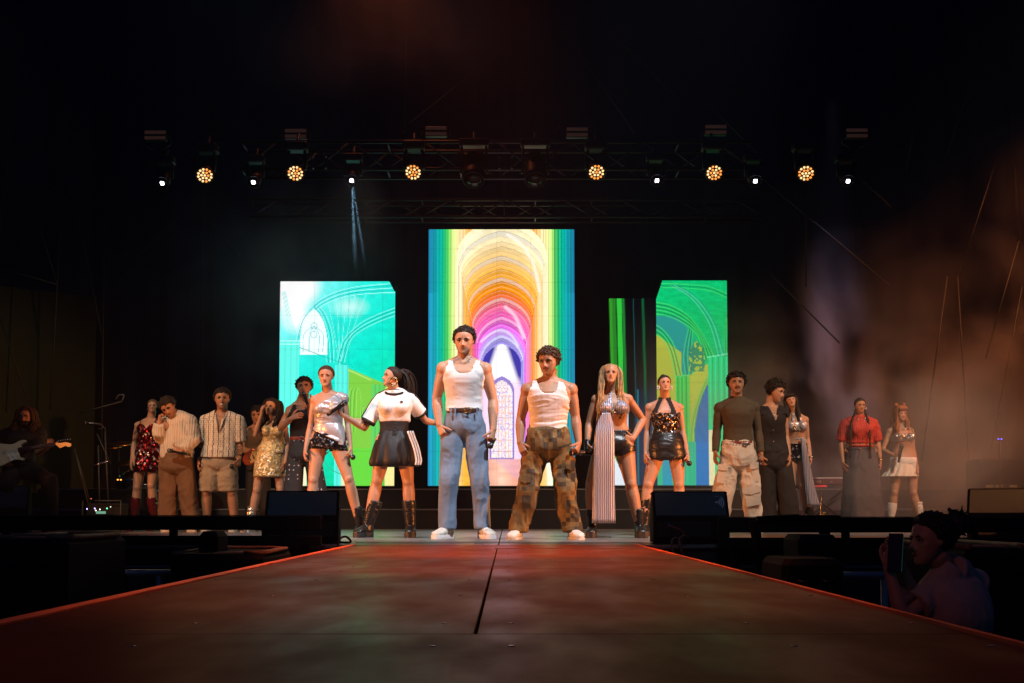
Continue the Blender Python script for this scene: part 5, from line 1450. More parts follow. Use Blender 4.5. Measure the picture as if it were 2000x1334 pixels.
def lettering(txt, c, size, m, parent, name='lettering', rx=math.pi / 2):
    cu = bpy.data.curves.new(name, 'FONT'); cu.body = txt; cu.size = size; cu.align_x = 'CENTER'; cu.align_y = 'CENTER'; cu.extrude = .001
    tmp = bpy.data.objects.new('tmp', cu); tmp_sc.collection.objects.link(tmp); tmp_sc.view_layers[0].update(); dg = tmp_sc.view_layers[0].depsgraph or bpy.context.evaluated_depsgraph_get()
    me = bpy.data.meshes.new_from_object(tmp.evaluated_get(dg)); bpy.data.objects.remove(tmp); bpy.data.curves.remove(cu)
    v = np.array([tuple(q.co) for q in me.vertices]); f = [tuple(p_.vertices) for p_ in me.polygons]
    v = np.stack([v[:, 0] + c[0], np.full(len(v), c[1]) - v[:, 2], v[:, 1] + c[2]], 1)
    return make(name, v, f, m, parent, smooth=False)
M['print_grey'] = mat('grey_print', (.6, .5, .52), .6)
lettering('OR4', P(1596, 941, ky - .014), .05, M['print_grey'], kb); lettering('n', P(1624, 941, ky - .014), .05, M['print_grey'], kb)
sx_ = thing('saxophone', 'slim brass saxophone on the floor beside the silver scarf', 'saxophone', fl(1604, 14.9))
Ys = 14.9; g = G(); g.tube(interp_rows([P(1607, 962, Ys), P(1605, 975, Ys), P(1603.5, 990, Ys), P(1603, 1012, Ys), P(1604, 1024, Ys), P(1608, 1024, Ys), P(1610, 1010, Ys), P(1611, 1000, Ys)], 30), [.008] * 8 + list(np.linspace(.009, .02, 16)) + list(np.linspace(.022, .045, 6)), 10); g.build('tube', M['brass'], sx_)
for py in (969, 976, 980, 986, 1000, 1006, 1012):
    c = P(1604.5, py, Ys - .02); g = G(); g.ell(c, [X_ * .010, Y_ * .008, Z_ * .010], 8, 5); g.build('key', M['chrome'], sx_)
tube_part('rest', P(1606, 1014, Ys + .05), fl(1606, Ys + .1), .01, M['black_metal'], sx_)
Yr = 15.4
rk = thing('amplifier_rack', 'dim rack of amplifiers behind the far right monitor', 'rack', fl(1965, Yr))
c = fl(1968, Yr); g = G(); g.box((c[0], Yr + .3, .45), (.62, .5, .89), bev=.02); g.build('case', M['case'], rk, smooth=False)
for z in (.30, .42, .55):
    for dx in (-.2, -.08, .1):
        g = G(); g.box((c[0] + dx, Yr + .045, z), (.09, .01, .03)); g.build('panel_light', M['amberlight'] if 'amberlight' in M else M.setdefault('amberlight', mat('amber_panel', (.2, .13, .05), emit=(1, .5, .12), estr=.05)), rk, smooth=False)
bl_ = thing('indicator_light', 'tiny blue indicator light floating in the dark at right', 'indicator light', P(1953, 857, Yr))
g = G(); g.ell(P(1950, 857.5, Yr), [X_ * .010, Y_ * .006, Z_ * .007], 8, 5); g.ell(P(1956, 857.5, Yr), [X_ * .010, Y_ * .006, Z_ * .007], 8, 5); g.build('lamp', mat('blue_lamp', (.1, .1, .1), emit=(.12, .10, 1), estr=5), bl_)
tube_part('pole', P(1953, 858, Yr + .02), fl(1953, Yr + .02), .014, M['black_metal'], bl_)
sk = thing('power_box', 'small grey box on the stage near the far right monitor', 'box', P(1872, 1000, 13.6) * V3(1, 1, 0) + V3(0, 0, .004))
c = P(1875, 1000, 13.6); g = G(); g.box((c[0], 13.6, .10), (.09, .08, .19), bev=.008); g.build('shell', mat('grey_plastic', (.2, .17, .17), .5), sk, smooth=False)
g = G(); g.box((c[0], 13.558, .14), (.06, .006, .05)); g.build('cover', mat('grey_cover', (.3, .26, .26), .5), sk, smooth=False)
# ------------------------------------------------------------------ the performers
GP = 'performers lined up across the stage'
REL = dict(curl=.42); FIST = dict(curl=1.35, thumb=.9, spread=.0)
def tank_mask(p, lo, neck_c, neck_w=.07, strap=.118, deep=None, pw=4.5):
    """torso between hip level lo and the scoop neckline"""
    t, x, y = p.tl, p.xl, p.yl
    tor = p.isb('torso', 'neck') | (p.isb('ual', 'uar') & (t < .80) & (np.abs(x) < .17 * p.k)) | p.isb('thl', 'thr')
    scoop = neck_c + (.99 - neck_c) * np.clip((np.abs(x) / (neck_w * p.k)), 0, 1.0) ** pw
    front = y > -.01
    m = tor & (t > lo) & (t < np.where(front, scoop, .93 + .06 * np.clip(np.abs(x) / .07, 0, 1)))
    arm = .165 * p.k - np.clip((t - .72) / .24, 0, 1) ** .8 * (.165 - strap) * p.k
    return m & ((np.abs(x) < arm) | (t < .70)) & (t < 1.05)
def band(p, name, m, x, y, hw, h=.03, dr=.72, parent=None, tilt=0, fw=0, dy=0):
    a = p.pxrows([(x, y - h * p.ppm / 2, hw, dr, fw), (x, y, hw * 1.015, dr, fw), (x, y + h * p.ppm / 2, hw, dr, fw)], 5, dy=dy)
    g = G(); g.loft(a, caps=True); return g.build(name, m, parent or p.root)
def buckle(p, x, y, hw, dep, m=None, w_=.05, h=.04):
    c = P(x, y, p.Y) + V3(0, -dep, 0); g = G()
    g.tube([c + V3(-w_ / 2, 0, -h / 2), c + V3(w_ / 2, 0, -h / 2), c + V3(w_ / 2, 0, h / 2), c + V3(-w_ / 2, 0, h / 2), c + V3(-w_ / 2, 0, -h / 2)], .0055, 6)
    return g.build('buckle', m or M['brass'], p.root)
def mic_in(p, wk, label, a=None, b=None, d=None, L=.20, fwd=.02):
    """mic through the hand; a, b: grille and tail pixels (+ forward metres)"""
    if a is not None: return microphone(P(a[0], a[1], p.Y - a[2]), P(b[0], b[1], p.Y - b[2]), label)
    c = p.J[wk + '_g']; d = nrm(np.array(d, float)); return microphone(c + d * .085, c - d * .11, label)
def earpiece(p, sg=1):
    g = G(); g.ell(p.H(.345 * sg, .02, .46), p.hax(.03, .035, .035), 8, 6); g.build('earpiece', M['mic_black'], p.root)
def necklace(p, m, drop=.05, r=.0035, w_=.065):
    J = p.J; c = J['nk']; pts = []
    for a in np.linspace(-1, 1, 13):
        pts.append(c + p.lat * w_ * p.k * a + p.fr * (.075 + .022 * (1 - a * a)) * p.k + Z_ * (.03 - drop * (1 - a * a)))
    g = G(); g.tube(pts, r, 6); return g.build('necklace', m, p.root)
def hoops(p, r=.028, m=None, which=(-1, 1), th=.0045):
    for sg in which:
        c = p.H(.345 * sg, -.02, .36) - Z_ * r; ph = np.linspace(0, 2 * math.pi, 19); g = G()
        g.tube([c + (p.hf * math.cos(a) * .55 + p.hs * math.cos(a) * .8) * r + Z_ * math.sin(a) * r for a in ph], th, 6); g.build('earring', m or M['brass'], p.root)

# -- tall man in the middle: white ribbed tank top, blue trousers
p = Person('tall dark-haired man in white tank top and light blue trousers, at the centre', 10.7, 'm', (906.5, 636, 692), (906, 706), (866, 721), (947, 722), (853, 778), (963, 782), (859, 832), (963, 841), (906, 822), (877, 925), (935, 925), (872, 1035), (945, 1033),
           yaw=-6, pitch=-6, k=1.04, arm=1.08, tor=.96, vox=.0078, legs=False, group=GP, hands=dict(wl=dict(curl=.95, n=(.5, .8, 0), d=(.35, -.35, -.95)), wr=dict(curl=1.25, n=(-.6, .5, 0), d=(-.15, -.35, -.95))))
xx, yy = p.px()
p.skinwear('tank_top', M['white_cotton'], (yy < 803) & tank_mask(p, -.02, .77, .092, .132), .007, .004, (5, 9, 16), seed=2)
p.hairshell(M['hair_dark'], fr_line=0.80, vol=1.02, rough=.04); p.tufts(M['hair_dark'], 520, .12, .028, .7, .81, 3, .99, sweep=(.5, .1, .6))
p.brows(M['hair_dark']); necklace(p, M['steel'], .055)
p.wear('trousers', M['denim_blue'], [p.pxrows([(906, 798, 34, .68), (906, 812, 36, .72), (906, 832, 40, .68), (906, 850, 37, .56), (906, 862, 28, .42), (906, 872, 16, .3)], 14),
    p.pxrows([(889, 826, 22, .85), (884, 860, 23, .9), (881, 900, 20.5, .95), (877, 940, 18, .95, .03), (875, 980, 17, 1), (874, 1010, 16.5, 1.0), (874, 1033, 16, 1.05, .01)], 20),
    p.pxrows([(924, 826, 22, .85), (928, 860, 23, .9), (933, 900, 20, .95), (937, 940, 17.5, .95, .03), (940, 980, 16.5, 1), (942, 1010, 16, 1.0), (943, 1032, 15.5, 1.05, .01)], 20)], amp=.011, scale=(13, 10, 5), seed=4)
band(p, 'belt', M['belt_brown'], 906, 803, 34.5, .040, .74); buckle(p, 915, 803, 0, .135, M['brass'])
for x in (881, 889, 932): p.px_patch('belt_loop', M['denim_blue'], [(x - 1.5, 796), (x + 1.5, 796), (x + 1.5, 812), (x - 1.5, 812)], .118)
for x, td in (('l', (-.45, -1)), ('r', (.35, -1))): p.shoe(x, M['sneaker'], td, .29, .055, 'sneaker', sole=.036, sole_m=M['white_jersey'], laces=M['white_jersey'])
mic_in(p, 'wr', 'microphone held low in the right-hand fist of the tall central man', (957.5, 871, .10), (966, 858, -.06))

# -- shorter man: white tank top, camouflage cargo trousers
p = Person('man in white tank top and ochre square-camouflage cargo trousers, right of centre', 10.4, 'm', (1071, 676, 732), (1073, 746), (1030, 762), (1115, 762), (1017, 818), (1124, 815), (1016, 866), (1130, 866), (1070, 862), (1035, 941), (1099, 941), (1010, 1037), (1120, 1036),
           yaw=-24, pitch=-8, roll=-3, skin='skin_tan', k=1.0, arm=1.05, tor=.97, vox=.0078, legs=False, group=GP, hands=dict(wl=dict(curl=.6, n=(.4, .9, 0), d=(.35, -.3, -.95)), wr=dict(curl=1.3, n=(-.7, .4, 0), d=(-.25, -.5, -.85))))
p.skinwear('tank_top', M['white_cotton'], (p.px()[1] < 842) & tank_mask(p, .02, .78, .088, .130), .008, .009, (2.5, 8, 22), seed=6)
p.hairshell(M['hair_brown'], fr_line=0.80, vol=1.04, rough=.07); p.tufts(M['hair_brown'], 520, .13, .030, .8, .78, 5, 1.0, sweep=(-.75, .45, -.05))
p.brows(M['hair_dark']); p.moustache(M['hair_brown'])
p.wear('cargo_trousers', M['camo'], [p.pxrows([(1070, 836, 39, .62), (1070, 850, 41, .68), (1071, 868, 43, .7), (1070, 886, 38, .66), (1070, 902, 22, .55)], 12),
    p.pxrows([(1051, 864, 25, .8), (1045, 890, 24, .85), (1039, 920, 22, .9), (1032, 955, 20, .95, .05), (1025, 989, 20, .95, .03), (1015, 1018, 21, 1.0), (1011, 1038, 19, 1.05)], 20),
    p.pxrows([(1089, 864, 25, .8), (1096, 890, 24, .85), (1101, 920, 23, .9), (1105, 955, 21, .95, .05), (1107, 989, 20, .95, .03), (1114, 1018, 20, 1.0), (1118, 1037, 19, 1.05)], 20)], amp=.015, scale=(12, 10, 8), seed=9)
band(p, 'waistband', M['camo'], 1070, 843, 40.5, .05, .66)
for x in (1041, 1101): p.px_patch('belt_loop', M['camo'], [(x - 2, 836), (x + 2, 836), (x + 2, 853), (x - 2, 853)], .118)
for n_, pts, fw in (('pocket', [(1107, 905), (1122, 903), (1125, 955), (1110, 957)], .10), ('pocket', [(1018, 930), (1036, 932), (1032, 962), (1014, 958)], .115)):
    o = p.px_patch(n_, M['camo'], pts, fw, .014)
    x0, y0 = pts[0]; x1, y1 = pts[1]; p.px_patch('pocket_flap', M['camo'], [(x0 - 1, y0 - 2), (x1 + 1, y1 - 2), (x1 + 1, y1 + 10), ((x0 + x1) / 2, y0 + 14), (x0 - 1, y0 + 10)], fw + .016, .008, parent=o)
for x, td in (('l', (-.3, -1)), ('r', (.3, -1))): p.shoe(x, M['white_leather'], td, .26, .048, 'sneaker', sole=.02, sole_m=M['sneaker'])
mic_in(p, 'wr', 'microphone pointing sideways from the fist of the man in camouflage trousers', (1116, 885, .07), (1142, 883, .03))

# -- woman with long blond hair and silver drape
p = Person('woman with long blond hair, silver halter top and long pleated silver drape', 11.0, 'f', (1193, 709, 752), (1195, 771), (1164, 781), (1227, 780), (1150, 828), (1256, 820), (1147, 866), (1236, 857), (1200, 866), (1155, 946), (1232, 944), (1157, 1033), (1249, 1033),
           yaw=-4, pitch=12, roll=3, skin='skin_tan', dz=dict(er=.12, wr=-.06), k=.97, arm=1.08, tor=1.04, leg=1.08, vox=.008, group=GP, hands=dict(wl=FIST, wr=dict(curl=.35, n=(.3, .9, .1), d=(-.95, -.3, .05), spread=.08)), bust=1.25)
xx, yy = p.px()
t_, x_ = p.tl, p.xl
bik = p.isb('torso') & (p.yl > 0) & (t_ > .60) & (t_ < .93) & (np.abs(x_) > .012 + .11 * np.clip(t_ - .72, 0, .1)) & (np.abs(x_) < .125 - np.clip((t_ - .74) / .2, 0, 1) * .085)
bik |= p.isb('torso', 'neck') & (p.yl > 0) & (t_ >= .9) & (t_ < 1.02) & (np.abs(np.abs(x_) - (.035)) < .016)
bik |= p.isb('torso') & (t_ > .60) & (t_ < .645)
p.skinwear('halter_top', M['silver_pleat'], bik, .007, .003, (30, 30, 6))
g = G(); g.tube([P(1195 + 5 * math.cos(a), 805 + 3.5 * math.sin(a), p.Y - .14) for a in np.linspace(0, 6.29, 17)], .005, 6); g.build('ring', M['brass'], p.root)
p.skinwear('shorts', M['black_leather'], (yy > 840) & (yy < 886 + 5 * np.sin(xx * .1)) & p.isb('torso', 'thl', 'thr'), .008, .003)
rows = [(1184, 806, 7.5, .5, .13), (1182, 825, 15, .32, .135), (1181, 850, 19, .30, .15), (1180, 900, 20, .28, .15), (1179.5, 960, 20.5, .26, .13), (1179.5, 1022, 21.5, .24, .12)]
g = G(); g.loft(p.pxrows(rows, 26, flute=9, fl_amp=.06, ex=3.2, m=60)); g.build('pleated_drape', M['silver_pleat'], p.root)
p.hairshell(M['hair_blond'], fr_line=0.83, vol=1.02, rough=.01, back=.0); p.longhair(M['hair_blond'], .56, 120, .010, 4, 1.15, lenr=.50, front=.14)
p.brows(M['hair_brown'])
for x, tp in (('l', (1156, 994)), ('r', (1247, 993))): p.shoe(x, M['black_leather'], ((-.15, -1) if x == 'l' else (.1, -1)), .255, .047, 'boot', tp, shaft=.047, sole=.05, sole_m=M['black_rubber'], laces=M['black_jersey'], flare=1.08)
gl = p.isb('hal') | (p.isb('fal') & (p.ct > .86)); p.skinwear('glove', M['black_leather'], gl, .005)
mic_in(p, 'wl', 'microphone pointing sideways from the gloved hand of the blond woman', (1133, 884, .07), (1156, 886, .0))
hoops(p, .012, M['steel'])

# -- woman in bronze sequin corset and leather skirt
p = Person('woman in bronze sequin corset, black leather mini skirt, with slicked-back hair', 11.8, 'f', (1298, 731, 767), (1298, 786), (1268, 796), (1327, 796), (1264, 842), (1333, 842), (1261, 886), (1342, 887), (1303, 874), (1266, 946), (1326, 946), (1258, 1036), (1332, 1036),
           yaw=6, pitch=10, k=.97, arm=.92, tor=.96, leg=1.0, vox=.0085, group=GP, hands=dict(wl=REL, wr=FIST))
xx, yy = p.px(); t_, x_ = p.tl, p.xl
p.skinwear('halter_straps', M['black_jersey'], p.isb('torso', 'neck') & (yy > 776) & (yy < 810) & (np.abs(np.abs(xx - 1298) - (6 + (yy - 776) * .42)) < 4.2), .006)
p.skinwear('corset', M['seq_bronze'], p.isb('torso', 'thl', 'thr') & (yy > 806 - .0) & (yy < 858 + 14 * np.clip(1 - np.abs(xx - 1303) / 26, 0, 1)), .011, .002)
p.wear('leather_skirt', M['black_leather'], [p.pxrows([(1302, 846, 27, .7), (1302, 862, 33, .74), (1302, 880, 36, .76), (1303, 897, 37, .78)], 12)], amp=.007, scale=(4, 5, 20), seed=3)
p.hairshell(M['hair_dark'], fr_line=0.79, vol=1.0, rough=.01)
g = G(); g.ell(p.H(0, -.30, 1.02), p.hax(.15, .15, .14)); g.build('bun', M['hair_dark'], p.root)
p.brows(M['hair_dark']); hoops(p, .015, M['white_leather'], (-1, 1), .006)
for x, tp in (('l', (1265, 962)), ('r', (1327, 962))): p.shoe(x, M['black_leather'], (.0, -1), .25, .046, 'boot', tp, shaft=.047, sole=.04, sole_m=M['black_rubber'], flare=1.12)
mic_in(p, 'wr', 'microphone hanging from the hand of the woman in the leather skirt', (1346, 905, .09), (1339, 893, -.07))

# -- man in sheer brown top, cream cargo trousers
p = Person('man with moustache, sheer olive-brown long-sleeved top and cream cargo trousers', 13.2, 'm', (1438.5, 725, 770), (1440, 783), (1406, 798), (1472, 796), (1400, 842), (1480, 842), (1397, 884), (1487, 887), (1441, 872), (1417, 940), (1466, 950), (1406, 1035), (1471, 1035),
           yaw=-4, pitch=3, skin='skin_tan', k=1.0, arm=.95, tor=.95, vox=.009, legs=False, group=GP, hands=dict(wl=REL, wr=FIST))
m_ = (p.isb('torso') & (p.tl > -.02)) | p.isb('ual', 'uar') | (p.isb('fal', 'far') & (p.ct < .93)) | (p.isb('neck') & (p.tl < 1.08))
p.skinwear('sheer_top', M['mesh_brown'], m_, .006, .0035, (8, 9, 14), seed=2)
p.hairshell(M['hair_dark'], fr_line=0.76, vol=1.01, rough=.04); p.tufts(M['hair_dark'], 380, 0.13, 0.034, 1.6, 0.75, 7, 1.04, down=.1)
p.brows(M['hair_dark']); p.moustache(M['hair_dark'])
p.wear('cargo_trousers', M['cargo_cream'], [p.pxrows([(1440, 861, 28.5, .68), (1440, 875, 31, .72), (1442, 900, 34, .74), (1443, 914, 28, .68), (1443, 926, 16, .55)], 12),
    p.pxrows([(1427, 885, 19, .85), (1421, 920, 20, .9), (1414, 955, 19, .95, .03), (1409, 990, 18, 1.), (1406, 1030, 18, 1.)], 18),
    p.pxrows([(1456, 885, 19, .85), (1462, 920, 19.5, .9), (1466, 955, 18.5, .95, .03), (1469, 990, 17.5, 1.), (1472, 1030, 17, 1.)], 18)], amp=.017, scale=(11, 9, 9), seed=12)
band(p, 'belt', M['belt_red'], 1440, 867, 29.5, .045, .72); buckle(p, 1452, 867, 0, .135, M['steel'])
for i in range(9):
    x = 1414 + i * 6.4; g = G(); c = P(x, 867, p.Y - .105 - .03 * math.sin(math.pi * i / 8)); g.ell(c, [X_ * .008, Y_ * .005, Z_ * .008], 8, 5); g.build('stud', M['steel'], p.root)
for pts, fw in (([(1466, 906), (1480, 904), (1481, 940), (1470, 942)], .10), ([(1452, 955), (1484, 951), (1486, 985), (1458, 990)], .105), ([(1403, 908), (1420, 910), (1414, 945), (1399, 942)], .115)):
    o = p.px_patch('pocket', M['cargo_cream'], pts, fw, .02); x0, y0 = pts[0]; x1, y1 = pts[1]
    p.px_patch('pocket_flap', M['cargo_cream'], [(x0 - 1.5, y0 - 2), (x1 + 1.5, y1 - 2), (x1 + 1.5, y1 + 9), ((x0 + x1) / 2, y0 + 11), (x0 - 1.5, y0 + 9)], fw + .022, .012, parent=o)
for x in 'lr': p.shoe(x, M['sneaker'], (.1, -1), .28, .052, 'sneaker', sole=.03)
mic_in(p, 'wr', 'microphone in the fist of the man in the sheer brown top', (1484, 908, .09), (1489, 893, -.07))

# -- man in open black shirt leaning to the next woman
p = Person('man in sleeveless black buttoned shirt and wide black trousers turning right, in the smoke', 14.0, 'm', (1516, 740, 784), (1504, 796), (1481, 806), (1531, 808), (1478, 850), (1535, 853), (1486, 890), (1541, 889), (1508, 880), (1500, 945), (1532, 945), (1500, 1035), (1545, 1035),
           yaw=52, pitch=-12, roll=6, k=1.0, arm=.92, tor=1.0, vox=.0095, legs=False, group=GP, hands=dict(wl=REL, wr=REL))
t_, x_ = p.tl, p.xl
vn = p.isb('torso', 'neck') & (t_ < 1.02) & ~((p.yl > 0) & (np.abs(x_) < (t_ - .72) * .19) & (t_ > .72))
p.wear('black_shirt', M['black_jersey'], [p.torso_rings(.014, -.10, .93)], amp=.010, scale=(8, 8, 4), seed=4, cut=lambda v: ~((((v - p.J['hip']) @ (p.J['nk'] - p.J['hip'])) / np.dot(p.J['nk'] - p.J['hip'], p.J['nk'] - p.J['hip']) > .68) & (np.abs((v - p.J['hip']) @ p.lat - .012) < ((((v - p.J['hip']) @ (p.J['nk'] - p.J['hip'])) / np.dot(p.J['nk'] - p.J['hip'], p.J['nk'] - p.J['hip'])) - .66) * .17) & (v[:, 1] < p.Y)))
p.skinwear('shirt_shoulders', M['black_jersey'], vn & (t_ > .80) | (p.isb('ual', 'uar') & (p.ct < .03)), .013)
for i, y in enumerate((818, 840, 862)):
    g = G(); g.ell(P(1509 + i, y, p.Y - .145), [X_ * .009, Y_ * .005, Z_ * .009], 8, 5); g.build('button', M['brass'], p.root)
p.wear('trousers', M['black_jersey'], [p.pxrows([(1510, 868, 27, .7), (1512, 890, 29, .72), (1514, 910, 28, .74), (1514, 925, 14, .6)], 9), p.pxrows([(1500, 890, 16, .9), (1498, 930, 16.5, 1), (1497, 980, 17.5, 1), (1497, 1034, 18.5, 1)], 12), p.pxrows([(1526, 890, 17, .9), (1532, 930, 18, 1), (1538, 980, 19, 1), (1544, 1034, 21, 1)], 12)], amp=.014, scale=(11, 9, 4), seed=5)
p.hairshell(M['hair_dark'], fr_line=0.76, vol=1.01, rough=.04); p.tufts(M['hair_dark'], 380, 0.14, 0.034, 1.7, 0.77, 9, 1.05)
p.brows(M['hair_dark']); earpiece(p, -1)
for x in 'lr': p.shoe(x, M['black_leather'], (.2, -1), .28, .05, 'sneaker', sole=.03)

# -- woman in silver bikini top with scarf
p = Person('dark-haired woman in silver halter bikini top, studded black shorts and hanging silver scarf', 14.4, 'f', (1544.5, 767, 797), (1552, 811), (1535, 820), (1573, 820), (1532, 855), (1577, 857), (1537, 888), (1583, 892), (1554, 888), (1546, 946), (1568, 948), (1549, 1036), (1580, 1036),
           yaw=-8, pitch=14, roll=-12, k=.95, arm=.95, tor=.98, vox=.0095, group=GP, hands=dict(wl=REL, wr=REL), bust=1.2)
xx, yy = p.px(); t_, x_ = p.tl, p.xl
p.skinwear('bikini_top', M['silver_cloth'], (p.isb('torso') & (t_ > .60) & (t_ < .80)) | (p.isb('torso', 'neck') & (p.yl > 0) & (t_ >= .8) & (t_ < 1.06) & (np.abs(np.abs(x_) - .05 + (t_ - .8) * .08) < .017)), .007, .004, (10, 10, 30))
g = G(); g.tube([P(1553 + 3.4 * math.cos(a), 835 + 3.4 * math.sin(a), p.Y - .145) for a in np.linspace(0, 6.29, 15)], .005, 6); g.build('ring', M['brass'], p.root)
p.skinwear('studded_shorts', M['seq_black'], (yy > 866) & (yy < 900 - np.abs(xx - 1555) * .55 + 4) & p.isb('torso', 'thl', 'thr'), .008)
band(p, 'waist_sash', M['silver_cloth'], 1554, 857, 17.5, .028, .72)
g = G(); g.loft(p.pxrows([(1568, 856, 4.5, .5, .12), (1571, 880, 6, .35, .13), (1577, 920, 8, .3, .12), (1584, 960, 10, .25, .12), (1590, 987, 12, .25, .12)], 20, flute=5, fl_amp=.08, m=40)); g.build('scarf', M['silver_pleat'], p.root)
p.hairshell(M['hair_dark'], fr_line=0.62, vol=1.04, rough=.02, back=.0); p.longhair(M['hair_dark'], .50, 80, .014, 8, 1.0, front=.12)
g = G()
for a in np.linspace(-.28, .28, 15): g.tube([p.H(a * .5, .30, 1.0), p.H(a * .9, .40, .86), p.H(a, .385, .66)], [.035 * p.h, .04 * p.h, .015 * p.h], 5)
g.build('fringe', M['hair_dark'], p.hair)
for x, tp in (('l', (1548, 992)), ('r', (1579, 990))): p.shoe(x, M['black_leather'], (.1, -1), .25, .046, 'boot', tp, shaft=.046, sole=.04, flare=1.15)
g = G(); c = p.J['wr']; g.tube([c + V3(.03 * math.cos(a), .026 * math.sin(a), 0) for a in np.linspace(0, 6.29, 15)], .008, 6); g.build('bracelet', M['steel'], p.root)

# -- woman in red top and long denim skirt
p = Person('woman in red ribbed crop T-shirt and long dark denim skirt, in the smoke', 14.5, 'f', (1680, 776, 806), (1679, 820), (1650, 828), (1706, 827), (1642, 862), (1714, 862), (1646, 903), (1719, 902), (1680, 884), (1668, 950), (1696, 950), (1668, 1034), (1696, 1034),
           yaw=4, pitch=-4, k=1.0, arm=1.1, tor=1.06, vox=.0095, legs=False, group=GP, skin='skin_tan', hands=dict(wl=dict(curl=.5), wr=REL), bust=1.25)
p.wear('crop_top', M['red_ribbed'], [p.torso_rings(.014, .28, .95), *p.bust_parts(.008), *p.yoke(.010), p.sleeve('l', .95, .018), p.sleeve('r', .95, .018)], amp=.008, scale=(9, 9, 10), seed=3)
p.skinwear('collar', M['red_ribbed'], (p.isb('torso', 'neck') & (p.tl > .88) & (p.tl < 1.06)), .012)
g = G(); g.loft(p.pxrows([(1680, 869, 22.5, .70), (1680, 871, 26, .74), (1680, 874, 24, .7)], 7, flute=11, fl_amp=.08, m=50)); g.build('frilled_hem', M['red_ribbed'], p.root)
p.wear('denim_skirt', M['denim_dark'], [p.pxrows([(1680, 876, 27, .7), (1681, 892, 31, .76), (1682, 920, 34, .78), (1683, 960, 36, .8), (1684, 1000, 39, .8), (1684, 1032, 41, .8)], 24, flute=5, fl_amp=.05)], amp=.012, scale=(9, 8, 3), seed=4)
band(p, 'waistband', M['denim_dark'], 1680, 877, 28, .035, .72)
g = G(); g.ell(P(1680, 877, p.Y - .135), [X_ * .009, Y_ * .005, Z_ * .009], 8, 5); g.build('button', M['brass'], p.root)
p.hairshell(M['hair_dark'], fr_line=0.80, vol=1.0, rough=.01)
for sg in (-1, 1):
    g = G(); pts = interp_rows([p.H(.30 * sg, -.1, .35), p.H(.36 * sg, 0, .0), P(1680 + sg * 17, 828, p.Y - .12), P(1680 + sg * 19, 860, p.Y - .15), P(1680 + sg * 20, 895, p.Y - .15)], 26)
    g.tube(pts, [.013 + .004 * math.sin(i * 1.9) for i in range(26)], 7); g.build('braid', M['hair_dark'], p.root)
p.brows(M['hair_dark']); hoops(p, .014, M['steel'])
necklace(p, M['steel'], .10, .004, .05)
for sg in (-1, 1): p.shoe('l' if sg < 0 else 'r', M['black_leather'], (0, -1), .25, .046, 'sneaker', sole=.03)
g = G(); c = p.J['wr'] + V3(0, 0, .02)
for dz in (0, .025): g.tube([c + V3(.031 * math.cos(a), .028 * math.sin(a), dz) for a in np.linspace(0, 6.29, 15)], .005, 6)
g.build('bracelet', M['brass'], p.root)

# -- woman in white pleated skirt
p = Person('red-haired woman with two hair buns, sparkling bra top and white pleated mini skirt', 14.8, 'f', (1759, 791, 822), (1761, 834), (1737, 843), (1779, 843), (1724, 879), (1784, 880), (1747, 890), (1791, 915), (1766, 900), (1746, 962), (1783, 962), (1740, 1034), (1799, 1034),
           yaw=14, pitch=-4, roll=-3, k=.95, arm=.92, tor=.95, vox=.0095, group=GP, hands=dict(wl=dict(curl=1.25, n=(.1, .5, .3), d=(.9, -.35, .25), thumb=.9, spread=0), wr=REL), dz=dict(el=-.02, wl=-.20))
xx, yy = p.px(); t_, x_ = p.tl, p.xl
p.skinwear('bra_top', M['seq_silver'], p.isb('torso') & (t_ > .58) & (t_ < .78 - .25 * np.clip(.03 - np.abs(x_), 0, 1)), .008)
p.skinwear('straps', M['seq_silver'], p.isb('torso', 'neck', 'ual', 'uar') & (t_ > .76) & (np.abs(np.abs(x_) - .085) < .009), .006)
g = G(); g.loft(p.pxrows([(1764, 890, 16.5, .74), (1764, 895, 18, .76), (1763, 908, 24, .78), (1760, 922, 30, .8), (1757, 931, 34, .8)], 18, flute=15, fl_amp=.055, ex=2, m=96)); g.build('pleated_skirt', M['white_pleat'], p.root)
p.skinwear('shorts', M['white_jersey'], (yy > 893) & (yy < 925) & p.isb('torso', 'thl', 'thr'), .005)
band(p, 'waistband', M['white_pleat'], 1764, 893, 17.2, .05, .76)
p.hairshell(M['hair_red'], fr_line=0.64, vol=1.01, rough=.04, back=.0); p.longhair(M['hair_red'], .36, 60, .014, 12, .85, front=.15)
for sg in (-1, 1):
    g = G(); c = p.H(.27 * sg, -.02, 1.07); ph = np.linspace(0, 6.6, 16); g.tube([c + (p.hs * math.cos(a) + p.hu * math.sin(a)) * p.h * .09 for a in ph], .05 * p.h, 7); g.ell(c, p.hax(.09, .07, .09), 10, 7); g.build('hair_bun', M['hair_red'], p.root)
g = G()
for a in np.linspace(-.28, .28, 15): g.tube([p.H(a * .5, .30, 1.0), p.H(a * .95, .40, .86), p.H(a, .385, .66)], [.035 * p.h, .04 * p.h, .015 * p.h], 5)
g.build('fringe', M['hair_red'], p.hair)
for x, tp in (('l', (1743, 982)), ('r', (1792, 981))): p.shoe(x, M['white_leather'], ((-.1, -1) if x == 'l' else (.25, -1)), .25, .045, 'boot', tp, shaft=.045, sole=.03, flare=1.2)
mic_in(p, 'wl', 'microphone held upright before the waist of the woman in the white skirt', (1761, 871, .25), (1755, 903, .25))
necklace(p, M['steel'], .07, .003)

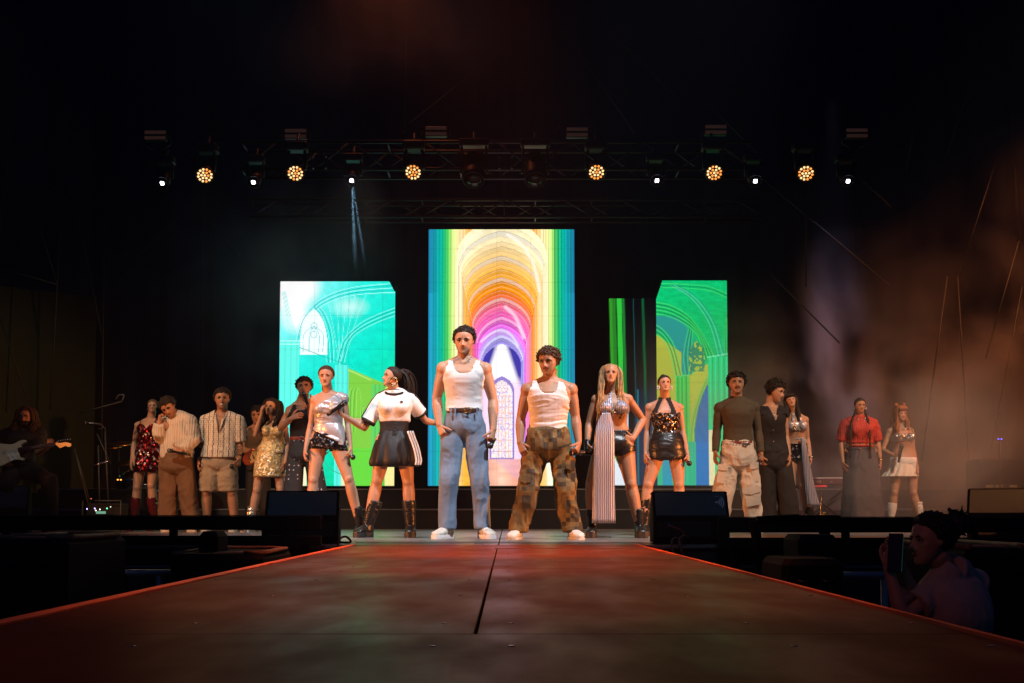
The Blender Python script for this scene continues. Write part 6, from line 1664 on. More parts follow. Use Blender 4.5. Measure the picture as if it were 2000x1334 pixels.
# -- woman in burgundy sequin dress, far left
p = Person('blond woman in short burgundy sequin dress and dark red boots, far left', 14.7, 'f', (298, 779, 806), (293, 822), (269, 831), (315, 829), (262, 864), (322, 862), (257, 902), (318, 895), (291, 884), (268, 952), (296, 948), (262, 1036), (301, 1036),
           yaw=10, pitch=4, k=.97, arm=.95, tor=1.0, vox=.0095, group=GP, hands=dict(wl=REL, wr=REL), bust=1.15)
xx, yy = p.px(); t_, x_ = p.tl, p.xl
p.skinwear('dress_bodice', M['seq_red'], p.isb('torso', 'thl', 'thr') & (t_ > -.1) & (t_ < .86 - .12 * np.clip(1 - np.abs(x_) / .05, 0, 1)), .009)
p.skinwear('straps', M['seq_red'], p.isb('torso', 'neck', 'ual', 'uar') & (t_ > .82) & (np.abs(np.abs(x_) - .088) < .008), .006)
o = p.wear('dress_skirt', M['seq_red'], [p.pxrows([(290, 868, 17.5, .76), (290, 880, 22, .78), (289, 900, 25, .8), (288, 921, 25.5, .82)], 14)], amp=.004, seed=3)
p.hairshell(M['hair_fair'], fr_line=0.77, vol=1.0, rough=.01); p.brows(M['hair_brown'])
g = G(); g.ell(p.H(0, -.5, .7), p.hax(.12, .12, .12)); g.build('bun', M['hair_fair'], p.root)
M['boot_red'] = mat('dark_red_leather', (.10, .008, .012), .25, coat=.4, bump=(16, .4, .01))
for x, tp in (('l', (266, 972)), ('r', (296, 972))): p.shoe(x, M['boot_red'], (-.1, -1), .25, .046, 'boot', tp, shaft=.048, sole=.035, flare=1.25)
hoops(p, .012, M['steel'], (-1,))

# -- man in cream knit, head bowed
p = Person('man in loose cream knit sweater bowing his head, hand at his ear', 14.2, 'm', (328, 774, 814), (343, 816), (323, 828), (371, 824), (309, 856), (379, 860), (311, 824), (352, 882), (346, 884), (326, 950), (362, 950), (327, 1036), (378, 1036),
           yaw=-12, pitch=-26, roll=-22, k=.98, arm=1.0, tor=1.02, vox=.0095, legs=False, group=GP, skin='skin_tan', dz=dict(el=-.08, wl=-.14, wr=-.24, er=-.02, hd=-.10), hands=dict(wl=dict(curl=1.1, n=(.8, .3, 0), d=(.05, -.1, 1)), wr=dict(curl=1.2, n=(.1, .9, .1), d=(-.9, -.2, 0))))
p.wear('sweater', M['knit_cream'], [p.pxrows([(345, 808, 9, .9), (345, 818, 18, .75), (347, 832, 26, .66), (348, 846, 29.5, .62), (347, 865, 31, .62), (346, 885, 32, .64), (345, 895, 31, .64)], 18), *p.yoke(.026), ('tube', [p.J['nk'] - Z_ * .04, p.J['nk'] + Z_ * .02], [.085, .078], 14), p.sleeve('l', 1, .024, 0, .85), p.sleeve('r', 1, .026, 0, .88)], amp=.013, scale=(9, 9, 6), seed=7)
p.wear('trousers', M['brown_trouser'], [p.pxrows([(345, 885, 29, .7), (345, 905, 31, .74), (345, 918, 30, .74), (346, 934, 16, .6)], 9), p.pxrows([(330, 900, 17.5, .9), (329, 940, 17, 1), (328, 990, 17.5, 1), (328, 1034, 18, 1)], 12), p.pxrows([(359, 900, 17.5, .9), (364, 940, 17, 1), (371, 990, 17, 1), (377, 1034, 18, 1)], 12)], amp=.014, scale=(11, 9, 5), seed=8)
p.hairshell(M['hair_dark'], fr_line=0.76, vol=1.01, rough=.04); p.tufts(M['hair_dark'], 420, 0.11, 0.028, 1.0, 0.75, 11, 1.0, sweep=(-.4, .7, .1)); p.brows(M['hair_dark'])
for x in 'lr': p.shoe(x, M['sneaker'], (.1, -1), .28, .052, 'sneaker', sole=.03)
mic_in(p, 'wr', 'microphone held level before the sweater of the man bowing his head', (331, 880, .26), (371, 888, .24))

# -- man in crochet shirt and khaki shorts
p = Person('smiling man in cream crochet shirt with dark cords and khaki shorts', 14.3, 'm', (434, 757, 799), (433, 812), (402, 822), (466, 823), (396, 864), (469, 864), (389, 898), (467, 897), (430, 880), (403, 962), (453, 962), (404, 1036), (458, 1036),
           yaw=10, pitch=0, k=1.02, arm=.95, tor=1.0, vox=.0095, group=GP, skin='skin_tan', hands=dict(wl=REL, wr=FIST))
JJ = p.J
def vcut(v):
    a = v - JJ['nk']; return ~((np.abs(a[:, 0]) < .045 * np.clip((a[:, 2] + .20) / .16, 0, 1.4)) & (a[:, 1] < 0) & (a[:, 2] > -.20))
p.wear('crochet_shirt', M['crochet'], [p.pxrows([(433, 814, 15, .8), (433, 820, 27, .62), (433, 840, 31, .60), (431, 865, 31, .60), (429, 880, 34.5, .66), (428, 894, 36, .70)], 18), *p.yoke(.014), p.sleeve('l', .95, .034), p.sleeve('r', .95, .034)], amp=.009, scale=(9, 9, 5), seed=9, cut=vcut)
for sg in (-1, 1):
    g = G(); c = JJ['nk']; g.tube([c + V3(.065 * sg, .03, .035), c + V3(.075 * sg, -.04, .03), c + V3(.045 * sg, -.11, -.06), c + V3(.006 * sg, -.14, -.19)], [.012, .018, .020, .004], 8); g.build('collar', M['crochet'], p.root)
p.wear('shorts', M['khaki'], [p.pxrows([(427, 884, 29, .58), (427, 900, 32, .64), (427, 912, 31, .66), (427, 924, 16, .6)], 9), p.pxrows([(411, 900, 18.5, .9), (410, 930, 19, 1), (409, 960, 18.5, 1)], 9), p.pxrows([(443, 900, 18.5, .9), (445, 930, 18.5, 1), (446, 960, 18, 1)], 9)], amp=.012, scale=(9, 9, 14), seed=3)
p.hairshell(M['hair_dark'], fr_line=0.76, vol=1.01, rough=.04); p.tufts(M['hair_dark'], 420, 0.11, 0.028, 1.0, 0.77, 13, 1.0, sweep=(.3, .3, .6)); p.brows(M['hair_dark'])
g = G(); g.tube([p.H(-.07, .372, .205), p.H(0, .392, .192), p.H(.07, .372, .205)], [.004, .007, .004], 6); g.build('teeth', M['white_jersey'], p.root)
for i in range(3):
    g = G(); g.ell(P(430, 862 + i * 10, p.Y - .155), [X_ * .007, Y_ * .004, Z_ * .007], 8, 5); g.build('button', M['belt_brown'], p.root)
for x in 'lr': p.shoe(x, M['sneaker'], (.1, -1), .28, .052, 'sneaker', sole=.03)
mic_in(p, 'wr', 'microphone in the fist of the man in crochet shirt', (452, 911, .09), (463, 903, -.05))

# -- woman in pale gold sequin dress
p = Person('long-haired woman in pale gold sequin mini dress raising a hand to her face', 14.0, 'f', (530, 776, 811), (537, 826), (520, 836), (557, 838), (498, 850), (562, 866), (511, 808), (558, 904), (530, 884), (502, 957), (548, 955), (489, 1034), (553, 1036),
           yaw=-18, pitch=-2, roll=4, k=.94, arm=.95, tor=.98, vox=.009, group=GP, hands=dict(wl=dict(curl=.55, n=(.8, .4, 0), d=(.1, -.2, .95)), wr=REL), dz=dict(el=-.10, wl=-.16), bust=1.15)
xx, yy = p.px(); t_, x_ = p.tl, p.xl
p.skinwear('dress_bodice', M['seq_gold'], (p.isb('torso') & (t_ > .0) & (t_ < .84)) | (p.isb('torso', 'neck') & (t_ >= .8) & (t_ < 1.04) & (np.abs(np.abs(x_) - .075 + (t_ - .8) * .22) < .02)), .010, .003, (30, 30, 30))
p.wear('dress_skirt', M['seq_gold'], [p.pxrows([(534, 850, 14.5, .66), (532, 862, 18.5, .74), (529, 880, 25, .78), (527, 905, 29, .8), (526, 931, 30.5, .82)], 16)], amp=.006, scale=(20, 20, 20), seed=3)
p.hairshell(M['hair_dark'], fr_line=0.81, vol=1.01, rough=.04, back=.0); p.longhair(M['hair_dark'], .44, 110, .026, 14, 1.25, front=.10, lean=(-.03, 0)); p.brows(M['hair_dark'])
for x, tp in (('l', (492, 990)), ('r', (551, 990))): p.shoe(x, M['seq_silver'], ((-.3, -1) if x == 'l' else (.2, -1)), .24, .045, 'boot', tp, shaft=.045, sole=.03, flare=1.1)
mic_in(p, 'wr', 'microphone in the lowered hand of the woman in the gold dress', (551, 922, .06), (559, 906, .0))

# -- man in black tank singing
p = Person('man in black tank top and studded black flared jeans singing into a microphone', 13.6, 'm', (594, 734, 776), (586, 791), (567, 803), (611, 801), (548, 836), (612, 826), (569, 817), (603, 790), (594, 872), (575, 945), (615, 945), (568, 1036), (622, 1036),
           yaw=4, pitch=4, roll=-4, k=1.0, arm=1.0, tor=.92, vox=.009, legs=False, group=GP, skin='skin_tan', hands=dict(wl=dict(curl=.45, n=(.2, .9, -.2), d=(.9, -.25, .35), spread=.06), wr=dict(curl=1.3, n=(-.5, .5, .2), d=(-.35, -.3, .9))), dz=dict(el=-.06, wl=-.19, er=-.12, wr=-.20))
p.skinwear('tank_top', M['black_jersey'], (p.px()[1] < 858) & tank_mask(p, -.02, .84, .078, .112), .008, .003)
p.wear('studded_jeans', M['dots'], [p.pxrows([(592, 855, 25, .7), (593, 875, 28, .74), (594, 894, 29, .76), (594, 910, 15, .6)], 9), p.pxrows([(579, 885, 16, .9), (575, 920, 16.5, 1), (571, 960, 18, 1), (568, 1000, 20, 1), (566, 1034, 22, 1)], 14), p.pxrows([(609, 885, 16, .9), (615, 920, 16.5, 1), (620, 960, 18, 1), (624, 1000, 20, 1), (628, 1034, 22, 1)], 14)], amp=.010, scale=(9, 9, 4), seed=3)
band(p, 'belt', M['belt_red'], 592, 857, 26, .04, .74); buckle(p, 594, 857, 0, .13, M['steel'])
p.hairshell(M['hair_dark'], fr_line=0.76, vol=1.01, rough=.04); p.tufts(M['hair_dark'], 420, 0.11, 0.028, 1.0, 0.73, 15, 1.0, sweep=(0, .8, -.2)); p.brows(M['hair_dark'])
necklace(p, M['steel'], .05, .003)
for x in 'lr': p.shoe(x, M['black_leather'], (.1, -1), .28, .052, 'sneaker', sole=.03)
mic_in(p, 'wr', 'microphone held to the mouth of the man in the black tank top', (594, 769, .235), (601, 790, .255))

# -- woman in one-shoulder silver top
p = Person('tall woman in one-shouldered silver top and black sequin hot pants, hair slicked back', 12.0, 'f', (637, 712, 756), (642, 771), (614, 781), (672, 780), (607, 828), (679, 828), (597, 877), (685, 877), (641, 862), (612, 936), (681, 936), (606, 1036), (703, 1030),
           yaw=-2, pitch=-2, k=1.0, arm=.93, tor=.97, leg=.98, vox=.0082, group=GP, hands=dict(wl=REL, wr=FIST), skin='skin')
xx, yy = p.px(); t_, x_ = p.tl, p.xl
one = p.isb('torso', 'neck') & (yy < 850 + (xx - 640) * .5 + 4) & (yy > 777 + np.clip(668 - xx, 0, 100) * .62 - 14) & (t_ < 1.03)
one |= p.isb('uar') & (p.ct < .02)
p.skinwear('one_shoulder_top', M['silver_cloth'], one, .010, .009, (4, 8, 22), seed=5)
g = G(); g.loft(p.pxrows([(645, 826, 18, .62, .045), (648, 840, 22, .60, .05), (654, 852, 20, .55, .055), (661, 862, 12, .4, .08), (668, 869, 3, .3, .10)], 16, flute=4, fl_amp=.08)); g.build('draped_hem', M['silver_cloth'], p.root)
p.wear('sequin_shorts', M['seq_black'], [p.pxrows([(641, 838, 22, .74), (640, 850, 27, .8), (640, 862, 31, .84), (640, 873, 33, .84)], 9), p.pxrows([(622, 858, 17, 1), (621, 877, 18.5, 1.05)], 4), p.pxrows([(658, 858, 17, 1), (662, 881, 18.5, 1.05)], 4)], amp=.004, scale=(20, 20, 20))
p.hairshell(M['hair_brown'], fr_line=0.80, vol=1.0, rough=.008)
g = G(); g.tube(interp_rows([p.H(-.1, -.45, .5), p.H(-.16, -.45, .1), p.H(-.2, -.35, -.25)], 8), [.03, .03, .028, .026, .022, .018, .012, .006], 8); g.build('ponytail', M['hair_brown'], p.root)
p.brows(M['hair_brown'])
for x, tp in (('l', (609, 1000)), ('r', (697, 990))): p.shoe(x, M['black_leather'], ((-.1, -1) if x == 'l' else (.0, -1)), .255, .047, 'boot', tp, shaft=.044, sole=.04, sole_m=M['black_rubber'], laces=M['black_jersey'], flare=1.0)
mic_in(p, 'wr', 'microphone hanging from the hand of the woman in the one-shouldered top', (689, 893, .09), (680, 889, -.08))

# -- woman in white T-shirt with black trim
p = Person('woman in white T-shirt and black striped bubble skirt, face turned left', 11.2, 'f', (765, 714, 756), (771, 769), (742, 781), (801, 779), (712, 836), (831, 822), (672, 812), (852, 827), (770, 862), (737, 938), (797, 940), (717, 1036), (802, 1036),
           yaw=-62, pitch=10, roll=0, k=.97, arm=1.05, tor=1.06, leg=1.05, vox=.008, group=GP, dz=dict(el=-.02, wl=-.12, er=.16, wr=.28), hands=dict(wl=dict(curl=1.0, n=(.3, .2, .9), d=(-.8, -.2, .55), thumb=.6), wr=REL), bust=1.35)
tee = p.wear('t_shirt', M['white_jersey'], [p.torso_rings(.016, .405, .955), *p.bust_parts(.010), *p.yoke(.010), p.sleeve('l', .80, .026), p.sleeve('r', .66, .026)], amp=.007, scale=(7, 8, 8), seed=3)
g = G(); c = p.J['nk'] + p.fr * .012 - Z_ * .008; g.tube([c + p.lat * .080 * math.cos(a) + p.fr * (.070 * math.sin(a) + .012) + Z_ * (.022 - .030 * math.sin(a)) for a in np.linspace(0, 2 * math.pi, 25)], .0115, 8); g.build('collar', M['black_jersey'], tee)
for x, t in (('l', .80), ('r', .66)):
    a, b = p.J['s' + x], p.J['e' + x]; c0, c1 = a + (b - a) * (t - .07), a + (b - a) * (t + .025); g = G(); g.tube([c0, c1], [.072, .070], 16, caps=True); g.build('cuff', M['black_jersey'], tee)
for x in 'lr':
    a, b = p.J['s' + x], p.J['e' + x]
    for q in (-1, 0, 1):
        off = nrm(b - a); sd = -Y_; up = nrm(np.cross(off, sd) * (1 if np.cross(off, sd)[2] > 0 else -1)); g = G()
        pts = [p.J['nk'] * .65 + a * .35 + Z_ * .072 + sd * (.012 * q)] + [a + (b - a) * t + up * (.066 + .004 * math.sin(t * 3)) + sd * (.013 + .014 * q) for t in np.linspace(0, .60 if x == 'r' else .74, 6)]
        g.tube(p.onto(interp_rows(pts, 18), .002), .0042, 5); g.build('stripe', M['black_jersey'], tee)
em = p.px_patch('emblem', M['black_jersey'], [(780.5, 784), (784, 786.2), (788, 784), (786.5, 787.2), (782, 787.2)], .150, .004, parent=tee)
g = G()
for a in (-.8, 0, .8): c = P(784.3, 785.6, p.Y - .153); d_ = V3(math.sin(a), 0, math.cos(a)); g.ell(c + d_ * .010, [np.cross(d_, Y_) * .0045, Y_ * .002, d_ * .010], 8, 5)
g.build('emblem_leaves', M['black_jersey'], tee)
corset = p.wear('corset_belt', M['black_jersey'], [p.pxrows([(770, 822, 29, .72), (770, 834, 27.5, .72), (770, 848, 29, .74)], 7)], amp=.002)
for y in (827, 833, 839, 845):
    g = G(); g.tube([P(766, y, p.Y - .128), P(775, y + 3, p.Y - .128)], .004, 5); g.tube([P(775, y, p.Y - .128), P(766, y + 3, p.Y - .128)], .004, 5); g.build('lacing', M['black_satin'], corset)
sk_ = p.pxrows([(770, 842, 28, .74), (771, 852, 33, .78), (772, 870, 41, .80), (773, 890, 46.5, .82), (772, 903, 48, .82), (771, 911, 44, .80), (771, 909, 36, .78)], 26, flute=10, fl_amp=.085, m=110)
g = G(); g.loft(sk_); skirt = g.build('bubble_skirt', M['black_satin'], p.root)
for q in (-1, 0, 1):
    pts = []
    for x, y in ((801, 842), (806, 856), (812, 872), (816, 888), (818, 900), (816, 908)):
        pts.append(P(x + q * 4.6, y, p.Y - .125 - .002 * (y - 842) * .9 + .018 * (x + q * 4.6 - 800) / 10))
    g = G(); g.tube(interp_rows(pts, 14), .0085, 6, rv=.004, ref=(0, 1, 0)); g.build('stripe', M['white_jersey'], skirt)
p.hairshell(M['hair_dark'], fr_line=0.81, vol=1.0, rough=.012)
g = G(); g.ell(p.H(0, -.46, .84), p.hax(.15, .15, .15)); g.build('hair_knot', M['hair_dark'], p.root)
g = G(); rs = np.random.default_rng(5)
for i in range(230):
    a = rs.normal(size=3) * .011; b0 = p.H(0, -.50, .80) + a; pts = interp_rows([b0, b0 + V3(.035, .03, -.03) + a, b0 + V3(.055, .05, -.14) + a * 1.6, b0 + V3(.04 + a[0] * 2, .05, -.30 + rs.uniform(-.05, .03))], 12); g.tube(pts, list(np.linspace(.006, .002, 12)), 5)
g.build('ponytail', M['hair_dark'], p.root)
p.brows(M['hair_dark']); earpiece(p, 1)
g = G(); c = p.H(.36, -.02, .22); g.tube([c + (X_ * math.cos(a) * .030 + Z_ * math.sin(a) * .038) - Y_ * .01 for a in np.linspace(0, 6.29, 21)], .0065, 7); g.build('earring', M['brass'], p.root)
g = G(); c = p.H(-.30, .1, .18); g.tube([c + (X_ * math.cos(a) * .022 + Z_ * math.sin(a) * .034) for a in np.linspace(0, 6.29, 21)], .003, 6); g.build('earring', M['brass'], p.root)
necklace(p, M['black_leather'], .0, .004, .05)
for x, tp in (('l', (734, 978)), ('r', (798, 977))): p.shoe(x, M['black_leather'], ((-.5, -1) if x == 'l' else (.05, -1)), .26, .05, 'boot', tp, shaft=.056, sole=.05, sole_m=M['black_rubber'], laces=M['black_jersey'], flare=1.08)
mic_in(p, 'wl', 'microphone held out across the woman in the silver top by the woman in the T-shirt', (672.5, 787, .17), (639, 811, .17), L=.2)

# ------------------------------------------------------------------ musicians
def guitar(label, Y, outline, neck0, neck1, head, body_m, guard_m, guard=None, th=.045, tilt=None):
    c = [P(x, y, Y) for x, y in outline]; n = len(c); t = thing('electric_guitar', label, 'guitar', np.mean(c, 0))
    v = []
    for q, s_ in ((0, .94), (-.006, 1), (-.04, 1), (-.045, .94)):
        m0 = np.mean(c, 0); v += [m0 + (z - m0) * s_ + V3(0, q, 0) for z in c]
    f = [tuple(range(n)), tuple(range(3 * n, 4 * n))[::-1]] + [(r * n + i, r * n + (i + 1) % n, (r + 1) * n + (i + 1) % n, (r + 1) * n + i) for r in range(3) for i in range(n)]
    g = G(); g.add(v, f); b = g.build('body', body_m, t, smooth=False)
    if guard is not None:
        c = [P(x, y, Y - .046) for x, y in guard]; n = len(c); v = c + [z - V3(0, .004, 0) for z in c]
        g = G(); g.add(v, [tuple(range(n, 2 * n))] + [(i, (i + 1) % n, n + (i + 1) % n, n + i) for i in range(n)]); pg = g.build('pickguard', guard_m, b, smooth=False)
        cc = np.mean(c, 0); ax = nrm(P(*neck0, Y) - P(*neck1, Y)); up = np.cross(ax, Y_)
        for k in (-.05, .0, .05):
            g = G(); g.tube([cc + ax * k - up * .03 - V3(0, .006, 0), cc + ax * k + up * .03 - V3(0, .006, 0)], .007, 6, ex=4); g.build('pickup', M['white_leather'] if body_m is not M['sunburst'] else M['black'], b)
    a, e = P(*neck0, Y - .052), P(*neck1, Y - .052); g = G(); g.tube([a, e], [.028, .021], 8, rv=[.012, .010], ex=4); g.build('neck', M['rosewood'], t)
    c = [P(x, y, Y - .045) for x, y in head]; n = len(c); v = c + [z - V3(0, .014, 0) for z in c]; g = G(); g.add(v, [tuple(range(n))[::-1], tuple(range(n, 2 * n))] + [(i, (i + 1) % n, n + (i + 1) % n, n + i) for i in range(n)]); g.build('headstock', M['maple'], t, smooth=False)
    up = nrm(np.cross(e - a, Y_)); up = up if up[2] > 0 else -up; d = nrm(e - a)
    for k in range(6):
        g = G(); g.ell(e + d * (.03 + .026 * k) + up * (.030 - .001 * k), [d * .008, Y_ * .006, up * .010], 8, 5); g.build('tuning_peg', M['chrome'], t)
    g = G()
    for k in range(6):
        o_ = up * (k - 2.5) * .006 - V3(0, .014, 0); g.tube([a - d * .18 + o_, e + o_], .0008, 4)
    g.build('strings', M['steel'], t)
    return t
M['cream_lac'] = mat('aged_white_lacquer', (.55, .48, .34), .25, coat=.5); M['guard'] = mat('white_pickguard', (.62, .64, .60), .35)
M['maple'] = mat('maple', (.50, .33, .15), .35); M['rosewood'] = mat('rosewood', (.05, .022, .012), .5); M['sunburst'] = mat('sunburst_lacquer', (.16, .03, .012), .2, coat=.6, mottle=(4, .6)); M['guard2'] = mat('gold_pickguard', (.42, .30, .12), .3)
z3 = lambda q: [(x / 8.34, 780 + y / 8.34) for x, y in q]
p = Person('long-haired bearded guitarist in black in the dark at the far left', 13.8, 'm', (49.5, 792, 832), (48, 838), (12, 850), (78, 848), (-18, 884), (74, 884), (8, 893), (93, 874), (36, 905), (10, 950), (97, 935), (8, 1034), (98, 1034), yaw=4, pitch=-8, k=1.0, vox=.0095, legs=False, skin='skin_tan',
           dz=dict(el=-.05, wl=-.22, er=-.10, wr=-.24), hands=dict(wl=dict(curl=.6, n=(0, .9, .1), d=(.5, -.1, -.85)), wr=dict(curl=1.1, n=(-.2, .5, .8), d=(.55, -.3, .8))))
p.wear('black_t_shirt', M['black_jersey'], [p.torso_rings(.02, -.1, .95), *p.yoke(.014), p.sleeve('l', .8, .025), p.sleeve('r', .8, .025)], amp=.01)
p.wear('black_trousers', M['black_jersey'], [p.pxrows([(36, 900, 26, .8), (38, 915, 30, .8), (40, 928, 30, .8)], 7), ('tube', [P(30, 915, 13.8), P(12, 950, 13.55), P(8, 1034, 13.7)], [.12, .10, .09], 14), ('tube', [P(45, 915, 13.8), P(96, 937, 13.5), P(99, 1034, 13.6)], [.12, .09, .085], 14)], amp=.012)
p.hairshell(M['hair_brown'], fr_line=0.80, vol=1.01, rough=.04); p.longhair(M['hair_brown'], .34, 60, .02, 21, 1.1); p.brows(M['hair_dark']); p.moustache(M['hair_dark']); p.beard(M['hair_dark'])
for x in 'lr': p.shoe(x, M['black_leather'], (.1, -1), .28, .052, 'sneaker', sole=.03)
guitar('cream-white electric guitar with white pickguard and maple headstock', 13.55, z3([(-90, 760), (-50, 722), (0, 715), (100, 730), (200, 738), (260, 722), (330, 682), (400, 664), (440, 672), (446, 688), (425, 706), (385, 718), (362, 750), (372, 785), (310, 812), (318, 870), (335, 930), (350, 950), (400, 960), (428, 975), (418, 992), (385, 998), (300, 985), (240, 992), (180, 1020), (120, 1052), (60, 1085), (0, 1092), (-60, 1075), (-110, 980), (-115, 850)]),
       (36, 879), (109, 867), z3([(905, 720), (925, 708), (1000, 712), (1060, 700), (1120, 705), (1160, 722), (1168, 748), (1150, 772), (1115, 778), (1085, 760), (1060, 762), (1010, 785), (985, 795), (950, 765), (920, 745)]), M['cream_lac'], M['guard'], z3([(90, 850), (180, 815), (300, 815), (312, 880), (330, 950), (250, 975), (180, 1005), (150, 960), (100, 900)]))
p = Person('guitarist lit orange, half hidden behind the woman in the gold dress', 15.8, 'm', (503, 792, 828), (503, 835), (480, 846), (528, 846), (477, 880), (530, 880), (497, 884), (545, 880), (504, 900), (488, 960), (518, 960), (488, 1034), (520, 1034), yaw=0, pitch=-6, k=1.0, vox=.011, legs=False, skin='skin_tan', dz=dict(wl=-.2, wr=-.2), hands=dict(wl=REL, wr=FIST))
p.skinwear('vest', M['mesh_brown'], tank_mask(p, -.02, .84, .07, .11), .008)
p.wear('dark_trousers', M['black_jersey'], [p.pxrows([(504, 900, 22, .8), (504, 920, 24, .8)], 5), p.pxrows([(493, 915, 12, 1), (489, 1034, 11, 1)], 8), p.pxrows([(515, 915, 12, 1), (519, 1034, 11, 1)], 8)], amp=.01)
p.hairshell(M['hair_dark'], fr_line=0.76, vol=1.01, rough=.04); p.tufts(M['hair_dark'], 60, .13, .06, 1.2, 0.75, 25, 1.0); p.brows(M['hair_dark'])
for x in 'lr': p.shoe(x, M['black_leather'], (0, -1), .28, .052, 'sneaker')
z2 = lambda q: [(460 + x / 3.51, 680 + y / 3.51) for x, y in q]
guitar('dark red sunburst electric guitar with gold pickguard beside the gold dress', 15.5, z2([(55, 745), (52, 775), (70, 802), (105, 805), (140, 790), (165, 745), (180, 705), (170, 690), (140, 700), (118, 690), (95, 705), (75, 720)]), (507, 877), (545, 862), [(545, 860), (556, 855), (560, 860), (556, 866), (546, 866)], M['sunburst'], M['guard2'], z2([(105, 735), (115, 705), (150, 705), (160, 735), (135, 775), (105, 790), (95, 770)]))

# ------------------------------------------------------------------ woman filming from the pit
p = Person('dark-haired woman in pale shirt filming with a phone from the pit', 4.9, 'f', (1818, 1000, 1104), (1856, 1122), (1826, 1158), (1900, 1142), (1762, 1208), (1812, 1212), (1735, 1108), (1750, 1090), (1872, 1400), None, None, None, None, yaw=-78, pitch=4, roll=-4, k=.92, vox=.0075, legs=False, foot=False, skin='skin_tan', bust=.8,
           floor=-1.11, dz=dict(sl=-.02, sr=.14, el=-.10, wl=-.06, er=.0, wr=-.02, hip=.1), hands=dict(wl=dict(curl=.75, n=(.75, .3, .2), d=(.0, -.1, 1)), wr=dict(curl=.8, n=(.5, -.6, .2), d=(-.4, .1, .8))))
M['shirt_o'] = mat('pale_cotton', (.40, .30, .24), .85, bump=(14, .4, .012))
p.wear('shirt', M['shirt_o'], [p.torso_rings(.026, 0, .96), *p.yoke(.022), p.sleeve('l', .5, .02), p.sleeve('r', .5, .02)], amp=.010, seed=3)
hip = p.J['hip']; 
p.wear('trousers', M['black_jersey'], [('tube', [hip + V3(-.05, 0, .05), hip + V3(-.25, -.02, -.02), hip + V3(-.35, 0, -.45)], [.12, .10, .06], 14), ('tube', [hip + V3(.06, 0, .05), hip + V3(-.2, .15, -.02), hip + V3(-.3, .15, -.45)], [.12, .10, .06], 14)], amp=.01)
p.hairshell(M['hair_dark'], fr_line=0.80, vol=1.01, rough=.04, back=.05); p.tufts(M['hair_dark'], 420, 0.11, 0.028, 1.0, .80, 31, 1.0, sweep=(0, -.8, .3))
g = G(); g.ell(p.H(.05, -.52, .82), p.hax(.28, .24, .26)); rs = np.random.default_rng(3)
for i in range(50):
    d_ = nrm(rs.normal(size=3)); c = p.H(.05, -.52, .82) + d_ * p.h * .22; g.tube([c - d_ * .02, c + rs.normal(size=3) * .012, c + rs.normal(size=3) * .02 + V3(.01, 0, 0)], [.010, .008, .002], 5)
g.build('messy_bun', M['hair_dark'], p.root); p.brows(M['hair_dark'])
ph = thing('mobile_phone', 'mobile phone held upright by the filming woman', 'phone', P(1748, 1080, 4.78)); ph['_o'] = [float(q) for q in P(1748, 1080, 4.78)]
c = P(1748, 1080, 4.78); R = Matrix.Rotation(math.radians(-62), 3, 'Z') @ Matrix.Rotation(math.radians(-6), 3, 'X'); R = np.array(R)
g = G(); g.box(c, (.074, .010, .152), R, bev=.006); g.build('body', M['mic_black'], ph, smooth=False)
g = G(); g.box(c + R @ V3(0, .0055, 0), (.068, .002, .142), R); g.build('screen', mat('phone_screen', (.02, .02, .02), .1, emit=(.05, .25, .20), estr=.12), ph, smooth=False)
g = G(); g.ell(c + R @ V3(.02, -.006, .055), [R[:, 0] * .008, R[:, 1] * .003, R[:, 2] * .008], 10, 6); g.build('lens', M['glass_dark'], ph)
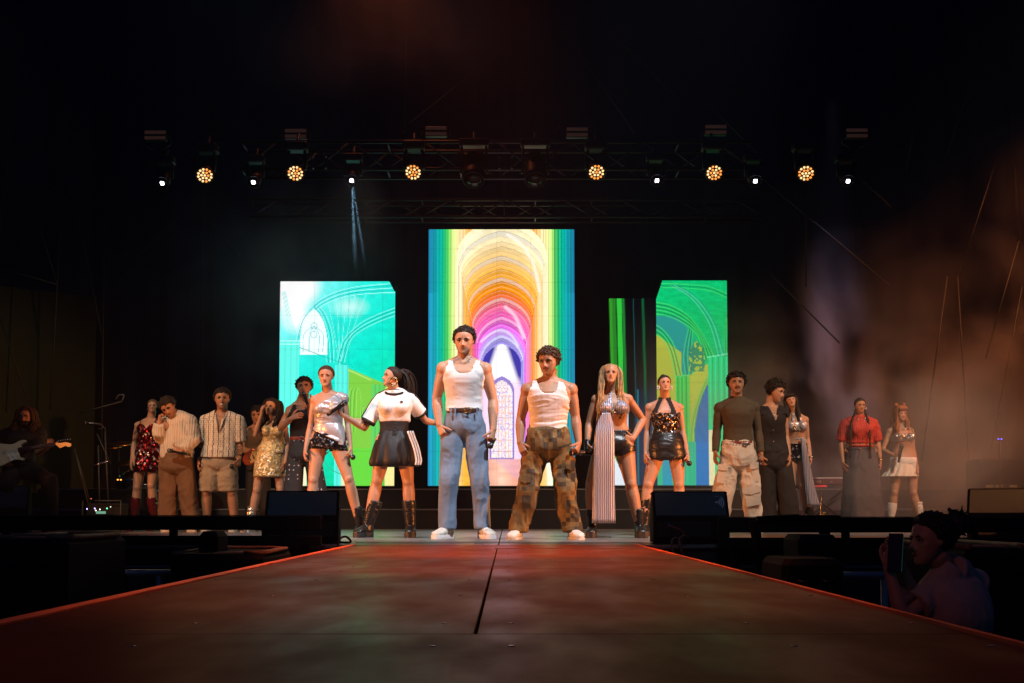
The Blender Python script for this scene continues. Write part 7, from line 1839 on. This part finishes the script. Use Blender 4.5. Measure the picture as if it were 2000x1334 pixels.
# ------------------------------------------------------------------ smoke and air
def vol_box(name, x0, x1, y0, y1, z0, z1):
    g = G(); g.box(((x0 + x1) / 2, (y0 + y1) / 2, (z0 + z1) / 2), (x1 - x0, y1 - y0, z1 - z0)); m = bpy.data.materials.new(name); m.use_nodes = True; nt = m.node_tree
    nt.nodes.remove(nt.nodes['Principled BSDF']); o = make(name, g.verts(), g.f, m, None, None, False); o['kind'] = 'stuff'; return o, m, nt
if HAZE:
    o, m, nt = vol_box('haze', -18, 18, -4, 21, -2.15, 14.5)
    pv = node(nt, 'VolumePrincipled'); pv.inputs['Density'].default_value = HAZE; pv.inputs['Color'].default_value = (.9, .92, 1, 1); pv.inputs['Anisotropy'].default_value = .35
    nt.links.new(pv.outputs[0], nt.nodes['Material Output'].inputs['Volume'])
def cloud(name, c, r, dens, nscale, seed, col=(.85, .85, .88), lo=.42, hi=.68, flat=1.0, squash=(1, 1, 1)):
    """billowing smoke: an ellipsoid of density that thins out to nothing inside its closed hull"""
    g = G(); g.ell(c, [X_ * r[0], Y_ * r[1], Z_ * r[2]], 24, 14)
    m = bpy.data.materials.new(name); m.use_nodes = True; nt = m.node_tree; nt.nodes.remove(nt.nodes['Principled BSDF'])
    o = make(name, g.verts() - np.array(c), [q[::-1] for q in g.f], m, None, None, True); o.location = c; o['kind'] = 'stuff'
    geo = node(nt, 'NewGeometry'); rel = node(nt, 'VectorMath', operation='SUBTRACT'); rel.inputs[1].default_value = c; nt.links.new(geo.outputs['Position'], rel.inputs[0])
    mp = node(nt, 'Mapping'); mp.inputs['Scale'].default_value = (nscale * squash[0], nscale * squash[1], nscale * squash[2]); mp.inputs['Location'].default_value = (seed * 7.1, seed * 3.3, seed)
    nt.links.new(rel.outputs['Vector'], mp.inputs['Vector'])
    n = node(nt, 'TexNoise'); n.inputs['Scale'].default_value = 1; n.inputs['Detail'].default_value = 3.5; n.inputs['Roughness'].default_value = .55; n.inputs['Distortion'].default_value = .6
    nt.links.new(mp.outputs['Vector'], n.inputs['Vector'])
    a = node(nt, 'MapRange', interpolation_type='SMOOTHSTEP'); a.inputs['From Min'].default_value = lo; a.inputs['From Max'].default_value = hi; nt.links.new(n.outputs['Fac'], a.inputs['Value'])
    dv = node(nt, 'VectorMath', operation='DIVIDE'); dv.inputs[1].default_value = r; nt.links.new(rel.outputs['Vector'], dv.inputs[0])
    ln = node(nt, 'VectorMath', operation='LENGTH'); nt.links.new(dv.outputs['Vector'], ln.inputs[0])
    fo = node(nt, 'MapRange', interpolation_type='SMOOTHSTEP'); fo.inputs['From Min'].default_value = .25; fo.inputs['From Max'].default_value = .98; fo.inputs['To Min'].default_value = 1; fo.inputs['To Max'].default_value = 0; nt.links.new(ln.outputs['Value'], fo.inputs['Value'])
    mu = node(nt, 'Math', operation='MULTIPLY'); nt.links.new(a.outputs[0], mu.inputs[0]); nt.links.new(fo.outputs[0], mu.inputs[1])
    m2 = node(nt, 'Math', operation='MULTIPLY'); m2.inputs[1].default_value = dens; nt.links.new(mu.outputs[0], m2.inputs[0])
    pv = node(nt, 'VolumePrincipled'); pv.inputs['Color'].default_value = (*col, 1); pv.inputs['Anisotropy'].default_value = .1
    nt.links.new(m2.outputs[0], pv.inputs['Density']); nt.links.new(pv.outputs[0], nt.nodes['Material Output'].inputs['Volume'])
    return o
if SMOKE:
    cloud('smoke', (5.3, 16.5, 1.4), (4.8, 2.5, 2.9), .72 * SMOKE, .55, 3, lo=.45, hi=.66)
    cloud('smoke_high', (8.2, 16.6, 4.2), (3.4, 2.0, 2.4), .20 * SMOKE, .55, 4, lo=.44, hi=.68)
    cloud('smoke_veil', (4.55, 13.4, .85), (1.9, .75, 1.4), .55 * SMOKE, .9, 5, lo=.36, hi=.68)
    cloud('screen_glow_haze', tuple(P(540, 520, 17.2)), (2.4, 1.0, 1.9), .22 * SMOKE, .8, 9, lo=.25, hi=.8)  # added haze imitating the bloom around the turquoise screen
    cloud('added_beam_haze', tuple(P(692, 410, 14.2)), (.5, .4, .75), .35 * SMOKE, 1.6, 2, lo=.2, hi=.7)  # added patch of haze that makes the blue shaft visible
    cloud('roof_smoke', tuple(P(760, 10, 15.0)), (3.2, 1.2, 1.6), .10 * SMOKE, .6, 8, lo=.35, hi=.7)
for o in bpy.data.objects:
    if '_o' in o: del o['_o']
bpy.data.scenes.remove(tmp_sc)
